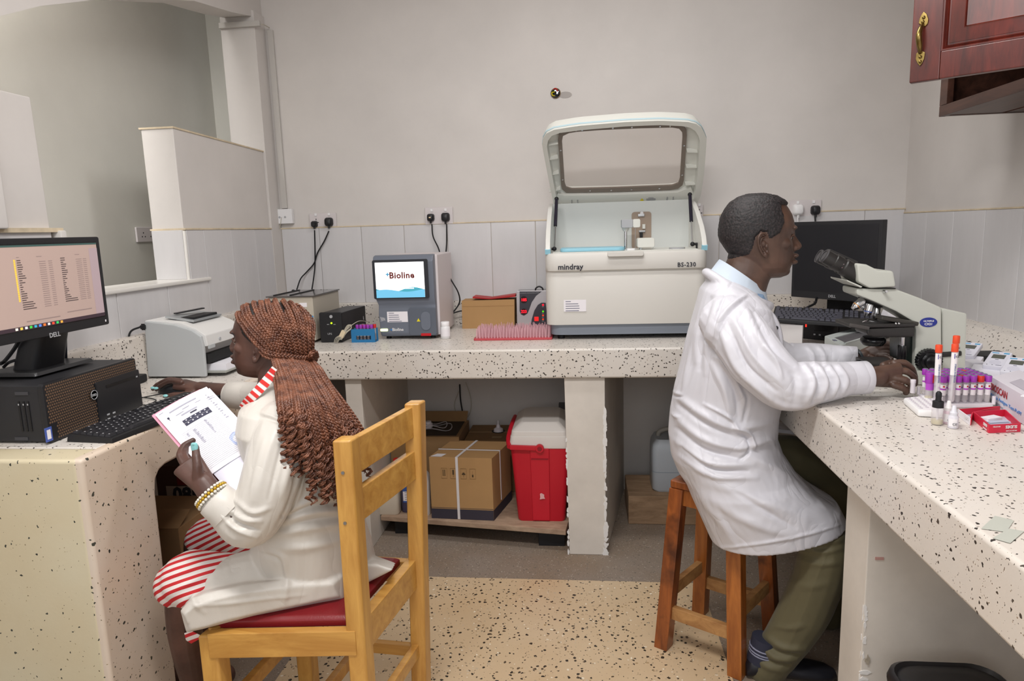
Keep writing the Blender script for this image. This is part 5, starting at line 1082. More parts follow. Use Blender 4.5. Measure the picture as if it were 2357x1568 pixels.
MB().bar((c1[0]+c1[3])/2+V((.006, 0, .014)), (c1[1]+c1[2])/2+V((-.03, .004, .014)), .022, .012).build('paper_wrap', M_wh, sb, world=True)
for k in range(5):
    q = c1[0]*.5+c1[1]*.5+(c1[3]-c1[0])*(.12+.06*k); MB().bar(q-fd_*.026+V((0, 0, .006+.002*k)), q+fd_*.024+V((0, 0, .007+.002*k)), .016, .001).build('glass_slide', mat('slide_glass', '#b8bccf', .1), sb, world=True)
c2 = [P(2232, 973, z=z), P(2240, 966, z=z), P(2312, 950, z=z), P(2206, 957, z=z)]
c2 = [P(2233, 979, z=z), P(2240, 966, z=z)+V((-.001, .003, 0)), P(2300, 951, z=z), P(2205, 958, z=z)]
sb2 = slide_box(c2, 'empty red lid of the slide box, white inside, behind the box of slides', h=.018)
sb2.children[-1].data.materials.clear(); sb2.children[-1].data.materials.append(M_label)
ld = (c2[0]-c2[3]).normalized(); nl = V((ld.y, -ld.x, 0)); q = c2[3]+(c2[0]-c2[3])*.9+nl*.0022; text('SLIDES', .0085, M_white, sb2, q+V((0, 0, .0155)), -ld, (0, 0, -1), 'box_lettering', bold=.0003)
# antigen test carton
bx = [P(2268, 922, z=z), P(2375, 985, z=z), None, None]
b0, b1 = P(2277, 925, z=z), P(2372, 990, z=z); dv = (b1-b0); b2 = b1+V((.12, .085, 0)); b3 = b0+V((.12, .085, 0)); hb_ = .070
bc = thing('test_carton', 'white test-kit carton with red and blue lettering, right of the purple tubes', 'box', b0)
MB().hexa([b0, b1, b2, b3], [q+V((0, 0, hb_)) for q in (b0, b1, b2, b3)]).build('carton', mat('carton_white', '#d9d4dc', .55), bc, world=True, bevel=.002)
dh = dv.normalized(); nb = V((dh.y, -dh.x, 0)); q = b0+dh*.004+nb*.001
text('BIOSCAN', .026, mat('dark_red_print', '#a83038', .6), bc, q+V((0, 0, .036)), dh, (0, 0, 1), 'carton_lettering', bold=.0003, stretch=(1.05, 1)); text('Malaria Antigen Test-Pv/Pf', .0125, mat('blue_letter_print', '#5a90d0', .6), bc, q+V((0, 0, .019)), dh, (0, 0, 1), 'carton_lettering', stretch=(1.55, 1))
for k in range(3): MB().bar(q+V((0, 0, .011-.003*k)), q+dh*(.075+.02*k)+V((0, 0, .011-.003*k)), .0004, .0009).build('printed_line', M_ink, bc, world=True)
top = b0+V((.02, .006, hb_+.0008)); MB().add([top+dv*.30, top+dv*.75, top+dv*.75+V((.05, .04, 0)), top+dv*.30+V((.05, .04, 0))], [(0, 1, 2, 3)]).build('top_print', mat('pale_print', '#b8b2bc', .6), bc, world=True)
top = b0+dv*.93+V((.02, .018, hb_+.001)); MB().add([top, top+dv*.1, top+dv*.1+V((.03, .02, 0)), top+V((.03, .02, 0))], [(0, 1, 2, 3)]).build('pink_print', mat('pink_print', '#f08a98', .6), bc, world=True)
single('paper_sheet', MB().hexa([b1+V((-.01, .03, hb_+.003)), b1+V((.06, -.02, hb_+.003)), b1+V((.12, .05, hb_+.003)), b1+V((.05, .08, hb_+.003))], [b1+V((-.01, .03, hb_+.006)), b1+V((.06, -.02, hb_+.006)), b1+V((.12, .05, hb_+.006)), b1+V((.05, .08, hb_+.006))]), M_paper, 'white paper lying on the test-kit carton at the frame\'s right side', 'paper', b1+V((.04, .03, hb_+.003)))
# hand-held meters on white docking trays
M_met = mat('meter_white', '#dcdbe6', .4); M_lcd = mat('lcd_dark', '#55584f', .25); M_cy = mat('cyan_print', '#3a9ac8', .5)
def meter(pc_, label, sc=1.0, rz=-.72):
    t = thing('handheld_meter', label, 'meter', pc_, (0, 0, rz))
    w_, l_, th = .040*sc, .078*sc, .016
    tilt = Matrix.Rotation(math.radians(15), 4, 'X')
    def q(mb, name, m, par=t, **k): return mb.build(name, m, par, xf=Matrix.Translation((0, 0, .010)) @ tilt, **k)
    q(MB().rbox(-w_/2, w_/2, 0, l_, 0, th, .006), 'case', M_met, bevel=.003)
    q(MB().box(-w_*.30, w_*.30, l_*.50, l_*.76, th-.0002, th+.0008), 'display', M_lcd)
    q(MB().box(-w_*.40, -w_*.08, l_*.85, l_*.90, th-.0002, th+.0005), 'brand_print', M_cy); q(MB().box(w_*.14, w_*.40, l_*.84, l_*.91, th-.0002, th+.0005), 'brand_print', M_cy)
    q(MB().cyl((0, l_*.24, th-.001), w_*.27, .0016, n=20), 'button_pad', mat('pad_lilac', '#d0cfdc', .4)); q(MB().box(-w_*.08, w_*.08, l_*.42, l_*.445, th, th+.0006), 'printed_mark', M_ink)
    for k, x in enumerate((-.3, -.05)): q(MB().cyl((w_*x, l_*.06, th-.0005), .0014, .001, n=8), 'printed_dot', M_dink)
    q(MB().box(w_*.1, w_*.36, l_*.05, l_*.07, th, th+.0006), 'printed_mark', M_ink)
    return t
def dock(pc_, label, w_, l_, rz=-.72):
    t = thing('docking_tray', label, 'tray', pc_, (0, 0, rz))
    MB().rbox(-w_/2, w_/2, -.04, l_, 0, .010, .01).build('base', mat('tray_white', '#e4e2ea', .4), t, bevel=.003)
    MB().prism([(-w_*.46, .0, .009), (-w_*.46, l_*.9, .034), (-w_*.46, l_*.9, .009)], (w_*.92, 0, 0)).build('sloped_bed', MATS['tray_white'], t, bevel=.003)
    return t
zt3 = ZC
for (px, py), lab, s in (((2218, 834), 'white hand-held meter with a dark display, leftmost of three beside the test-kit carton', 1.42), ((2284, 860), 'white hand-held meter with a dark display, middle of three', 1.42), ((2326, 876), 'white hand-held meter with a dark display, rightmost of three', 1.42)):
    q = P(px, py, z=ZC+.014); meter(q, lab, s)
q = P(2250, 872, z=ZC); dock(P(2212, 850, z=ZC), 'white docking tray under the leftmost meter', .09, .10); dock(P(2290, 880, z=ZC), 'white docking tray under the two right meters', .17, .10)
q = P(2248, 836, z=ZC+.03); single('card_reader', MB().rbox(q.x-.02, q.x+.025, q.y-.01, q.y+.05, ZC, ZC+.034, .006), MATS['tray_white'], 'small white block with a dark slot between the left and middle meters', 'reader', (q.x, q.y, ZC), bevel=.003)
single('black_tray', MB().box(1.26, 1.44, 2.42, 2.52, ZC, ZC+.03), M_rubber, 'low black tray behind the white meters', 'tray', (1.35, 2.47, ZC), bevel=.003)
cable('black_cable', [P(2222, 790, z=ZC+.03), P(2232, 788, z=ZC+.03), P(2240, 796, z=ZC+.01), P(2226, 808, z=ZC+.01)], .004, M_rubber, 'short loop of black cable by the sloped upstand behind the lamp housing')
# old grey tape marks on the counter
tp_ = [P(2300, 1190, z=ZC), P(2335, 1200, z=ZC), P(2310, 1235, z=ZC), P(2262, 1222, z=ZC)]
M_tape = mat('grey_tape_mark', '#b4b6ac', .5)
single('tape_mark', MB().add([q+V((0, 0, .0006)) for q in (P(2290, 1188, z=ZC), P(2334, 1199, z=ZC), P(2316, 1226, z=ZC), P(2258, 1218, z=ZC))], [(0, 1, 2, 3)]), M_tape, 'worn grey-green tape mark on the right counter, left one', 'tape', P(2300, 1205, z=ZC))
single('tape_mark', MB().add([q+V((0, 0, .0008)) for q in (P(2322, 1218, z=ZC), P(2358, 1224, z=ZC), P(2325, 1252, z=ZC), P(2284, 1240, z=ZC))], [(0, 1, 2, 3)]), M_tape, 'worn grey-green tape mark on the right counter, right one', 'tape', P(2330, 1235, z=ZC))
# ------------------------------------------------------------------ wall cabinet with an open door
M_mah = wood('mahogany_varnish', '#3c120c', '#73281b', (10, 10, 1.4), rough=.3, coat=.35); M_mahd = wood('dark_mahogany', '#33201a', '#57392e', (8, 1.4, 8), rough=.4)
Xc, Ya_, Yf_, zcb = 1.28, .9, 2.71, 1.785
cab = thing('wall_cabinet', 'dark red-brown wooden wall cabinet with one door open, on the right wall', 'cabinet', (1.43, 1.8, zcb))
def CB_(mb, name, m, **k): return mb.build(name, m, cab, world=True, **k)
CB_(MB().box(Xc, XR-.002, Yf_-.02, Yf_, zcb, 2.6), 'side_panel', M_mahd, bevel=.002); CB_(MB().box(Xc, XR-.002, Ya_, Ya_+.02, zcb, 2.6), 'side_panel', M_mahd)
CB_(MB().box(Xc+.02, Xc+.20, Ya_, Yf_-.02, zcb+.002, zcb+.018), 'bottom_panel', M_mahd); CB_(MB().box(Xc+.215, XR-.002, Ya_, Yf_-.02, zcb+.002, zcb+.018), 'bottom_panel', M_mahd)
CB_(MB().box(Xc, XR-.002, Ya_, Yf_, 2.58, 2.6), 'top_panel', M_mahd); CB_(MB().box(XR-.012, XR-.002, Ya_, Yf_, zcb, 2.6), 'back_panel', M_mahd)
CB_(MB().box(Xc-.001, Xc+.021, Ya_-.001, Yf_+.001, zcb-.001, zcb+.036), 'bottom_rail', M_mahd, bevel=.002); CB_(MB().box(Xc-.0015, Xc+.0205, Yf_-.05, Yf_+.0005, zcb+.0365, 2.6), 'stile', M_mahd, bevel=.002); CB_(MB().box(Xc-.0015, Xc+.0205, 1.83, 1.88, zcb+.0365, 2.6), 'stile', M_mahd, bevel=.002)
CB_(MB().box(Xc-.022, Xc-.002, .95, 1.82, zcb+.01, 2.58), 'door', M_mah, bevel=.004)
CB_(MB().box(Xc+.02, XR-.012, Ya_+.02, Yf_-.02, 2.10, 2.118), 'shelf', M_mahd)
h0 = V((1.275, 1.858, 1.80)); dA = P(2095, 193, z=1.80); dd = (h0-dA).normalized(); wd_ = (h0-dA).length; nD = V((dd.y, -dd.x, 0)); nD = -nD if nD.x > 0 else nD
def dq(u, v, n=0): return dA+dd*u+V((0, 0, v))+nD*n
HD = .75
door = CB_(MB().loft([[dq(0, 0, -.01), dq(wd_, 0, -.01), dq(wd_, HD, -.01), dq(0, HD, -.01)], [dq(0, 0, .004), dq(wd_, 0, .004), dq(wd_, HD, .004), dq(0, HD, .004)]]), 'door', M_mah, bevel=.002)
def DB(mb, name, m, **k): return mb.build(name, m, door, world=True, **k)
sw = .072; bh = .072
for (u0, u1, v0, v1) in ((0, sw, 0, HD), (wd_-sw, wd_, 0, HD), (sw, wd_-sw, 0, bh), (sw, wd_-sw, HD-bh, HD)): DB(MB().loft([[dq(u0, v0, .003), dq(u1, v0, .003), dq(u1, v1, .003), dq(u0, v1, .003)], [dq(u0, v0, .014), dq(u1, v0, .014), dq(u1, v1, .014), dq(u0, v1, .014)]]), 'frame_member', M_mah, bevel=.003)
for (u0, u1, v0, v1) in ((sw, wd_-sw, bh, HD-bh),):
    f = lambda i, n: [dq(u0+i, v0+i, n), dq(u1-i, v0+i, n), dq(u1-i, v1-i, n), dq(u0+i, v1-i, n)]
    DB(MB().loft([f(0, .004), f(0, .013), f(.004, .013), f(.008, .008), f(.011, .011), f(.014, .006), f(.018, .006)], cap=False), 'moulding', M_mah, smooth=20)
    DB(MB().loft([f(.016, .004), f(.018, .007), f(.050, .012), f(.052, .0135), f(.055, .010), f(.058, .0095)], cap=True), 'raised_panel', M_mah, smooth=20)
M_brass = mat('antique_brass', '#8f7a48', .32, 1, var=.3, vscale=60)
def hp(px, py, n=.016):      # a point in front of the door under a photograph pixel
    r = P(px, py, z=2.0)-CAM_O; o = dq(0, 0, n); t = (o-CAM_O).dot(nD)/r.dot(nD); return CAM_O+r*t
pl_ = [[(2127, 27), (2134, 33), (2138, 45), (2136, 55), (2130, 62), (2121, 58), (2115, 55), (2117, 44), (2122, 34)], [(2114, 120), (2122, 117), (2130, 121), (2128, 135), (2123, 146), (2118, 153), (2112, 146), (2108, 137), (2109, 125)]]
for pts in pl_:
    e = DB(MB().prism([hp(*q, .014) for q in pts], nD*.005), 'handle_plate', M_brass, bevel=.0015)
g = [hp(2124, 56, .018), hp(2119, 66, .034), hp(2115, 82, .042), hp(2116, 98, .038), hp(2117, 110, .03), hp(2118, 122, .018)]
DB(MB().tube(smooth_path(g, 5), [.0045+.0035*math.sin(PI*k/25) for k in range(26)], 10), 'handle_grip', M_brass, smooth=70)
for px, py in ((2126, 40), (2124, 50), (2118, 131), (2118, 142)): DB(MB().ball(hp(px, py, .020), .0045, 8, 6), 'handle_boss', M_brass)
single('blue_packet', MB().box(1.36, 1.50, 1.98, 2.20, zcb+.019, 1.84), mat('blue_packet', '#2a8ac0', .5), 'blue and white packet on the floor of the open wall cabinet', 'packet', (1.42, 2.1, zcb+.019))
# ------------------------------------------------------------------ under the back counter
M_ply = wood('worn_plywood', '#8d7460', '#b49a82', (3, 9, 9), rough=.75); M_oldw = wood('old_plank', '#7a6047', '#a4876a', (2, 8, 8), rough=.8)
zs = .105
sh = thing('low_shelf', 'worn plywood shelf close to the floor under the back counter', 'shelf', (-.53, 3.2, 0))
MB().hexa([(-.98, 2.985, zs-.024), (-.098, 2.86, zs-.024), (-.02, 3.58, zs-.024), (-.98, 3.58, zs-.024)], [(-.98, 2.985, zs), (-.098, 2.86, zs), (-.02, 3.58, zs), (-.98, 3.58, zs)]).build('board', M_ply, sh, world=True, bevel=.003)
for x, y in ((-.16, 2.95), (-.86, 3.05), (-.16, 3.45), (-.86, 3.45)): MB().box(x-.065, x+.055, y-.03, y+.06, 0, zs-.0245).build('support_block', M_rubber, sh, world=True, bevel=.003)
# sealed carton with white straps
f0, f1 = P(994, 1193, z=zs), P(1137, 1199, z=zs); f2 = P(1178, 1150, z=zs); f3 = f0+(f2-f1)
hx_ = P(990, 1052, y=f0.y).z-zs
bx = thing('strapped_carton', 'sealed brown carton with white straps and a dark foot band, on the low shelf', 'box', (f0+f1)/2)
tp = [q+V((0, 0, hx_)) for q in (f0, f1, f2, f3)]
MB().hexa([f0, f1, f2, f3], tp).build('carton', M_card, bx, world=True, bevel=.003)
def bq(u, z, d=.0012):  # on the front face
    n = (f1-f0).cross(V((0, 0, 1))).normalized(); return f0+(f1-f0)*u+V((0, 0, z))+n*d
def bp_(u0, u1, z0, z1, name, m, d=.0012): MB().add([bq(u0, z0, d), bq(u1, z0, d), bq(u1, z1, d), bq(u0, z1, d)], [(0, 1, 2, 3)]).build(name, m, bx, world=True)
M_band = mat('dark_violet_print', '#37333f', .7)
bp_(0, 1, .001, hx_*.165, 'foot_band', M_band); bp_(0, 1, hx_*.18, hx_*.186, 'thin_band', M_band)
def sp_(v0, v1, z0, z1, name, m):
    n = (f2-f1).cross(V((0, 0, 1))).normalized(); g = lambda v, z: f1+(f2-f1)*v+V((0, 0, z))+n*.0012
    MB().add([g(v0, z0), g(v1, z0), g(v1, z1), g(v0, z1)], [(0, 1, 2, 3)]).build(name, m, bx, world=True)
sp_(0, 1, .001, hx_*.165, 'foot_band', M_band)
M_strap = mat('white_strap', '#dcd8da', .5)
um = .445; n_ = (f1-f0).cross(V((0, 0, 1))).normalized()
MB().tube([], .01) if False else None
st1 = [bq(um, .002, .002), bq(um, hx_+.002, .002), f3+(f2-f3)*um+V((0, 0, hx_+.002))]
MB().bar(st1[0], st1[1], .012, .0016, up=n_).build('strap', M_strap, bx, world=True); MB().bar(st1[1], st1[2], .012, .0016).build('strap', M_strap, bx, world=True)
e0, e1 = f0+(f3-f0)*.42+V((0, 0, hx_+.003)), f1+(f2-f1)*.42+V((0, 0, hx_+.003)); ns = (f2-f1).cross(V((0, 0, 1))).normalized()
MB().bar(e0, e1, .010, .0016).build('strap', M_strap, bx, world=True); MB().bar(e1+ns*.001, V((e1.x, e1.y, zs+.06))+ns*.001, .010, .0016, up=ns).build('strap', M_strap, bx, world=True)
MB().bar(f0*.5+f3*.5+V((0, 0, hx_+.0004)), f1*.5+f2*.5+V((0, 0, hx_+.0004)), .003, .0008).build('flap_seam', M_cardd, bx, world=True)
q0 = tp[0]+(tp[1]-tp[0])*.02; MB().add([q0+V((0, .004, .0012)), q0+(tp[1]-tp[0])*.18+V((0, .004, .0012)), q0+(tp[1]-tp[0])*.20+(tp[3]-tp[0])*.18+V((0, 0, .0012)), q0+(tp[1]-tp[0])*.05+(tp[3]-tp[0])*.18+V((0, 0, .0012))], [(0, 1, 2, 3)]).build('shipping_label', M_label, bx, world=True)
M_cprint = mat('carton_print', '#4a3a26', .8); M_cpr2 = mat('carton_print_pale', '#8a6a42', .8)
for k in range(4):
    u = .19+.145*k+(.02 if k > 1 else 0); z0, z1 = hx_*.66, hx_*.83; du = .045
    for (a, b, c_, d_) in ((u, u+.004, z0, z1), (u+2*du, u+2*du+.004, z0, z1), (u, u+2*du, z0, z0+.002), (u, u+2*du, z1-.002, z1)): bp_(a, b, c_, d_, 'icon_frame', M_cpr2)
    if k == 0: bp_(u+.025, u+.036, z0+.012, z1-.008, 'icon_print', M_cprint); bp_(u+.052, u+.063, z0+.012, z1-.008, 'icon_print', M_cprint)
    elif k == 1: bp_(u+.035, u+.06, z0+.02, z1-.008, 'icon_print', M_cprint); bp_(u+.045, u+.05, z0+.008, z0+.02, 'icon_print', M_cprint)
    elif k == 2: bp_(u+.02, u+.075, z0+.020, z0+.026, 'icon_print', M_cprint); bp_(u+.032, u+.063, z0+.026, z0+.031, 'icon_print', M_cprint); bp_(u+.045, u+.05, z0+.008, z0+.02, 'icon_print', M_cprint)
    else: bp_(u+.035, u+.058, z0+.010, z0+.022, 'icon_print', M_cprint); bp_(u+.044, u+.048, z0+.022, z1-.012, 'icon_print', M_cpr2)
# carton behind it with a round hole and a white dispenser neck
y_ = 3.305; xa_, xb_ = P(1068, 1000, y=y_).x, P(1200, 1000, y=y_).x; zt_ = P(1068, 1012, y=y_).z; zt_ = P(1130, 1013, y=y_).z
b2_ = thing('carton', 'brown carton with a white bottle neck on top, behind the strapped carton', 'box', ((xa_+xb_)/2, y_+.1, zs))
MB().box(xa_, xb_-.02, y_, y_+.27, zs, zt_).build('carton', M_cardd, b2_, world=True, bevel=.002)
c = P(1146, 972, y=y_+.14); zt2 = zt_
MB().cyl((c.x, y_+.15, zt2-.0002), .036, .0012, n=24).build('top_hole', M_hole, b2_, world=True)
MB().lathe([(.026, 0), (.024, .014), (.012, .022), (.010, .034), (.004, .040), (.003, .060)], (c.x, y_+.15, zt2), n=20).build('bottle_neck', M_wh, b2_, world=True, smooth=40)
MB().bar((xa_, y_+.135, zt2+.0006), (xb_-.02, y_+.135, zt2+.0006), .004, .0008).build('flap_seam', mat('tape_tan', '#c0a27a', .5), b2_, world=True)
MB().add([(c.x-.02, y_+.03, zt2+.001), (c.x+.03, y_+.03, zt2+.001), (c.x+.03, y_+.06, zt2+.001), (c.x-.02, y_+.06, zt2+.001)], [(0, 1, 2, 3)]).build('paper_label', mat('tan_label', '#a48a66', .8), b2_, world=True)
# open box with tubing at left
y_ = 3.20; xa_, xb_ = P(906, 1010, y=y_).x, P(1062, 1010, y=y_).x; zt_ = P(990, 1006, y=y_).z
b3_ = thing('carton', 'open brown carton with coiled clear tubing on top, left end of the low shelf', 'box', ((xa_+xb_)/2-.02, y_+.15, zs))
MB().box(xa_-.02, xb_-.012, y_, y_+.30, zs, zt_).build('carton', M_cardd, b3_, world=True, bevel=.002)
MB().box(xa_, xb_-.03, y_+.02, y_+.28, zt_-.002, zt_+.0015).build('dark_inside', mat('dark_inside', '#3c3126', .9), b3_, world=True)
MB().prism([(xa_+.02, y_+.27, zt_), (xb_-.02, y_+.27, zt_), (xb_-.015, y_+.30, zt_+.05), (xa_+.02, y_+.30, zt_+.05)], (0, .004, 0)).build('flap', M_cardd, b3_, world=True)
cx_ = (xa_+xb_)/2
for k, r in enumerate((.10, .075)): MB().tube([(cx_+r*math.cos(t), y_+.13+.6*r*math.sin(t), zt_+.012+.012*k+.01*math.sin(3*t)) for t in [2*PI*i/26 for i in range(27)]], .0025, 6).build('clear_tubing', M_clear, b3_, world=True)
MB().lathe([(.022, 0), (.022, .02), (.016, .022), (.016, .032)], (cx_-.03, y_+.16, zt_+.002), n=18).build('bottle_cap', M_wh, b3_, world=True, smooth=40)
# bottles at the left of the shelf
def jug(x, y, w_, d_, h, body, capm, label, capr=.016, handle=True, lab=None):
    t = thing('reagent_jug', label, 'bottle', (x, y, zs))
    MB().loft([[(a, b, z) for a, b in rrect(-w_/2*s, w_/2*s, -d_/2*s, d_/2*s, .018*s, 4)] for z, s in ((0, .94), (.006, 1), (h*.66, 1), (h*.78, .82), (h*.87, .42), (h*.9, .34))]).build('jug', body, t, smooth=50)
    MB().lathe([(capr, h*.88), (capr*1.05, h*.885), (capr*1.02, h*.99), (capr*.9, h)], n=18).build('cap', capm, t, smooth=40)
    if handle: MB().tube(smooth_path([(w_*.12, 0, h*.90), (w_*.34, 0, h*.93), (w_*.42, 0, h*.86), (w_*.40, 0, h*.70)], 5), .007, 8).build('handle', body, t, smooth=60)
    if lab:
        l_ = MB().box(-w_*.36, w_*.36, -d_/2-.0012, -d_/2+.001, h*lab[0], h*lab[1]).build('label', M_label, t)
        MB().box(-w_*.36, w_*.36, -d_/2-.0018, -d_/2-.001, h*lab[1]-.022, h*lab[1]).build('label_band', lab[2], l_); MB().box(-w_*.36, w_*.36, -d_/2-.0018, -d_/2-.001, h*lab[0], h*lab[0]+.008).build('label_band', lab[2], l_)
        for k in range(4): MB().box(-w_*.28, w_*.1*k, -d_/2-.0018, -d_/2-.001, h*(lab[0]+(lab[1]-lab[0])*(.2+.14*k)), h*(lab[0]+(lab[1]-lab[0])*(.23+.14*k))).build('printed_line', M_ink, l_)
    return t
M_jw = mat('jug_white', '#d8d2ce', .45); M_jc = mat('jug_cream', '#d2c8b8', .4); M_jp = mat('jug_violet', '#4a4660', .3, alpha=.92); M_blab = mat('blue_label', '#3a5aa0', .6)
qa = P(890, 1182, z=zs); jug(qa.x, qa.y+.03, .13, .10, .215, M_jc, M_redcap, 'cream plastic jug with a red cap, leftmost on the low shelf')
qb = P(945, 1182, z=zs); jug(qb.x+.005, qb.y+.05, .105, .09, .21, M_jp, M_redcap, 'dark violet reagent jug with a blue and white label on the low shelf', lab=(.25, .62, M_blab))
qc = P(918, 1160, z=zs); jug(qc.x+.0, 3.13, .10, .08, .235, M_jw, M_redcap, 'white reagent jug with a red cap behind the violet one', capr=.015)
qd = P(985, 1165, z=zs); jug(-.785, 3.03, .085, .075, .25, M_jw, M_redcap, 'white bottle with a red cap and a blue-banded label, left of the strapped carton', capr=.016, handle=False, lab=(.15, .55, M_blab))
# red cool box with white lid
yq0 = 2.95; l0, l1 = -.322, -.100; dpt = .33; zt_ = P(1240, 1030, y=yq0).z
cool = thing('cool_box', 'red cool box with a white lid and a red carrying handle, on the low shelf', 'cool box', ((l0+l1)/2, yq0+.15, zs))
def KB(mb, name, m, **k): return mb.build(name, m, cool, world=True, **k)
M_cred = mat('cool_red', '#c2182c', .42); M_cw = mat('cool_white', '#dad5d0', .42)
def crr(z, gx, gy): return [(x, y, z) for x, y in rrect(l0-gx, l1+gx, yq0-gy, yq0+dpt+gy, .02, 4)]
KB(MB().loft([crr(zs, -.006, -.004), crr(zs+.01, -.002, 0), crr(zt_, .022, .012)]), 'body', M_cred, smooth=50)
xm0, xm1 = P(1222, 1100, y=yq0).x, P(1266, 1100, y=yq0).x
KB(MB().loft([[(xm0+.004, yq0-.005, zs+.006), (xm1-.004, yq0-.005, zs+.006), (xm1-.004, yq0+.01, zs+.006), (xm0+.004, yq0+.01, zs+.006)], [(xm0, yq0-.020, zt_), (xm1, yq0-.020, zt_), (xm1, yq0+.01, zt_), (xm0, yq0+.01, zt_)]]), 'front_rib', M_cred, bevel=.004)
KB(MB().box(xm0+.005, xm1-.005, yq0-.021, yq0-.012, zt_-.05, zt_-.046), 'rib_step', mat('cool_red_dark', '#8a1020', .5))
zl_ = P(1240, 1005, y=yq0).z
KB(MB().loft([crr(zt_-.002, .024, .016), crr(zt_+.014, .026, .018), crr(zl_+.004, .020, .014)]), 'rim', M_cw, smooth=40, bevel=.003)
zl2 = zl_+.055
KB(MB().loft([crr(zl_+.002, .018, .012), crr(zl_+.025, .015, .010), crr(zl2, -.022, -.03), crr(zl2+.004, -.03, -.04)]), 'lid', M_cw, smooth=30, bevel=.002)
hz = P(1242, 1031, y=yq0-.02).z; hxp = P(1242, 1031, y=yq0-.03).x
KB(MB().cyl((hxp, yq0-.020, hz), .019, .016, axis=(0, -1, 0), n=24), 'handle_pivot', M_cred, bevel=.002); KB(MB().lathe([(.011, .016), (.010, .019), (.006, .019)], (hxp, yq0-.020, hz), (0, -1, 0), 6), 'pivot_bolt', MATS['cool_red_dark'])
KB(MB().bar((hxp, yq0-.026, hz), (l0-.022, yq0-.026, hz+.004), .012, .022, up=(0, 0, 1)), 'handle_arm', M_cred, bevel=.003)
KB(MB().tube(smooth_path([(l0-.024, yq0-.024, hz+.004), (l0-.034, yq0+.04, hz+.03), (l0-.026, yq0+.16, hz+.065), (l0-.026, yq0+.28, hz+.06)], 6), .011, 8), 'handle_bow', M_cred, smooth=60)
a, e = flake((hxp+.004, yq0-.013, P(1238, 1140, y=yq0).z), (1, 0, 0), (0, 0, 1), (.014, .017), t=.0014, seed=3); KB(MB().prism([q+V((0, -.0025, 0)) for q in a], e), 'white_scuff', mat('pinkish_scuff', '#dba8a8', .8))
# cables under the counter
cable('black_cable', [(P(1058, 885, y=3.6)), P(1060, 920, y=3.6), P(1066, 960, y=3.58), P(1068, 1000, y=3.55)], .004, M_rubber, 'black cable hanging down the wall under the back counter')
cable('thin_cable', [(P(1072, 880, y=3.6)), P(1084, 920, y=3.6), P(1080, 955, y=3.6), P(1060, 965, y=3.6), P(1046, 935, y=3.6), P(1056, 900, y=3.6)], .0018, MATS['pale_cable'], 'thin pale cable looped on the wall under the back counter')
single('junction_box', MB().box(P(1287, 960, y=3.6).x, P(1305, 960, y=3.6).x, 3.57, YB-.003, P(1290, 958, y=3.6).z, P(1290, 928, y=3.6).z), mat('grey_box', '#5f5d5e', .5), 'small grey junction box on the wall beside the pillar under the counter', 'box', P(1296, 945, y=3.6))
# plank and clear jerrycan at right
wk = MB().box(.195, .60, 3.165, 3.46, 0, .145)
single('wooden_plank', wk, M_oldw, 'thick worn wooden block on the floor under the back counter', 'block', (.39, 3.3, 0), bevel=.006)
jc = thing('jerrycan', 'translucent plastic jerrycan standing on the wooden block', 'container', (.44, 3.30, .145))
M_jerry = mat('translucent_blue_white', '#b9c0c8', .35, alpha=.9)
MB().loft([[(a, b, z) for a, b in rrect(-.125*s, .125*s, -.085*s, .085*s, .03*s, 5)] for z, s in ((0, .92), (.012, 1), (.20, 1), (.235, .97), (.262, .85))]).build('container', M_jerry, jc, smooth=50)
MB().loft([[(a, b, z) for a, b in rrect(-.126, .126, -.086, .086, .03, 5)] for z in (.10, .103)], cap=False).build('fluid_line', mat('fluid_line', '#8f9aa6', .4), jc)
MB().tube(smooth_path([(-.09, 0, .245), (-.08, 0, .285), (0, 0, .30), (.05, 0, .285), (.06, 0, .25)], 6), .012, 8).build('handle', mat('pale_cap', '#aaa69e', .5), jc, smooth=60); MB().cyl((.09, 0, .25), .02, .035, n=18).build('cap', MATS['pale_cap'], jc)
# under the left counter: dark boxes
M_dbx = mat('brown_box', '#8a6a48', .85, var=.1)
b4 = MB().box(-1.56, -1.30, 1.93, 2.18, 0, .50)
c4 = thing('carton', 'brown carton standing in the kneehole under the left counter', 'box', (-1.43, 2.05, 0))
MB().box(-1.56, -1.30, 1.93, 2.20, 0, .52).build('carton', M_dbx, c4, world=True, bevel=.003)
MB().prism([(-1.56, 1.93, .52), (-1.30, 1.93, .52), (-1.30, 2.0, .555), (-1.56, 2.0, .555)], (0, .004, 0)).build('flap', M_dbx, c4, world=True)
yk2 = 2.35; q0, q1 = P(390, 1185, y=yk2), P(470, 1120, y=yk2)
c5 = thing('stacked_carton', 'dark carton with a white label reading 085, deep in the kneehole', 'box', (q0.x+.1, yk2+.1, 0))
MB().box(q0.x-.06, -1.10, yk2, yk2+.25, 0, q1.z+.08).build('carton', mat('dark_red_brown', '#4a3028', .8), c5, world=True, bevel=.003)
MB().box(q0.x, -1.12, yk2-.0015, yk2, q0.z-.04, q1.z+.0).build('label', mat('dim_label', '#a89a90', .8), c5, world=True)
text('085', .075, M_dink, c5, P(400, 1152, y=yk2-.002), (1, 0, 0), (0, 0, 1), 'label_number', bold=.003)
MB().box(P(408, 1110, y=yk2).x, -1.14, yk2-.0012, yk2, q1.z+.005, q1.z+.07).build('red_patch', mat('deep_red', '#701418', .7), c5, world=True)
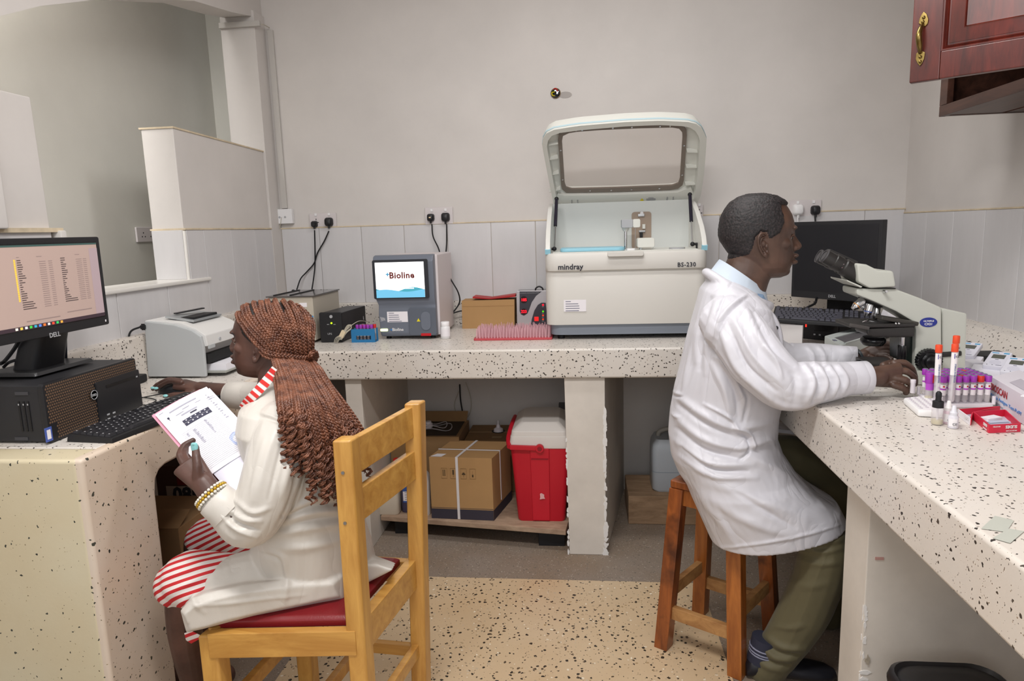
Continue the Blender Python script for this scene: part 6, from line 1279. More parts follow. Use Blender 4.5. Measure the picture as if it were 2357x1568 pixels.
# ------------------------------------------------------------------ wooden chair
M_pine = wood('varnished_yellow_pine', '#b07c36', '#d2a152', (9, 9, 1.3), rough=.35, coat=.35); M_pineX = wood('varnished_yellow_pine_across', '#b07c36', '#d2a152', (1.3, 9, 9), rough=.35, coat=.35)
M_vin = mat('dark_red_vinyl', '#7d1a20', .35, bump=.15, bscale=200)
RL, RR, FL, FR = V((-.566, 1.500, 0)), V((-.512, 1.838, 0)), V((-.930, 1.468, 0)), V((-.880, 1.87, 0))
ch = thing('wooden_chair', 'yellow varnished wooden chair with a dark red vinyl seat, under the seated woman', 'chair', ((RL+RR+FL+FR)/4))
def HBx(mb, name, m, **k): return mb.build(name, m, ch, world=True, **k)
t9 = .045; wv_ = (RR-RL).normalized(); fv_ = (RL-FL).normalized()
def post(c0, c1, z0, z1, name):
    s = t9/2; q = lambda c, z: [c+wv_*a*s+fv_*b*s+V((0, 0, z)) for a, b in ((-1, -1), (-1, 1), (1, 1), (1, -1))]
    return HBx(MB().loft([q(c0, z0), q(c1, z1)]), name, M_pine, bevel=.006, seg=3)
post(RL, RL+V((.002, 0, 0)), 0, .958, 'back_post'); post(RR, RR+V((.030, 0, 0)), 0, .958, 'back_post')
post(FL, FL, 0, .470, 'front_leg'); post(FR, FR, 0, .470, 'front_leg')
def slat(z0, z1, name, d=0):
    a, b = RL+wv_*t9*.4+V((.0, 0, 0)), RR-wv_*t9*.4+V((.02, 0, 0)); f = fv_*.011
    zm = lambda z: z
    return HBx(MB().loft([[a-f+V((0, 0, z0)), a+f+V((0, 0, z0)), a+f+V((0, 0, z1)), a-f+V((0, 0, z1))], [b-f+V((0, 0, z0)), b+f+V((0, 0, z0)), b+f+V((0, 0, z1)), b-f+V((0, 0, z1))]]), name, M_pineX, bevel=.003)
slat(P(842, 1094, y=1.52).z, P(842, 1012, y=1.52).z, 'back_slat'); slat(P(842, 1205, y=1.52).z, P(842, 1130, y=1.52).z, 'back_slat')
def rail(a, b, z0, z1, name, w_=.026): return HBx(MB().bar(a+V((0, 0, (z0+z1)/2)), b+V((0, 0, (z0+z1)/2)), w_, z1-z0), name, M_pineX, bevel=.003)
zr0, zr1 = .410, .476
off = wv_*.012
rail(FL-off, RL-off, zr0, zr1, 'seat_rail'); rail(FR, RR, zr0, zr1, 'seat_rail'); rail(RL, RR, zr0-.01, zr1+.012, 'seat_rail', .03); rail(FL, FR, zr0, zr1, 'seat_rail')
for a, b, z in ((RL, RR, .20), (FL, FR, .24), ): rail(a, b, z-.02, z+.02, 'stretcher', .022)
rail((FL+RL)/2*1, (FR+RR)/2, .17, .205, 'stretcher', .022); rail(FL, RL, .17, .205, 'stretcher', .022) if False else None
rail(FR, RR, .17, .205, 'stretcher', .022)
inq = lambda c: c+((RL+RR+FL+FR)/4-c)*.06
st = [FL-fv_*.004, RL-fv_*.026, RR-fv_*.026, FR-fv_*.004]; st = [inq(c) for c in st]
ctr = sum(st, V((0, 0, 0)))/4
HBx(MB().loft([[c+V((0, 0, .468)) for c in st], [c+V((0, 0, .486)) for c in st], [c+(ctr-c)*.06+V((0, 0, .494)) for c in st], [c+(ctr-c)*.3+V((0, 0, .500)) for c in st]]), 'seat', M_vin, bevel=.003, smooth=60)
M_screw = M_dsteel
for px, py in ((788, 1090), (793, 1206), (811, 1490)):
    r_ = P(px, py, y=1.50); c = P(px, py, y=RL.y-t9/2-.004); HBx(MB().cyl((c.x, c.y+.004, c.z), .0042, .002, axis=(0, -1, 0), n=10), 'screw', M_screw)
# ------------------------------------------------------------------ wooden stool
M_stw = wood('red_brown_varnish', '#5a2a12', '#9a5424', (9, 9, 1.3), rough=.35, coat=.3, wear='#4a2210'); M_stl = wood('pale_stretcher_wood', '#8f6238', '#b98c58', (2, 9, 9), rough=.5)
b4_ = [V((.252, 2.185, 0)), V((.468, 2.045, 0)), V((.633, 2.262, 0)), V((.412, 2.405, 0))]; ctr = sum(b4_, V((0, 0, 0)))/4; ZS = .600
so = thing('wooden_stool', 'tall dark-stained wooden stool under the man in the lab coat', 'stool', ctr)
tops = [c+(ctr-c)*.26 for c in b4_]
M_stq = [M_stw, wood('orange_brown_varnish', '#7a3e14', '#b06a2c', (9, 9, 1.3), rough=.35, coat=.3), M_stw, MATS['orange_brown_varnish']]
for k in range(4):
    a, b = b4_[k], tops[k]; d1 = (b4_[1]-b4_[0]).normalized(); d2 = V((-d1.y, d1.x, 0)); s = .024
    q = lambda c, z: [c+d1*i*s+d2*j*s+V((0, 0, z)) for i, j in ((-1, -1), (1, -1), (1, 1), (-1, 1))]
    MB().loft([q(a, 0), q(b, ZS-.028)]).build('leg', M_stq[k], so, world=True, bevel=.003)
def at_(k, z): return b4_[k]+(tops[k]-b4_[k])*(z/(ZS-.028))+V((0, 0, z))
for i, j, z in ((0, 1, .135), (1, 2, .20), (2, 3, .135), (3, 0, .20)): MB().bar(at_(i, z), at_(j, z), .022, .045).build('stretcher', M_stl, so, world=True, bevel=.003)
for i, j in ((0, 1), (1, 2), (2, 3), (3, 0)): MB().bar(at_(i, ZS-.058), at_(j, ZS-.058), .02, .055).build('apron', MATS['orange_brown_varnish'], so, world=True, bevel=.002)
sc_ = [c+(ctr-c)*.10 for c in b4_]
MB().loft([[c+V((0, 0, ZS-.028)) for c in sc_], [c+V((0, 0, ZS)) for c in sc_]]).build('seat', M_stw, so, world=True, bevel=.006, seg=3)
# black waste bin and a scrap of tape on the floor
q0 = P(2112, 1560, y=1.40); q1 = P(2375, 1545, y=1.40); q0.z = P(2230, 1530, y=1.54).z-.008
bn = thing('waste_bin', 'black plastic waste bin on the floor under the right counter', 'bin', ((q0.x+q1.x)/2, 1.42, 0))
cxb, hw = (q0.x+q1.x)/2, (q1.x-q0.x)/2+.01; zb = q0.z
MB().loft([[(x, y, z) for x, y in rrect(cxb-hw*s, cxb+hw*s, 1.42-.13*s, 1.42+.13*s, .05, 5)] for z, s in ((0, .8), (zb-.03, .96))]).build('body', M_black, bn, world=True, smooth=50)
MB().loft([[(x, y, z) for x, y in rrect(cxb-hw*s, cxb+hw*s, 1.42-.13*s, 1.42+.13*s, .055, 6)] for z, s in ((zb-.04, 1.0), (zb-.012, 1.03), (zb+.004, 1.0), (zb+.010, .94), (zb+.002, .90), (zb+.008, .84), (zb+.010, .62))]).build('lid', mat('lid_black', '#1c1b1d', .4), bn, world=True, smooth=50)
tq = [P(1885, 1532, z=.004), P(1898, 1531, z=.004), P(1912, 1559, z=.004), P(1901, 1561, z=.004)]
single('tape_scrap', MB().prism(tq, (0, 0, .001)), mat('pale_tape', '#b9bbb4', .6), 'small pale strip of tape on the dark floor by the man\'s shoe', 'tape', tq[0])
# ------------------------------------------------------------------ people: skeleton lofts fused into one surface, then sculpted
def ringpx(pa, pb, yref, Yc, wy, n=32, e=2.2, z0=None):
    a, b = P(*pa, y=yref), P(*pb, y=yref); a.y = b.y = Yc; c, u = (a+b)/2, (b-a)/2
    f = lambda v: math.copysign(abs(v)**(2/e), v)
    return [c+u*f(math.cos(2*PI*k/n))+V((0, wy*f(math.sin(2*PI*k/n)), 0)) for k in range(n)]
def limb(mb, pts, n=16, res=5):
    """pts: (px, py, depth Y, radius in metres)"""
    w = [P(a, b, y=y) for a, b, y, r in pts]; path = smooth_path(w, res); rs = []
    for i in range(len(pts)-1): rs += [pts[i][3]+(pts[i+1][3]-pts[i][3])*(k/res) for k in range(res)]
    rs.append(pts[-1][3]); return capsule(mb, path, rs, n)
def capsule(mb, path, rs, n=14):
    path = [V(q) for q in path]; d0 = (path[0]-path[1]).normalized(); d1 = (path[-1]-path[-2]).normalized()
    pre = [path[0]+d0*rs[0]*s for s in (.92, .7, .38)]; post = [path[-1]+d1*rs[-1]*s for s in (.38, .7, .92)]
    return mb.tube(pre+path+post, [rs[0]*.38, rs[0]*.71, rs[0]*.92]+list(rs)+[rs[-1]*.92, rs[-1]*.71, rs[-1]*.38], n)
def fuse(mb, voxel, iters=4, fac=.5):
    me = bpy.data.meshes.new('tmp'); me.from_pydata(mb.v, [], mb.f); me.update()
    bm = bmesh.new(); bm.from_mesh(me); bmesh.ops.recalc_face_normals(bm, faces=bm.faces); bm.to_mesh(me); bm.free()
    o = bpy.data.objects.new('tmp', me); COL.objects.link(o)
    r = o.modifiers.new('r', 'REMESH'); r.mode = 'VOXEL'; r.voxel_size = voxel; r.use_smooth_shade = True
    if iters: s = o.modifiers.new('s', 'SMOOTH'); s.factor = fac; s.iterations = iters
    out = bpy.data.meshes.new_from_object(o.evaluated_get(bpy.context.evaluated_depsgraph_get()))
    bpy.data.objects.remove(o); bpy.data.meshes.remove(me); return out
def getv(me): a = np.empty(len(me.vertices)*3, np.float32); me.vertices.foreach_get('co', a); return a.reshape(-1, 3).astype(np.float64)
def getn(me): a = np.empty(len(me.vertices)*3, np.float32); me.vertex_normals.foreach_get('vector', a); return a.reshape(-1, 3).astype(np.float64)
def setv(me, v): me.vertices.foreach_set('co', v.astype(np.float32).ravel()); me.update()
_A, _B, _C, _O = (np.array(q) for q in (CA, CB, CC, CAM_O))
def npix(v):
    q = v-_O; k = q@_C; return np.stack([CX+FPX*(q@_A)/k, CY-FPX*(q@_B)/k], 1)
def polydist(p, line):
    best = np.full(len(p), 1e9); tt = np.zeros(len(p)); n = len(line)-1
    for i in range(n):
        a, b = np.array(line[i], float), np.array(line[i+1], float); e = b-a; t = np.clip(((p-a)@e)/max(e@e, 1e-9), 0, 1); d = np.linalg.norm(p-(a+t[:, None]*e), axis=1)
        m = d < best; best[m] = d[m]; tt[m] = (i+t[m])/n
    return best, tt
def sculpt(me, strokes, yr=None):
    """folds: (line over the cloth, width, height in metres); worked into the side of the cloth that faces the room's open side"""
    v = getv(me); nr = getn(me); px = npix(v); vd = v-_O; vd /= np.linalg.norm(vd, axis=1)[:, None]; face = np.clip(-(nr*vd).sum(1)*2.2, 0, 1); add = np.zeros(len(v))
    for line, wd, amp in strokes:
        ln = smooth_path([(a, b, 0) for a, b in line], 5) if len(line) > 2 else [V((a, b, 0)) for a, b in line]
        d, t = polydist(px, [(q.x, q.y) for q in ln]); add += amp*np.exp(-(d/wd)**2)*np.sin(np.clip(t*.9+.05, 0, 1)*PI)**.6
    setv(me, v+nr*(add*face)[:, None])
def wrinkle(me, amp, freq, st=(1, 1, 1), seed=0):
    v = getv(me); nr = getn(me); k = np.array(st)*freq; r = np.random.default_rng(seed); add = np.zeros(len(v))
    for i in range(7):
        d = r.normal(size=3)*k*(.6+.25*i); w2 = r.normal(size=3)*freq*.45; ph = r.uniform(0, 6.28, 2)
        add += np.sin(v@d+ph[0]+1.6*np.sin(v@w2+ph[1]))/(1+.35*i)
    setv(me, v+nr*(add*amp/3)[:, None])
def dent(me, c, r, amp, only=None):
    v = getv(me); nr = getn(me); d = np.linalg.norm(v-np.array(c), axis=1); setv(me, v+nr*(amp*np.exp(-(d/r)**2))[:, None])
def mesh_obj(name, me, m, parent, label=None):
    me.name = name
    if parent is not None: me.transform(wmat(parent).inverted())
    me.materials.clear(); me.materials.append(m); me.polygons.foreach_set('use_smooth', [True]*len(me.polygons))
    o = bpy.data.objects.new(name, me); COL.objects.link(o); o.parent = parent
    if label: o['label'] = label
    return o
def skin(name, c0, c1, rough=.45):
    m = bpy.data.materials.new(name); m.use_nodes = True; nt = m.node_tree; b = nt.nodes['Principled BSDF']; L = nt.links.new
    tc = nn(nt, 'ShaderNodeTexCoord'); n = nn(nt, 'ShaderNodeTexNoise', Scale=14.0, Detail=5.0); L(tc.outputs['Object'], n.inputs['Vector'])
    r = nn(nt, 'ShaderNodeValToRGB'); r.color_ramp.elements[0].position = .35; r.color_ramp.elements[1].position = .7; r.color_ramp.elements[0].color = srgb(c0); r.color_ramp.elements[1].color = srgb(c1)
    L(n.outputs['Fac'], r.inputs[0]); L(r.outputs[0], b.inputs['Base Color']); b.inputs['Roughness'].default_value = rough
    n2 = nn(nt, 'ShaderNodeTexNoise', Scale=400.0, Detail=3.0); L(tc.outputs['Object'], n2.inputs['Vector']); bp = nn(nt, 'ShaderNodeBump', Strength=.12, Distance=.001); L(n2.outputs['Fac'], bp.inputs['Height']); L(bp.outputs[0], b.inputs['Normal'])
    MATS[name] = m; return m
def cloth(name, col, rough=.5, weave=0.0, spec=.5, stripes=None):
    m = mat(name, col, rough, spec=spec, sheen=.1, bump=.12, bscale=700)
    if weave:       # soft crumples of a worn cloth
        nt = m.node_tree; b = nt.nodes['Principled BSDF']; L = nt.links.new; tc = nn(nt, 'ShaderNodeTexCoord'); mp = nn(nt, 'ShaderNodeMapping'); mp.inputs['Scale'].default_value = (1.3, 1, .6); mp.inputs['Rotation'].default_value = (.3, .5, .4); L(tc.outputs['Object'], mp.inputs[0])
        n = nn(nt, 'ShaderNodeTexNoise', Scale=7.0, Detail=2.5, Roughness=.45, Distortion=.8); L(mp.outputs[0], n.inputs['Vector'])
        a = nn(nt, 'ShaderNodeMath', operation='SUBTRACT'); L(n.outputs['Fac'], a.inputs[0]); a.inputs[1].default_value = .5; c = nn(nt, 'ShaderNodeMath', operation='ABSOLUTE'); L(a.outputs[0], c.inputs[0])
        d = nn(nt, 'ShaderNodeMath', operation='POWER'); L(c.outputs[0], d.inputs[0]); d.inputs[1].default_value = .7
        bp = nn(nt, 'ShaderNodeBump', Strength=weave, Distance=.045); L(d.outputs[0], bp.inputs['Height']); L(b.inputs['Normal'].links[0].from_socket, bp.inputs['Normal']); L(bp.outputs[0], b.inputs['Normal'])
    return m
M_skm = skin('man_skin', '#48342b', '#62483b'); M_skw = skin('woman_skin', '#452e27', '#5f4137')
M_coatm = cloth('white_satin_coat', '#cdccd3', .42, spec=.6, weave=.20); M_coatw = cloth('ivory_satin_coat', '#cdc8c0', .42, spec=.6, weave=.16)
M_olive = cloth('olive_twill', '#5d5740', .6, spec=.3); M_nail = mat('mint_nail', '#8fd0d2', .2, coat=.5)
M_hair = mat('black_hair', '#1d1a1c', .55, var=.3, vscale=120, bump=.8, bscale=170); M_scalp = mat('dark_scalp_hair', '#26201f', .6, var=.35, vscale=60, bump=.5, bscale=200)
M_eye = mat('shaded_eye_white', '#93867c', .3); M_iris = mat('dark_iris', '#1a100c', .1)  # shade of the eye sockets is put into the eyeball colour
# one head, in its own frame: x forward, y left, z up; profile levels in units of u
HEAD = [(97, -24, 12, .020), (91, -44, 37, .041), (81, -60, 54, .057), (68, -70, 64, .067), (53, -78, 73, .073), (38, -82, 77.5, .0765), (23, -85, 79.5, .078), (10, -86, 77, .078), (-2, -83, 76, .077), (-15, -75, 78, .075), (-28, -66, 79, .072), (-40, -50, 80, .068), (-53, -26, 79, .064), (-65, -8, 75, .058), (-77, 4, 71, .048), (-86, 18, 63, .034), (-90, 34, 54, .018)]
def head_parts(mb, T, u, ww=1.0, nose=1.0, lips=0.0):
    """adds the head's volumes to mb; T maps the head's frame to the room; u metres per unit"""
    n = 36; rings = []
    for z, xb, xf, w in HEAD:
        xm = 5.0; ring = []
        for k in range(n):
            t = 2*PI*k/n; c, s = math.cos(t), math.sin(t)
            x = xm+(xf-xm)*math.copysign(abs(c)**.86, c) if c > 0 else xm+(xm-xb)*math.copysign(abs(c)**.95, c)
            fr = max(0, c)**1.5; y = w*ww*math.copysign(abs(s)**.92, s)*(1-.10*fr)
            ring.append(T @ V((x*u, y, z*u)))
        rings.append(ring)
    mb.loft(rings[::-1])
    q = lambda x, y, z: T @ V((x*u, y, z*u))
    def ell(x, y, z, rx, ry, rz, m=8, nn_=14): mb.loft([[q(x+rx*math.sin(PI*i/m)*math.cos(2*PI*k/nn_), y+ry*math.sin(PI*i/m)*math.sin(2*PI*k/nn_), z-rz*math.cos(PI*i/m)) for k in range(nn_)] for i in [.1]+list(range(1, m))+[m-.1]])
    # nose
    sec = [(19, 75, 81, .0075), (5, 74, 83.5, .0085), (-6, 74, 91, .011), (-14, 74, 97, .0145), (-20, 74, 99, .018), (-26, 74, 94, .0185), (-30, 75, 84, .012)]
    mb.loft([[q(xb+(xf*nose+(1-nose)*80-xb)*max(0, math.cos(t))-(6 if math.cos(t) < 0 else 0), w*math.sin(t), z) for t in [2*PI*k/14 for k in range(14)]] for z, xb, xf, w in sec][::-1])
    for s in (-1, 1): ell(80, s*.014, -23, 7, .0075, 7)          # nostril wings
    ell(81.5-lips, 0, -40, 10, .025, 5.6); ell(80.5-lips, 0, -54.5, 10, .023, 5.8)      # lips
    ell(73.5, 0, 23, 10, .046, 7)                                  # brow
    for s in (-1, 1): ell(46, s*.048*ww, -12, 19, .019, 15)       # cheekbones
    ell(60, 0, -74, 14, .024, 13)                               # chin
def head_face(T, u, parent, side, me, ww=1.0, ear_m=None):
    """eye, lid, brow and ear on the visible side"""
    q = lambda x, y, z: T @ V((x*u, y, z*u))
    for s in (-1, 1):
        dent(me, q(75, s*.030, 3), .013, -.0055)
    for s in (-1, 1):
        MB().ball(q(61.5, s*.0295, 1.5), .0112, 16, 10).build('eyeball', M_eye, parent, world=True, smooth=80)
        MB().ball(q(67.0, s*.0300, 1.0), .0062, 12, 8).build('iris', M_iris, parent, world=True, smooth=80)
        MB().tube(smooth_path([q(63, s*.043, 1.5), q(69, s*.038, 6), q(72, s*.030, 7), q(73, s*.021, 4)], 5), [.0022]*6+[.0036]*5+[.0028]*5, 8).build('eyelid', ear_m, parent, world=True, smooth=80)
        MB().tube(smooth_path([q(60, s*.047, 17), q(70, s*.040, 23), q(74.5, s*.027, 21), q(77, s*.017, 18)], 5), [.0012]*5+[.0025]*6+[.0018]*5, 6).build('eyebrow', M_hair, parent, world=True, smooth=80)
def ear(T, u, parent, s, m, ww=1.0):
    y0 = s*.0725*ww
    def e(x, z, o=0): return T @ V((x*u, y0+s*o, z*u))
    out_ = [(6, -2, .0), (4, 8, .006), (-2, 13, .012), (-10, 12, .016), (-15, 3, .018), (-14, -10, .016), (-8, -25, .012), (0, -36, .008), (6, -39, .005), (9, -33, .003), (8, -26, .002)]
    mb = MB()
    capsule(mb, smooth_path([e(*q) for q in out_], 4), [.0034]*len(smooth_path([e(*q) for q in out_], 4)), 8)
    capsule(mb, smooth_path([e(0, 4, .005), e(-6, 2, .009), (e(-9, -8, .010)), e(-4, -22, .007), e(2, -28, .004)], 4), [.0030]*17, 8)
    capsule(mb, [e(7, -10, .003), e(6, -17, .005), e(6, -21, .003)], [.003, .0038, .003], 8)
    mb.ball(e(3, -34, .005), .0075, 10, 8); mb.ball(e(-2, -10, -.002), .012, 10, 8)
    mb.loft([[e(x*.9-.5, z*.9-1, o*.35-.004) for x, z, o in out_], [e(x*.9-.5, z*.9-1, o*.45) for x, z, o in out_]])
    return mesh_obj('ear', fuse(mb, .0016, 3), m, parent)
def hair_cap(me, T, u, mask, parent, m, off, name='hair', nz=.0012, topper=0.0):
    """lifts the part of the head inside the profile outline 'mask' (head units x, z) off the scalp"""
    Ti = T.inverted(); bm = bmesh.new(); bm.from_mesh(me)
    poly = np.array(mask, float)
    def inside(x, z):
        c = False; j = len(poly)-1
        for i in range(len(poly)):
            if (poly[i][1] > z) != (poly[j][1] > z) and x < (poly[j][0]-poly[i][0])*(z-poly[i][1])/(poly[j][1]-poly[i][1])+poly[i][0]: c = not c
            j = i
        return c
    kill = []; loc = {}
    for vv in bm.verts: q = Ti @ vv.co; loc[vv.index] = (q.x/u, q.z/u)
    kill = [f for f in bm.faces if not all(inside(*loc[v.index]) for v in f.verts)]
    bmesh.ops.delete(bm, geom=kill, context='FACES'); bm.verts.ensure_lookup_table()
    loose = [v for v in bm.verts if not v.link_faces]; bmesh.ops.delete(bm, geom=loose, context='VERTS')
    edge = {v for e in bm.edges if len(e.link_faces) == 1 for v in e.verts}; ring2 = {e.other_vert(v) for v in edge for e in v.link_edges}-edge
    bm.normal_update(); new = {}
    for v in bm.verts:
        q = Ti @ v.co; k = .12 if v in edge else .55 if v in ring2 else 1
        t = min(1, max(0, (q.z/u+10)/60)); new[v] = v.co+v.normal*(off*k*(.25+.75*t)+nz*k*(mnoise.noise(v.co*260)+.4*mnoise.noise(v.co*520))*(.3+.7*t))
    for v, c in new.items(): v.co = c
    out = bpy.data.meshes.new(name); bm.to_mesh(out); bm.free(); return mesh_obj(name, out, m, parent)
def finger(mb, pts, r0, r1): 
    w = [P(a, b, y=y) for a, b, y in pts]; path = smooth_path(w, 4); n = len(path)
    capsule(mb, path, [r0+(r1-r0)*i/(n-1)+(.0008 if i in (n//3, 2*n//3) else 0) for i in range(n)], 10)
# ------------------------------------------------------------------ the man
ym = 2.17
man = thing('person', 'man in a white lab coat and olive trousers on a stool, hands at a microscope', 'person', (.44, 2.2, .6))
um_ = 2.085/1571
Tm = Matrix.Translation(P(1744, 550, y=ym))
body = MB(); head_parts(body, Tm, um_, ww=1.0)
R3 = lambda rows, **k: [ringpx(*r, **k) for r in rows]
body.loft(R3([((1684, 565), (1775, 605), ym, ym, .055), ((1677, 592), (1772, 640), ym, ym, .057), ((1668, 612), (1766, 655), ym, ym, .060), ((1655, 640), (1758, 680), ym, ym, .075), ((1640, 690), (1750, 720), ym, ym, .12)]))
body.loft(R3([((1640, 670), (1750, 710), ym, ym, .10), ((1625, 740), (1760, 760), ym, ym, .15), ((1605, 830), (1770, 850), ym, ym, .14), ((1580, 960), (1755, 960), ym, ym, .13), ((1580, 1040), (1760, 1040), ym, ym, .13), ((1595, 1080), (1765, 1075), ym, ym, .125)]))
AR = [(1688, 748, 2.04, .048), (1735, 812, 1.955, .046), (1812, 885, 1.90, .046), (1900, 878, 1.93, .040), (1990, 869, 1.965, .030), (2022, 866, 1.975, .028)]
limb(body, AR)
AL = [(1700, 750, 2.31, .046), (1740, 800, 2.37, .05), (1795, 838, 2.40, .045), (1880, 832, 2.40, .038), (1965, 828, 2.38, .029), (1990, 822, 2.375, .027)]
limb(body, AL)
LR = [(1670, 1085, 2.12, .070), (1775, 1162, 2.08, .068), (1886, 1238, 2.04, .058), (1888, 1300, 2.03, .055), (1850, 1400, 2.05, .056), (1800, 1480, 2.06, .044), (1768, 1528, 2.07, .036)]
LL = [(1690, 1070, 2.27, .070), (1810, 1062, 2.32, .080), (1910, 1098, 2.34, .066), (1930, 1230, 2.34, .055), (1915, 1330, 2.35, .052), (1905, 1400, 2.36, .040), (1898, 1440, 2.37, .034)]
limb(body, LR); limb(body, LL)
# right hand: back of the hand to us, fingers curled down round the foot of the microscope
def palm(mb, a, b, w0, w1, th, up, n=16):
    a, b = V(a), V(b); d = (b-a).normalized(); sd = (V(up)-d*V(up).dot(d)).normalized(); nm = d.cross(sd); rings = []
    for t in (-.08, 0, .2, .5, .8, 1.0, 1.06):
        c = a+(b-a)*t; w_ = (w0+(w1-w0)*min(1, max(0, t)))*(.8 if t in (-.08, 1.06) else 1); h = th*(.75 if t in (-.08, 1.06) else 1)
        rings.append([c+sd*w_*math.copysign(abs(math.cos(2*PI*k/n))**.8, math.cos(2*PI*k/n))+nm*h*math.copysign(abs(math.sin(2*PI*k/n))**.8, math.sin(2*PI*k/n)) for k in range(n)])
    mb.loft(rings)
palm(body, P(2010, 867, y=1.970), P(2066, 864, y=1.982), .030, .039, .0165, V((0, -.25, 1)))
for pts in ([(2058, 836, 1.995), (2082, 836, 1.992), (2099, 850, 1.998), (2106, 868, 2.01)], [(2062, 853, 1.978), (2086, 855, 1.972), (2104, 869, 1.978), (2106, 884, 1.99)], [(2060, 870, 1.968), (2083, 875, 1.962), (2098, 886, 1.968), (2098, 896, 1.978)], [(2056, 886, 1.964), (2074, 892, 1.960), (2086, 899, 1.965), (2085, 904, 1.972)]):
    finger(body, pts, .0102, .0084)
finger(body, [(2034, 842, 2.0), (2052, 836, 2.02), (2072, 842, 2.035), (2086, 852, 2.04)], .0115, .0085)
# left hand: reaching to the stage knob
palm(body, P(1985, 823, y=2.375), P(2028, 808, y=2.36), .026, .034, .0155, V((0, .5, 1)))
for pts in ([(2022, 797, 2.36), (2040, 791, 2.345), (2056, 795, 2.32), (2066, 801, 2.30)], [(2026, 804, 2.355), (2044, 800, 2.34), (2058, 804, 2.315), (2066, 810, 2.30)], [(2028, 812, 2.35), (2046, 811, 2.335), (2058, 815, 2.315), (2062, 820, 2.30)], [(2024, 820, 2.345), (2038, 821, 2.33), (2048, 825, 2.315), (2052, 829, 2.305)]):
    finger(body, pts, .0095, .0075)
finger(body, [(2000, 820, 2.36), (2014, 828, 2.33), (2030, 834, 2.31), (2040, 834, 2.30)], .0105, .0082)
bm_ = fuse(body, .0026, 2)
head_face(Tm, um_, man, -1, bm_, ear_m=M_skm)
ear(Tm, um_, man, -1, M_skm); ear(Tm, um_, man, 1, M_skm)
mask = [(66, 72), (40, 74), (38, 62), (43, 50), (44, 34), (34, 12), (18, 2), (9, 2), (5, 14), (-8, 16), (-18, 4), (-22, -18), (-28, -34), (-70, -46), (-110, -40), (-110, 120), (40, 120), (90, 90)]
M_fade = bpy.data.materials.new('short_black_hair'); M_fade.use_nodes = True
nt = M_fade.node_tree; b_ = nt.nodes['Principled BSDF']; L = nt.links.new
tc = nn(nt, 'ShaderNodeTexCoord'); n_ = nn(nt, 'ShaderNodeTexNoise', Scale=190.0, Detail=3.0); L(tc.outputs['Object'], n_.inputs['Vector'])
r_ = nn(nt, 'ShaderNodeValToRGB'); r_.color_ramp.elements[0].position = .42; r_.color_ramp.elements[1].position = .66; r_.color_ramp.elements[0].color = srgb('#121012'); r_.color_ramp.elements[1].color = srgb('#302829')
L(n_.outputs['Fac'], r_.inputs[0]); L(r_.outputs[0], b_.inputs['Base Color']); b_.inputs['Roughness'].default_value = .6
bp = nn(nt, 'ShaderNodeBump', Strength=.7, Distance=.002); L(n_.outputs['Fac'], bp.inputs['Height']); L(bp.outputs[0], b_.inputs['Normal'])
hair_cap(bm_, Tm, um_, mask, man, M_fade, .0075, nz=.0014)
mesh_obj('body', bm_, M_skm, man)
# trousers
tr = MB()
limb(tr, [(a, b, y, r+.012) for a, b, y, r in LR[:3]]+[(1895, 1290, 2.025, .074), (1862, 1385, 2.04, .076), (1822, 1455, 2.05, .070), (1790, 1500, 2.055, .066), (1762, 1538, 2.06, .062)])
limb(tr, [(a, b, y, r+.012) for a, b, y, r in LL[:3]]+[(1934, 1230, 2.34, .070), (1918, 1330, 2.35, .068), (1905, 1410, 2.36, .062)])
tr.loft(R3([((1580, 1010), (1760, 1010), ym, ym, .135), ((1585, 1060), (1770, 1050), ym, ym, .145), ((1605, 1088), (1770, 1080), ym, ym, .14)]))
tm_ = fuse(tr, .005, 4)
sculpt(tm_, [([(1850, 1235), (1900, 1250), (1945, 1240)], 7, .007), ([(1845, 1258), (1890, 1272), (1940, 1262)], 6, .006), ([(1838, 1288), (1885, 1300), (1930, 1296)], 7, .005), ([(1810, 1340), (1860, 1350), (1905, 1345)], 9, .004),
             ([(1776, 1440), (1815, 1446), (1850, 1440)], 7, .006), ([(1760, 1462), (1800, 1490), (1850, 1495)], 7, .009), ([(1745, 1480), (1785, 1515), (1830, 1520)], 7, .009), ([(1730, 1500), (1760, 1532), (1800, 1545)], 7, .007), ([(1752, 1470), (1790, 1502), (1840, 1508)], 4, -.008), ([(1738, 1492), (1772, 1524), (1815, 1532)], 4, -.007), ([(1905, 1270), (1880, 1330), (1850, 1410), (1815, 1490)], 2.2, .0022),
             ([(1820, 1040), (1870, 1060), (1910, 1100)], 10, .006), ([(1830, 1080), (1880, 1110), (1920, 1150)], 10, .006)])
wrinkle(tm_, .0022, 26, seed=3)
mesh_obj('trousers', tm_, M_olive, man)
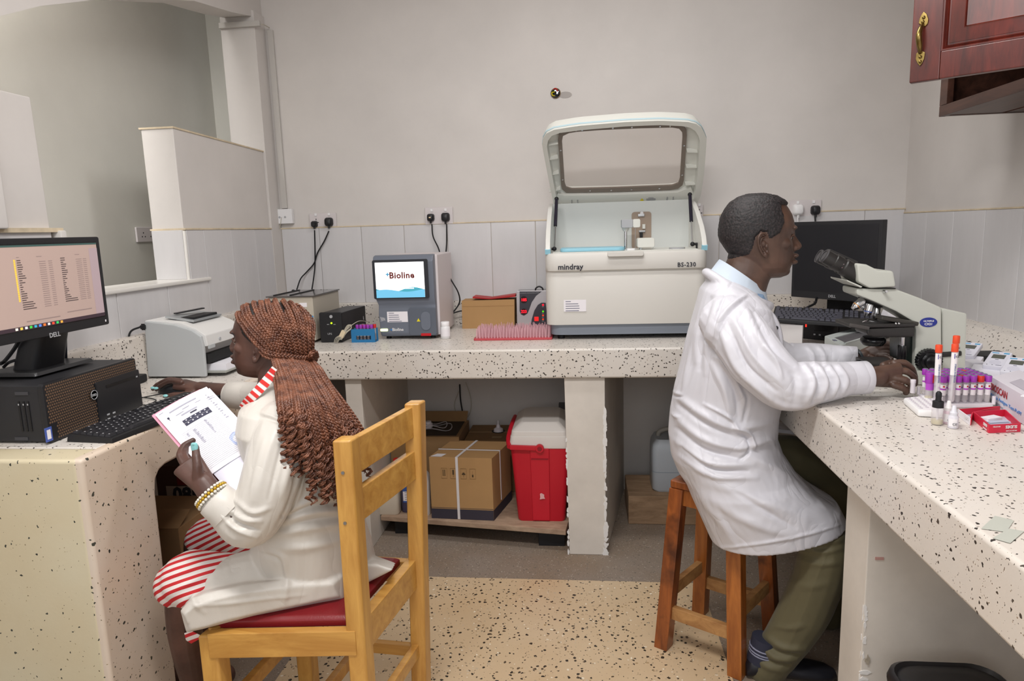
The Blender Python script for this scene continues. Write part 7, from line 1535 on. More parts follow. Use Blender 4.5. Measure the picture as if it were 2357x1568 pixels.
# shoes and socks
for (hx, hy, yy, lab) in ((1722, 1552, 2.05, 0), (1880, 1470, 2.37, 1)):
    h = P(hx, hy, y=yy); s = MB(); L_ = .27
    secs = [(-.03, .030, .040), (-.015, .036, .062), (.03, .038, .072), (.08, .040, .064), (.13, .045, .050), (.18, .048, .040), (.22, .042, .032), (.245, .022, .022)]
    s.loft([[V((h.x+x+.02, yy+w_*math.copysign(abs(math.cos(t))**.8, math.cos(t)), max(.004, .004+hh*(math.sin(t)*.5+.5)))) for t in [2*PI*k/16 for k in range(16)]] for x, w_, hh in secs])
    s.build('shoe', mat('black_shoe', '#1c1c22', .4), man, world=True, smooth=60)
    MB().tube([V((h.x+.035, yy, .05)), V((h.x+.05, yy, .13))], .041, 16).build('sock', mat('dark_striped_sock', '#2a2c3c', .8), man, world=True, smooth=60)
    if lab == 0:
        for z in (.078, .086, .098): MB().lathe([(.0418, 0), (.0424, .002), (.0418, .004)], V((h.x+.043-.012*(.098-z)*8, yy, z)), (.18, 0, 1), 24).build('sock_stripe', mat('grey_stripe', '#8a8ca0', .8), man, world=True, smooth=60)
# coat
co = MB()
co.loft(R3([((1650, 628), (1742, 672), ym, ym, .070), ((1630, 640), (1754, 690), ym, ym, .125), ((1613, 665), (1766, 712), ym, ym, .178), ((1603, 705), (1776, 745), ym, ym, .200), ((1588, 760), (1790, 790), ym, ym, .200), ((1571, 830), (1800, 850), ym, ym, .188), ((1554, 890), (1800, 900), ym, ym, .176), ((1544, 945), (1788, 950), ym, ym, .172), ((1541, 1000), (1785, 1000), ym, ym, .178), ((1546, 1048), (1796, 1034), ym, ym, .198), ((1562, 1085), (1822, 1074), ym, ym, .212), ((1585, 1125), (1846, 1104), 2.10, ym-.01, .218), ((1602, 1168), (1892, 1146), 2.06, ym-.02, .215), ((1628, 1228), (1956, 1188), 2.02, ym-.04, .195), ((1652, 1280), (1976, 1226), 1.99, ym-.06, .175)], n=44))
limb(co, [(1676, 742, 2.03, .082), (1712, 786, 1.97, .080), (1762, 850, 1.925, .076), (1814, 888, 1.905, .070), (1870, 882, 1.915, .060), (1920, 876, 1.94, .052), (1950, 872, 1.955, .046)], n=20)
limb(co, [(1700, 745, 2.32, .08), (1745, 800, 2.37, .075), (1800, 832, 2.40, .066), (1860, 826, 2.405, .056), (1910, 826, 2.40, .050)], n=20)
# rolled collar
cb_, cf_ = P(1626, 636, y=ym), P(1768, 712, y=ym); cc_ = (cb_+cf_)/2; uu = (cf_-cb_)/2
co.tube([cc_+uu*math.cos(t)*1.0+V((0, .098*math.sin(t), .012*math.cos(t)**2)) for t in [2*PI*k/40 for k in range(41)]], .0155, 10)
cm_ = fuse(co, .0036, 5)
wrinkle(cm_, .0026, 17, st=(1.2, 1, .8), seed=5)
ST = [([(1748, 688), (1800, 765), (1838, 822)], 16, .008), ([(1715, 712), (1760, 800), (1815, 850)], 9, .006), ([(1690, 735), (1735, 820), (1800, 885)], 8, .006), ([(1660, 765), (1700, 850), (1775, 915)], 9, .008), ([(1735, 720), (1778, 800), (1825, 842)], 6, -.006), ([(1678, 750), (1718, 840), (1785, 900)], 6, -.006),
      ([(1722, 682), (1672, 728), (1650, 775), (1642, 815)], 5, -.006), ([(1722, 676), (1664, 724), (1640, 775)], 6, .004), ([(1742, 676), (1700, 690), (1668, 715)], 4, .0025),
      ([(1625, 670), (1608, 740), (1600, 830)], 9, .006), ([(1650, 700), (1630, 770), (1625, 860)], 9, .006), ([(1638, 690), (1618, 760), (1610, 850)], 6, -.005), ([(1600, 750), (1582, 830), (1570, 900)], 8, .005), ([(1590, 770), (1574, 850), (1562, 910)], 5, -.004),
      ([(1645, 815), (1690, 870), (1720, 930)], 10, .009), ([(1640, 840), (1668, 900), (1680, 960)], 9, .006), ([(1655, 830), (1690, 900), (1700, 960)], 6, -.007),
      ([(1560, 912), (1620, 955), (1690, 985), (1775, 975)], 10, .008), ([(1560, 930), (1620, 975), (1700, 1010)], 6, -.006), ([(1556, 960), (1620, 1010), (1700, 1030), (1780, 1010)], 10, .009), ([(1556, 985), (1620, 1035), (1700, 1055)], 6, -.007), ([(1556, 1015), (1630, 1065), (1730, 1070)], 10, .008), ([(1565, 1050), (1640, 1095), (1740, 1100)], 8, .006), ([(1570, 1030), (1640, 1080), (1720, 1085)], 5, -.006),
      ([(1700, 1040), (1780, 1080), (1860, 1130)], 12, .007), ([(1640, 1110), (1740, 1150), (1850, 1190)], 14, .006), ([(1620, 1140), (1720, 1200), (1820, 1235)], 12, .005), ([(1600, 1130), (1660, 1200), (1690, 1255)], 12, .006), ([(1690, 1130), (1760, 1175), (1830, 1215)], 7, -.005), ([(1770, 1010), (1830, 1090), (1900, 1170)], 5, .004),
      ([(1850, 838), (1872, 880), (1856, 930)], 7, .007), ([(1878, 838), (1900, 880), (1886, 922)], 7, .008), ([(1905, 840), (1926, 878), (1914, 914)], 6, .007), ([(1930, 842), (1948, 875), (1938, 908)], 6, .006), ([(1865, 836), (1886, 880), (1872, 926)], 4, -.006), ([(1892, 838), (1914, 880), (1902, 918)], 4, -.006), ([(1918, 842), (1938, 876), (1928, 910)], 4, -.005),
      ([(1800, 840), (1830, 870), (1830, 920)], 9, -.005), ([(1740, 890), (1800, 935), (1870, 935)], 9, .005), ([(1858, 800), (1872, 820), (1870, 850)], 6, .005), ([(1885, 800), (1898, 820), (1896, 850)], 6, .005),
      ([(1545, 898), (1560, 906), (1570, 908)], 4, .004), ([(1542, 950), (1556, 958), (1566, 960)], 4, .004), ([(1540, 905), (1552, 912), (1572, 914)], 3, -.004), ([(1690, 640), (1660, 700), (1640, 780), (1628, 870), (1620, 940)], 3, -.003), ([(1700, 1000), (1720, 1010), (1722, 1040), (1700, 1062)], 4, -.007), ([(1690, 985), (1726, 1000), (1735, 1030)], 4, .006), ([(1620, 930), (1680, 962), (1700, 990)], 4, .006), ([(1700, 880), (1720, 920), (1712, 970)], 4, -.006), ([(1760, 800), (1790, 842), (1800, 870)], 5, .006), ([(1660, 1262), (1760, 1250), (1860, 1230), (1935, 1208)], 4, .003)]
sculpt(cm_, [(l_, w_*.9, a_*1.35) for l_, w_, a_ in ST])
mesh_obj('lab_coat', cm_, M_coatm, man)
def cuff(name, a, b, r0, r1, m, parent):
    a, b = V(a), V(b); d = (b-a).normalized(); L_ = (b-a).length
    return MB().lathe([(r0*.93, 0), (r0, .001), ((r0+r1)/2, L_*.5), (r1, L_-.002), (r1*.97, L_), (r1*.90, L_-.002), (r0*.85, 0)], a, d, 32, cap=False).build(name, m, parent, world=True, smooth=50)
cuff('cuff', P(1944, 872, y=1.952), P(1996, 869, y=1.962), .0475, .0465, M_coatm, man)
cuff('cuff', P(1905, 826, y=2.40), P(1972, 829, y=2.375), .049, .046, M_coatm, man)
MB().tube([P(1960, 826, y=2.37), P(1990, 820, y=2.37)], .001, 4) if False else None
MB().lathe([(.033, 0), (.0335, .004), (.033, .008)], P(1976, 826, y=2.375), (P(1990, 822, y=2.375)-P(1976, 826, y=2.375)), 24).build('watch_strap', mat('dark_grey_strap', '#3a4044', .4), man, world=True, smooth=60)
# light blue shirt collar
def band(top, bot, wt, wb, m, name, th=.003, rise=0, parent=None):
    t0, t1, b0, b1 = P(*top[0], y=ym), P(*top[1], y=ym), P(*bot[0], y=ym), P(*bot[1], y=ym); rings = []
    for (a, b, w_, s) in ((b0, b1, wb, 1.0), (t0, t1, wt, 1.0), (t0, t1, wt, .95), (b0, b1, wb, .95)):
        c, u = (a+b)/2, (b-a)/2; rings.append([c+u*math.cos(t)*s+V((0, w_*s*math.sin(t), 0)) for t in [2*PI*k/40 for k in range(40)]])
    return MB().loft(rings+[rings[0]], cap=False).build(name, m, parent, world=True, smooth=60)
M_shirt = mat('light_blue_shirt', '#c3cfdc', .6, bump=.1, bscale=600)
band(((1656, 597), (1762, 672)), ((1634, 626), (1768, 706)), .068, .088, M_shirt, 'shirt_collar', parent=man)
MB().prism([P(1744, 676, y=2.085), P(1757, 678, y=2.10), P(1763, 690, y=2.11), P(1752, 696, y=2.085)], (0, .004, 0)).build('collar_point', mat('mid_blue_shirt', '#8aa6c4', .6), man, world=True)
# coat front edge with a button
fe = [P(1764, 715, y=2.08), P(1780, 735, y=2.08), P(1790, 760, y=2.08), P(1795, 795, y=2.08), P(1792, 850, y=2.08)]
MB().tube(smooth_path(fe, 5), .011, 8).build('coat_placket', M_coatm, man, world=True, smooth=80)
MB().ball(P(1787, 755, y=2.066), .006, 10, 6).build('button', M_rubber, man, world=True)
# far flap of the coat over the other thigh
fl_ = [P(1780, 985, y=2.30), P(1820, 990, y=2.33), P(1860, 1000, y=2.36), P(1872, 1010, y=2.36)]
MB().loft([[q+V((0, -.04, -.004)), q+V((0, .06, -.004)), q+V((0, .06, .008)), q+V((0, -.04, .008))] for q in smooth_path(fl_, 4)]).build('coat_flap', M_coatm, man, world=True, smooth=60)
# ------------------------------------------------------------------ the woman
yw = 1.68
wo = thing('person', 'woman with long braids in a white coat over a red-striped dress, at the left computer', 'person', (-.74, 1.67, .48))
uw = .00112
Tw = Matrix.Translation(P(614, 787, y=1.78)) @ Matrix.Rotation(math.radians(184), 4, 'Z') @ Matrix.Rotation(math.radians(-5), 4, 'Y')
RW = lambda rows, n=36: [ringpx(a, b, yr, yc, wy, n=n) for a, b, yr, yc, wy in rows]
wb_ = MB(); head_parts(wb_, Tw, uw, ww=.92, nose=.72, lips=2.5)
wb_.loft(RW([((592, 800), (690, 800), 1.77, 1.77, .045), ((598, 840), (690, 830), 1.76, 1.76, .046), ((598, 875), (690, 865), 1.74, 1.74, .048), ((588, 905), (705, 890), 1.72, 1.72, .065), ((590, 945), (715, 930), yw+.02, yw+.02, .10)]))
wb_.loft(RW([((590, 930), (715, 920), yw+.02, yw+.02, .09), ((595, 980), (745, 980), yw, yw, .14), ((615, 1120), (780, 1120), yw, yw, .125), ((620, 1220), (795, 1230), yw, yw, .12), ((630, 1330), (800, 1335), 1.72, 1.72, .11), ((640, 1358), (790, 1358), 1.72, 1.72, .09)]))
BL = [(650, 990, 1.56, .046), (632, 1075, 1.50, .046), (600, 1170, 1.47, .043), (568, 1205, 1.46, .040), (525, 1172, 1.455, .036), (490, 1140, 1.455, .029), (468, 1112, 1.46, .027)]
limb(wb_, BL)
BR = [(655, 965, 1.80, .045), (640, 945, 1.90, .042), (595, 918, 1.985, .037), (530, 906, 2.03, .031), (485, 899, 2.05, .026), (462, 895, 2.06, .024)]
limb(wb_, BR)
GL = [(650, 1345, 1.66, .060), (510, 1340, 1.58, .060), (432, 1362, 1.545, .046), (424, 1430, 1.555, .044), (434, 1500, 1.575, .041), (448, 1570, 1.60, .034)]
limb(wb_, GL)
GR = [(660, 1290, 1.80, .075), (560, 1240, 1.84, .068), (468, 1240, 1.85, .050), (470, 1320, 1.86, .045), (480, 1400, 1.88, .040)]
limb(wb_, GR)
for px, py, y in ((448, 1570, 1.60), (480, 1400, 1.88)):     # shins on down to the feet, feet on the floor
    q = P(px, py, y=y); capsule(wb_, [q, V((q.x-.005, q.y+.01, q.z*.5)), V((q.x-.01, q.y+.015, .07))], [.036, .034, .030], 14)
    capsule(wb_, [V((q.x+.02, q.y+.015, .035)), V((q.x-.06, q.y+.015, .035)), V((q.x-.16, q.y+.01, .022)), V((q.x-.19, q.y+.01, .018))], [.034, .036, .030, .020], 12)
# right hand on the mouse
palm(wb_, P(460, 894, y=2.06), P(414, 885, y=2.075), .024, .034, .0135, V((0, 1, .15)))
for pts in ([(418, 880, 2.05), (392, 878, 2.052), (370, 888, 2.05), (360, 897, 2.045)], [(414, 877, 2.07), (386, 875, 2.075), (362, 886, 2.07), (352, 896, 2.065)], [(414, 876, 2.09), (388, 874, 2.10), (366, 884, 2.10), (358, 893, 2.10)], [(416, 877, 2.105), (396, 876, 2.115), (378, 884, 2.12), (370, 892, 2.12)]):
    finger(wb_, pts, .0088, .0068)
finger(wb_, [(446, 902, 2.04), (424, 908, 2.03), (400, 909, 2.025), (380, 913, 2.02)], .0105, .0075)
# left hand round the edge of the papers: thumb in front, fingers behind
palm(wb_, P(470, 1114, y=1.46), P(430, 1068, y=1.475), .027, .036, .0165, V((.75, .35, .1)))
finger(wb_, [(456, 1098, 1.45), (455, 1074, 1.452), (452, 1052, 1.462), (450, 1030, 1.478)], .0130, .0088)
for pts in ([(424, 1070, 1.48), (414, 1048, 1.50), (424, 1026, 1.53), (444, 1014, 1.545)], [(432, 1064, 1.49), (424, 1046, 1.515), (436, 1030, 1.545), (454, 1020, 1.555)], [(440, 1072, 1.50), (438, 1056, 1.525), (450, 1042, 1.545), (464, 1034, 1.55)], [(450, 1080, 1.505), (452, 1066, 1.525), (462, 1054, 1.54), (474, 1048, 1.545)]):
    finger(wb_, pts, .0092, .0072)
wm_ = fuse(wb_, .0030, 3)
head_face(Tw, uw, wo, 1, wm_, ww=.92, ear_m=M_skw)
ear(Tw, uw, wo, 1, M_skw, .92); ear(Tw, uw, wo, -1, M_skw, .92)
hair_cap(wm_, Tw, uw, [(46, 110), (52, 84), (51, 66), (46, 45), (36, 24), (18, 8), (4, 2), (-12, 2), (-24, -30), (-100, -40), (-110, 110)], wo, M_scalp, .004, name='scalp_hair', nz=.0008)
mesh_obj('body', wm_, M_skw, wo)
for p_, d_ in (((359, 894, 2.040), (-.8, 0, -.4)), ((352, 893, 2.062), (-.8, 0, -.4)), ((381, 911, 2.012), (-1, 0, -.1))):
    c = P(p_[0], p_[1], y=p_[2]); MB().ball(c, .0075, 12, 8, (1.15, .8, .6)).build('fingernail', M_nail, wo, world=True, smooth=80, label='mint-painted fingernail')
c = P(450, 1027, y=1.474); MB().loft([[V((c.x+x*.0080*s, c.y-.0065-.003*(1-x*x)+o, c.z+z*.0105*s)) for x, z in [(math.copysign(abs(math.cos(t))**.6, math.cos(t)), math.copysign(abs(math.sin(t))**.7, math.sin(t))) for t in [2*PI*k/20 for k in range(20)]]] for s, o in ((1, .004), (1, 0), (.7, -.0012))]).build('fingernail', M_nail, wo, world=True, smooth=70, label='mint-painted fingernail')
# striped dress
M_dress = bpy.data.materials.new('red_white_striped_cotton'); M_dress.use_nodes = True
nt = M_dress.node_tree; b_ = nt.nodes['Principled BSDF']; L = nt.links.new
tc = nn(nt, 'ShaderNodeTexCoord'); sp = nn(nt, 'ShaderNodeSeparateXYZ'); L(tc.outputs['Object'], sp.inputs[0])
m1 = nn(nt, 'ShaderNodeMath', operation='MULTIPLY'); L(sp.outputs['X'], m1.inputs[0]); m1.inputs[1].default_value = .45
m2_ = nn(nt, 'ShaderNodeMath', operation='MULTIPLY_ADD'); L(sp.outputs['Y'], m2_.inputs[0]); m2_.inputs[1].default_value = -.55; L(m1.outputs[0], m2_.inputs[2])
m3 = nn(nt, 'ShaderNodeMath', operation='SUBTRACT'); L(sp.outputs['Z'], m3.inputs[0]); L(m2_.outputs[0], m3.inputs[1])
nz_ = nn(nt, 'ShaderNodeTexNoise', Scale=6.0); L(tc.outputs['Object'], nz_.inputs['Vector'])
m3b = nn(nt, 'ShaderNodeMath', operation='MULTIPLY_ADD'); L(nz_.outputs['Fac'], m3b.inputs[0]); m3b.inputs[1].default_value = .012; L(m3.outputs[0], m3b.inputs[2])
m4 = nn(nt, 'ShaderNodeMath', operation='PINGPONG'); L(m3b.outputs[0], m4.inputs[0]); m4.inputs[1].default_value = .0105
m5 = nn(nt, 'ShaderNodeMath', operation='GREATER_THAN'); L(m4.outputs[0], m5.inputs[0]); m5.inputs[1].default_value = .0056
mx = nn(nt, 'ShaderNodeMix', data_type='RGBA'); L(m5.outputs[0], mx.inputs['Factor']); mx.inputs[6].default_value = srgb('#e0d8d4'); mx.inputs[7].default_value = srgb('#c02228'); L(mx.outputs[2], b_.inputs['Base Color']); b_.inputs['Roughness'].default_value = .75
dr = MB()
limb(dr, [(640, 1345, 1.65, .072), (510, 1338, 1.575, .072), (440, 1336, 1.545, .076), (412, 1344, 1.545, .062)])
limb(dr, [(660, 1290, 1.80, .085), (560, 1238, 1.84, .078), (490, 1234, 1.85, .062), (468, 1242, 1.85, .054)])
dr.loft(RW([((620, 1290), (800, 1300), 1.72, 1.72, .12), ((620, 1340), (805, 1340), 1.72, 1.72, .125), ((630, 1362), (800, 1362), 1.72, 1.72, .11)]))
dm_ = fuse(dr, .005, 4); wrinkle(dm_, .002, 28, seed=9)
sculpt(dm_, [([(500, 1280), (440, 1310), (385, 1330)], 6, .005), ([(500, 1310), (440, 1340), (390, 1365)], 6, .005), ([(480, 1345), (440, 1370), (415, 1390)], 5, .004)])
mesh_obj('striped_dress', dm_, M_dress, wo)
MB().loft([[P(a, b, y=y) for a, b in pts] for y, pts in ((1.50, [(424, 1458), (440, 1452), (460, 1462), (458, 1472), (440, 1482), (428, 1474)]), (1.53, [(424, 1458), (440, 1452), (460, 1462), (458, 1472), (440, 1482), (428, 1474)]))]).build('dress_hem', M_dress, wo, world=True, smooth=50)
# coat
cw = MB()
cw.loft(RW([((606, 872), (690, 868), 1.74, 1.74, .060), ((590, 895), (715, 890), 1.71, 1.71, .11), ((578, 925), (745, 925), yw+.01, yw+.01, .165), ((575, 965), (768, 970), yw, yw, .188), ((588, 1040), (795, 1045), yw, yw, .182), ((604, 1130), (812, 1135), yw, yw, .165), ((604, 1200), (828, 1210), yw, yw, .162), ((585, 1270), (842, 1275), yw, 1.70, .172), ((560, 1325), (850, 1325), yw, 1.715, .170), ((550, 1358), (848, 1356), yw, 1.72, .160), ((570, 1374), (838, 1370), yw, 1.725, .145)], n=44))
limb(cw, [(655, 985, 1.575, .072), (640, 1040, 1.53, .072), (622, 1105, 1.495, .070), (598, 1170, 1.475, .066), (570, 1204, 1.465, .061), (535, 1182, 1.46, .052), (508, 1160, 1.455, .044)], n=20)
limb(cw, [(655, 960, 1.80, .068), (642, 942, 1.90, .060), (605, 920, 1.975, .052), (575, 912, 2.0, .046)], n=18)
limb(cw, [(670, 1325, 1.635, .085), (570, 1345, 1.585, .085), (500, 1362, 1.55, .078), (478, 1374, 1.535, .064)], n=20)      # front panel over the thigh
def slab_(pts, y0, y1): cw.loft([[P(a, b, y=y) for a, b in pts] for y in (y0, y1)])
cw.loft([[P(a, b, y=y+.15*max(0, a-430)/356) for a, b in pts] for y, pts in ((1.412, [(480, 1386), (560, 1366), (680, 1350), (768, 1346), (778, 1374), (690, 1392), (590, 1413), (520, 1430), (474, 1444), (438, 1452), (424, 1416), (448, 1396)]), (1.430, [(470, 1366), (560, 1345), (690, 1330), (790, 1325), (792, 1379), (690, 1396), (588, 1418), (520, 1436), (471, 1449), (428, 1458), (415, 1406), (440, 1380)]), (1.50, [(470, 1356), (560, 1335), (700, 1325), (800, 1325), (805, 1370), (700, 1386), (600, 1405), (520, 1420), (470, 1430), (440, 1436), (425, 1400), (445, 1374)]))])
cw.loft([[P(a, b, y=1.66) for a, b in ((828, 1300), (868, 1300), (905, 1312), (830, 1350))], [P(a, b, y=1.76) for a, b in ((828, 1270), (858, 1275), (912, 1296), (830, 1340))]])
cm2 = fuse(cw, .0036, 5); wrinkle(cm2, .0026, 17, seed=12)
sculpt(cm2, [([(640, 970), (612, 1060), (588, 1150)], 9, .006), ([(680, 985), (668, 1060), (650, 1140)], 9, .006), ([(610, 1010), (590, 1090), (575, 1170)], 8, .005), ([(660, 980), (640, 1060), (618, 1150)], 5, -.005),
   ([(598, 958), (640, 972), (690, 1005), (700, 1060)], 4, -.005), ([(598, 950), (640, 965), (695, 998)], 4, .003), ([(685, 1080), (672, 1150), (640, 1210)], 6, -.008), ([(700, 1060), (690, 1130), (660, 1190)], 7, .006),
   ([(505, 1180), (540, 1215), (590, 1238)], 6, .008), ([(515, 1160), (560, 1195), (600, 1200)], 6, .007), ([(510, 1172), (548, 1206), (596, 1220)], 4, -.008), ([(540, 1150), (580, 1180), (620, 1170)], 6, .006), ([(530, 1155), (536, 1180), (520, 1200)], 5, -.007),
   ([(660, 1180), (720, 1150), (780, 1140)], 9, .008), ([(650, 1200), (720, 1180), (790, 1175)], 9, .008), ([(655, 1190), (720, 1165), (785, 1158)], 5, -.007), ([(640, 1230), (720, 1215), (800, 1205)], 9, .007), ([(650, 1215), (720, 1198), (790, 1190)], 5, -.006), ([(630, 1262), (700, 1260), (780, 1245)], 10, .006),
   ([(620, 1268), (650, 1280), (660, 1310)], 6, .007), ([(600, 1275), (640, 1290), (655, 1330)], 5, -.006), ([(645, 1290), (660, 1330), (655, 1390)], 8, .005), ([(440, 1395), (520, 1390), (600, 1380), (700, 1370)], 5, .003), ([(460, 1340), (445, 1380), (470, 1410)], 6, .004)])
mesh_obj('lab_coat', cm2, M_coatw, wo)
cuff('cuff', P(530, 1180, y=1.455), P(493, 1148, y=1.452), .0475, .043, M_coatw, wo)
cuff('cuff', P(590, 915, y=1.99), P(531, 908, y=2.022), .0455, .0435, M_coatw, wo)
# striped dress collar at the neck
pc = [(636, 850, 1.655), (618, 872, 1.640), (600, 893, 1.618), (583, 911, 1.600), (566, 928, 1.60), (556, 940, 1.605)]
cp = smooth_path([P(a, b, y=y) for a, b, y in pc], 6); wd2 = V((.55, -.25, -.75)).normalized()
vn = lambda q: (CAM_O-q).normalized()
rings = []
for i, q in enumerate(cp):
    d = (cp[min(i+1, len(cp)-1)]-cp[max(i-1, 0)]).normalized(); s = vn(q).cross(d).normalized(); w_ = .0125*(1-.45*(i/len(cp))**3); n = d.cross(s)
    rings.append((q, d, s, w_, vn(q)))
def cstrip(i0, i1, off, m, nm):
    MB().loft([[q-s*w_+v*off, q+s*w_+v*off, q+s*w_+v*(off-.004), q-s*w_+v*(off-.004)] for q, d, s, w_, v in rings[i0:i1+1]]).build(nm, m, wo, world=True, smooth=60)
cstrip(0, len(rings)-1, .010, mat('white_cotton', '#e4dfda', .7), 'dress_collar')
M_redst = mat('red_cotton', '#d02a26', .7)
for k in range(8):
    i = 1+int(k*3.8); cstrip(i, min(i+2, len(rings)-1), .0112, M_redst, 'collar_stripe')
# bracelet of beads
bc_ = P(487, 1140, y=1.455); ax_ = (P(455, 1100, y=1.465)-P(525, 1172, y=1.455)).normalized(); pa = ax_.orthogonal().normalized(); pb = ax_.cross(pa)
br = bpy.data.objects.new('bracelet', None); COL.objects.link(br); br.parent = wo; br.location = wmat(wo).inverted() @ bc_; br['label'] = 'gold and white bead bracelet'
bg = MB().ball((0, 0, 0), .0042, 8, 6).build('bead', mat('gold_bead', '#c09a30', .3, .6), None, smooth=80); bw_ = MB().ball((0, 0, 0), .0038, 8, 6).build('bead', mat('pearl_bead', '#dcd8cc', .25), None, smooth=80)
for k in range(28):
    t = 2*PI*k/28
    for o_, a_, r_ in ((bg, 0, .0385), (bw_, .0065, .0375), (bw_, -.0065, .039)):
        o = o_.copy(); COL.objects.link(o); o.parent = br; o.location = (pa*math.cos(t+a_*20)+pb*math.sin(t+a_*20))*r_+ax_*a_
bpy.data.objects.remove(bg); bpy.data.objects.remove(bw_)
# ------------------------------------------------------------------ braids
M_br = bpy.data.materials.new('auburn_braid'); M_br.use_nodes = True
nt = M_br.node_tree; b_ = nt.nodes['Principled BSDF']; L = nt.links.new
tc = nn(nt, 'ShaderNodeTexCoord'); n_ = nn(nt, 'ShaderNodeTexNoise', Scale=40.0, Detail=4.0); L(tc.outputs['Object'], n_.inputs['Vector'])
r_ = nn(nt, 'ShaderNodeValToRGB'); r_.color_ramp.elements[0].position = .3; r_.color_ramp.elements[1].position = .7; r_.color_ramp.elements[0].color = srgb('#4a281c'); r_.color_ramp.elements[1].color = srgb('#86553e')
L(n_.outputs['Fac'], r_.inputs[0]); L(r_.outputs[0], b_.inputs['Base Color']); b_.inputs['Roughness'].default_value = .42
Ec = np.array(P(634, 778, y=1.785)); Er = np.array((.108, .092, .102))
from mathutils.bvhtree import BVHTree
skull = BVHTree.FromPolygons([tuple(q) for q in getv(wm_)+np.array(wo.location)], [tuple(p.vertices) for p in wm_.polygons])
def on_head(px, py, lift=0.0):
    e = on_ell(px, py, lift); d = V(CA*((px-CX)/FPX)-CB*((py-CY)/FPX)+CC).normalized(); h = skull.ray_cast(CAM_O, d)
    if h[0] is not None:
        s = np.array(h[0]+h[1]*(lift+.003))
        if np.linalg.norm(s-_O) < np.linalg.norm(e-_O): return s
    return e
def on_ell(px, py, lift=0.0):
    d = np.array(CA*((px-CX)/FPX)-CB*((py-CY)/FPX)+CC); o = (np.array(CAM_O)-Ec)/(Er+lift); dd = d/(Er+lift); A_ = dd@dd; B_ = o@dd; C_ = o@o-1; D_ = B_*B_-A_*C_
    t = (-B_-math.sqrt(D_))/A_ if D_ > 0 else -B_/A_
    q = np.array(CAM_O)+d*t
    if D_ <= 0: k = (q-Ec)/(Er+lift); q = Ec+(Er+lift)*k/np.linalg.norm(k)
    return q
def catmull(pts, n):
    return np.array([tuple(q) for q in smooth_path([tuple(p) for p in pts], n)])
def arc(path, ds):
    seg = np.linalg.norm(np.diff(path, axis=0), axis=1); s = np.concatenate([[0], np.cumsum(seg)]); n = max(8, int(s[-1]/ds)); t = np.linspace(0, s[-1], n)
    return np.stack([np.interp(t, s, path[:, i]) for i in range(3)], 1), t
def braid(path, name='braid', a=.0046, r=.0034, T=.0265, curl=0.0, taper=.012, seed=0):
    rr = np.random.default_rng(seed); q, t = arc(path, T/8); Lt = t[-1]
    if curl > 0:
        k = np.clip((t-(Lt-curl))/max(curl, 1e-6), 0, 1); ph = rr.uniform(0, 6.28); tg = np.gradient(q, axis=0); tg /= np.linalg.norm(tg, axis=1)[:, None]
        u_ = np.cross(tg, (0, 0, 1.0)+0*tg); u_ += 1e-6; u_ /= np.linalg.norm(u_, axis=1)[:, None]; w2 = np.cross(tg, u_); R_ = .0075*np.minimum(1, k*2.2); th = ph+2*PI*t/.0205
        q = q+u_*(R_*np.cos(th))[:, None]+w2*(R_*np.sin(th))[:, None]
    tg = np.gradient(q, axis=0); tg /= np.linalg.norm(tg, axis=1)[:, None]
    o = _O-q; o /= np.linalg.norm(o, axis=1)[:, None]; o -= tg*(o*tg).sum(1)[:, None]; o /= np.linalg.norm(o, axis=1)[:, None]; l = np.cross(tg, o)
    sc = np.clip(t/taper, .45, 1)
    if curl > 0: sc = sc*(1-.42*np.clip((t-(Lt-curl))/curl*1.5, 0, 1))
    sc = sc*np.clip((Lt-t)/.012, .25, 1)
    V_, F_ = [], []; ns = 5; N = len(q); base = 0
    ang = 2*PI*np.arange(ns)/ns
    for k in range(3):
        ph = 2*PI*t/T+2*PI*k/3; c = q+l*(a*sc*np.sin(ph))[:, None]+o*(a*.55*sc*np.sin(2*ph))[:, None]
        ring = c[:, None, :]+(l[:, None, :]*np.cos(ang)[None, :, None]+o[:, None, :]*np.sin(ang)[None, :, None])*(r*sc)[:, None, None]
        V_.append(ring.reshape(-1, 3)); i = np.arange(N-1)[:, None]*ns; j = np.arange(ns)[None, :]; j2 = (j+1) % ns
        F_.append(np.stack([i+j, i+j2, i+ns+j2, i+ns+j], 2).reshape(-1, 4)+base); base += N*ns
    v = np.concatenate(V_)-np.array(wo.location); f = np.concatenate(F_).astype(np.int32)
    me = bpy.data.meshes.new(name); me.vertices.add(len(v)); me.vertices.foreach_set('co', v.astype(np.float32).ravel()); me.loops.add(f.size); me.loops.foreach_set('vertex_index', f.ravel()); me.polygons.add(len(f)); me.polygons.foreach_set('loop_start', np.arange(0, f.size, 4, dtype=np.int32)); me.polygons.foreach_set('use_smooth', np.ones(len(f), bool)); me.update(calc_edges=True)
    me.materials.append(M_br); ob = bpy.data.objects.new(name, me); COL.objects.link(ob); ob.parent = wo; return ob
KF = [  # family of paths over the head: root, two points on the way, where it passes under the tie
    [(546, 712), (556, 752), (590, 796), (622, 816)], [(549, 698), (566, 744), (606, 792), (630, 819)], [(560, 690), (578, 738), (622, 790), (642, 821)], [(580, 684), (596, 732), (638, 788), (656, 823)], [(604, 682), (616, 726), (652, 782), (670, 824)], [(630, 681), (648, 722), (672, 778), (684, 826)], [(655, 683), (680, 722), (694, 774), (697, 827)], [(678, 690), (706, 732), (712, 778), (710, 827)], [(700, 704), (724, 748), (724, 788), (721, 827)]]
def fam(s):
    f = s*(len(KF)-1); i = min(int(f), len(KF)-2); k = f-i; return [((1-k)*a[0]+k*b[0], (1-k)*a[1]+k*b[1]) for a, b in zip(KF[i], KF[i+1])]
def edge_l(y): return float(np.interp(y, [825, 900, 960, 1085, 1200], [624, 643, 645, 649, 655]))
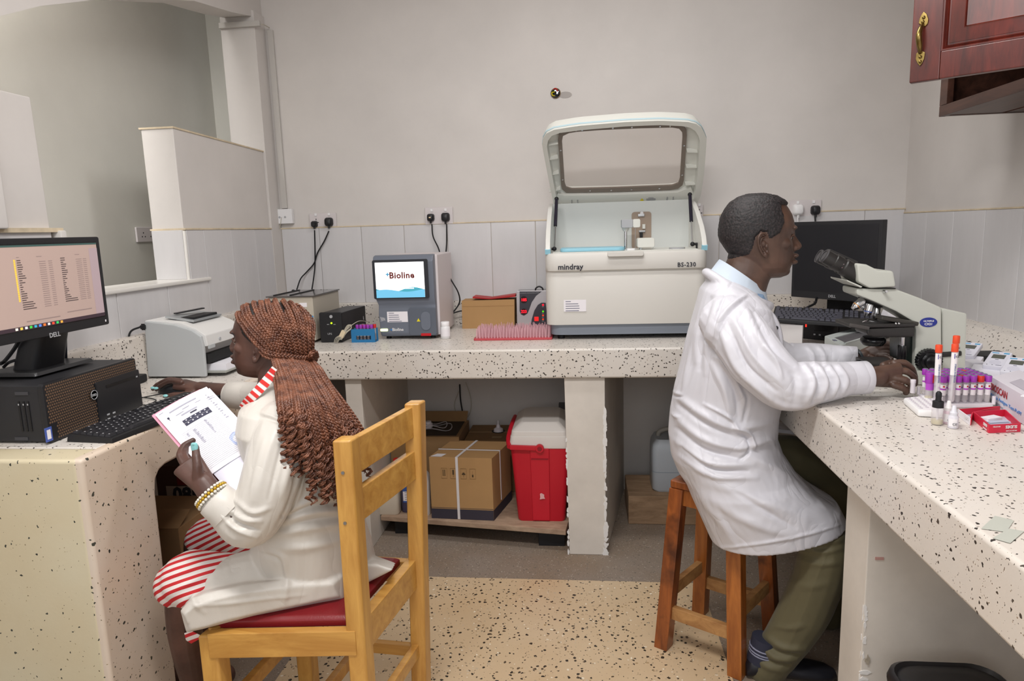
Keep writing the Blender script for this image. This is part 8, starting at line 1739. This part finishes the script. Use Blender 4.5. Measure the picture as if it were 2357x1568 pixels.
def edge_r(y): return float(np.interp(y, [825, 860, 900, 960, 1010, 1100, 1200], [726, 745, 772, 814, 846, 852, 850]))
def hangY(s, y): return float(np.interp(y, [825, 880, 940, 1200], [0, .4, 1, 1]))*float(np.interp(s, [0, .25, .5, .75, 1], [1.468, 1.475, 1.52, 1.59, 1.665])-np.interp(s, [0, .5, 1], [1.70, 1.70, 1.76]))+float(np.interp(s, [0, .5, 1], [1.70, 1.70, 1.76]))
nb = 0
def make_braid(s, t0=0.0, lift=.004, hang=True, start_tie=False, jit=1.0, yend=None, dl=0.0):
    global nb; nb += 1; rg = random.Random(nb*17+3); pts = []
    kf = [(a+rg.uniform(-2, 2)*jit, b+rg.uniform(-2, 2)*jit) for a, b in fam(s)]
    pp = smooth_path([(a, b, 0) for a, b in kf], 5)
    if not start_tie:
        i0 = int(t0*(len(pp)-1)); n_ = 0
        for q in pp[i0:]: pts.append(on_head(q.x, q.y, (lift if n_ else -.001)+dl)); n_ += 1
    tie = pp[-1]
    if not start_tie: pts[-1] = on_head(tie.x, tie.y, lift-.004)
    if hang:
        ye = yend or (1082+rg.uniform(-26, 22) if s < .28 else 1135+rg.uniform(-45, 40) if s < .72 else 1050+rg.uniform(-50, 60)); sw = rg.uniform(-.03, .03); sh = min(1, max(0, s+sw)); ph = rg.uniform(0, 6)
        ys = [850, 885, 925, 970, 1015, 1060, 1100, 1140, 1180]
        for y in [y for y in ys if y < ye-12]+[ye]:
            x = edge_l(y)+(edge_r(y)-edge_l(y))*sh**.95+2.5*math.sin(y/28+ph); pts.append(np.array(P(x, y, y=hangY(sh, y)-.002-dl+rg.uniform(-.004, .004))))
    path = catmull(pts, 6)
    return braid(path, curl=rg.uniform(.10, .17) if hang else 0, seed=nb, a=.0046*rg.uniform(.88, 1.1), T=.0265*rg.uniform(.92, 1.1))
for k in range(12): make_braid((k+.5)/12, 0, yend=None)
for k in range(11): make_braid((k+1)/12, .16+.14*(k % 2), lift=.0)
for k in range(6): make_braid((k+.6)/6, .5, lift=-.002)
for k in range(15): make_braid((k+.5)/15, 0, start_tie=True, dl=.005 if k % 2 else -.008)
for k in range(12): make_braid((k+.3)/12, 0, start_tie=True, dl=-.018)
# the two braids that tie the rest, and their knot
for dy, l_ in ((0, .0125), (9, .012)):
    pts = [on_head(a, b, l_-.004) for a, b in ((596, 800+dy), (612, 810+dy))]+[on_head(a, b, l_) for a, b in ((632, 816+dy), (660, 820+dy), (690, 823+dy), (712, 823+dy*.6), (724, 818+dy*.4))]
    braid(catmull(pts, 6), name='tie_braid', seed=90+dy)
kn_ = [on_head(a, b, l_) for a, b, l_ in ((716, 806, .014), (726, 812, .018), (730, 824, .016), (722, 832, .016), (713, 824, .018), (718, 814, .020), (728, 830, .014), (736, 848, .01))]
braid(catmull(kn_, 8), name='tie_braid', seed=99)
# ------------------------------------------------------------------ the papers she holds
A_, B_, D_ = P(357, 955, y=1.585), P(463, 897, y=1.66), P(480, 1097, y=1.49)
C_p = B_+(D_-A_); ex, ey = (B_-A_), (D_-A_); nrm = ex.cross(ey).normalized(); nrm = nrm if nrm.dot(CAM_O-A_) > 0 else -nrm
pp_ = thing('paper_sheaf', 'printed form with a blue stamp on a pink folder, in the woman\'s hand', 'papers', D_)
def pq(u, v, d=0): return A_+ex*u+ey*v+nrm*(d-.006*math.sin(PI*min(1, max(0, u)))*0)
def sheet(u0, u1, v0, v1, d, name, m, bend=.006, th=.0006):
    rows = [[pq(u0+(u1-u0)*i/8, v, d+bend*math.sin(PI*i/8)) for v in (v0, v1)] for i in range(9)]
    return MB().loft([[a, b, b-nrm*th, a-nrm*th] for a, b in rows]).build(name, m, pp_, world=True, smooth=60)
sheet(-.055, 1.0, -.035, .985, -.007, 'pink_folder', mat('pink_card', '#e39ab0', .6), bend=.004, th=.002)
sheet(.10, 1.15, .03, 1.42, -.0025, 'under_sheet', mat('bluish_paper', '#dcdae6', .8))
sheet(0, 1.12, 0, 1.0, 0, 'form_sheet', mat('form_paper', '#e9e7ec', .8))
def bar_(u0, u1, v0, v1, m, nm='printed_line', d=.0008): 
    mb = MB(); n = 5
    for i in range(n):
        a, b = u0+(u1-u0)*i/n, u0+(u1-u0)*(i+1)/n; f = lambda u: d+.006*math.sin(PI*min(1, max(0, u/1.12)))
        mb.add([pq(a, v0, f(a)), pq(b, v0, f(b)), pq(b, v1, f(b)), pq(a, v1, f(a))], [(0, 1, 2, 3)])
    return mb
M_pg = mat('form_grey_print', '#a6a6b4', .8); M_pd = mat('form_dark_print', '#3c3c4e', .8)
hd_ = MB()
for u0, u1, v, h in ((.05, .14, .030, .006), (.22, .80, .075, .016), (.45, .60, .125, .010), (.72, .84, .13, .006), (.28, .45, .155, .008), (.36, .70, .185, .016)): q = bar_(u0, u1, v, v+h, M_pg); hd_.add(q.v, q.f)
hd_.build('form_heading', M_pg, pp_, world=True)['kind'] = 'stuff'
dk = MB()
for u0, u1, v0, v1 in ((.30, .86, .262, .30), (.30, .86, .305, .345), (.52, .66, .215, .232), (.12, .16, .125, .150), (.135, .145, .15, .175)): q = bar_(u0, u1, v0, v1, M_pd, d=.0010); dk.add(q.v, q.f)
dk.build('form_table', M_pd, pp_, world=True)['kind'] = 'stuff'
gp_ = MB()
for k in range(5):
    for j in range(2): q = bar_(.36+.10*k, .385+.10*k, .272+.042*j, .285+.042*j, M_paper, d=.0013); gp_.add(q.v, q.f)
gp_.build('form_gaps', M_paper, pp_, world=True)['kind'] = 'stuff'
ln_ = MB()
for k in range(26):
    v = .40+.0215*k; q = bar_(.12, .90-.0*k, v, v+.0024, M_pg); ln_.add(q.v, q.f)
for u0, v0, v1, w_ in ((.34, .44, .66, .07), (.62, .40, .62, .06), (.20, .44, .50, .05)):
    for k in range(int((v1-v0)/.0165)): q = bar_(u0, u0+w_*random.uniform(.5, 1), v0+.0165*k-.010, v0+.0165*k-.002, M_pg, d=.0011); ln_.add(q.v, q.f)
for k in range(12): q = bar_(.98, 1.0+.02*(k % 3), .10+.035*k, .112+.035*k, M_pg); ln_.add(q.v, q.f)
for v in (.05, .075): q = bar_(.95, 1.10, v+.10, v+.104, M_pd); ln_.add(q.v, q.f)
ln_.build('form_lines', M_pg, pp_, world=True)['kind'] = 'stuff'
def ring_(r0, r1, m, nm):
    mb = MB(); c0 = (.90, .80); el = ex.length; eh = ey.length
    o = lambda r, t: pq(c0[0]+r*math.cos(t)/el, c0[1]+r*math.sin(t)/eh, .0016+.006*math.sin(PI*.8))
    mb.loft([[o(r0, 2*PI*k/32) for k in range(32)], [o(r1, 2*PI*k/32) for k in range(32)]], cap=False); mb.build(nm, m, pp_, world=True)
M_st = mat('blue_stamp_ink', '#7a92d0', .8); ring_(.0215, .0225, M_st, 'stamp_ring'); ring_(.014, .0205, mat('pale_stamp_ink', '#b4c0e4', .8), 'stamp_ring')
q = bar_(.84, .97, .795, .803, M_st, d=.0020); q.build('stamp_line', mat('red_stamp_ink', '#d06a70', .8), pp_, world=True)
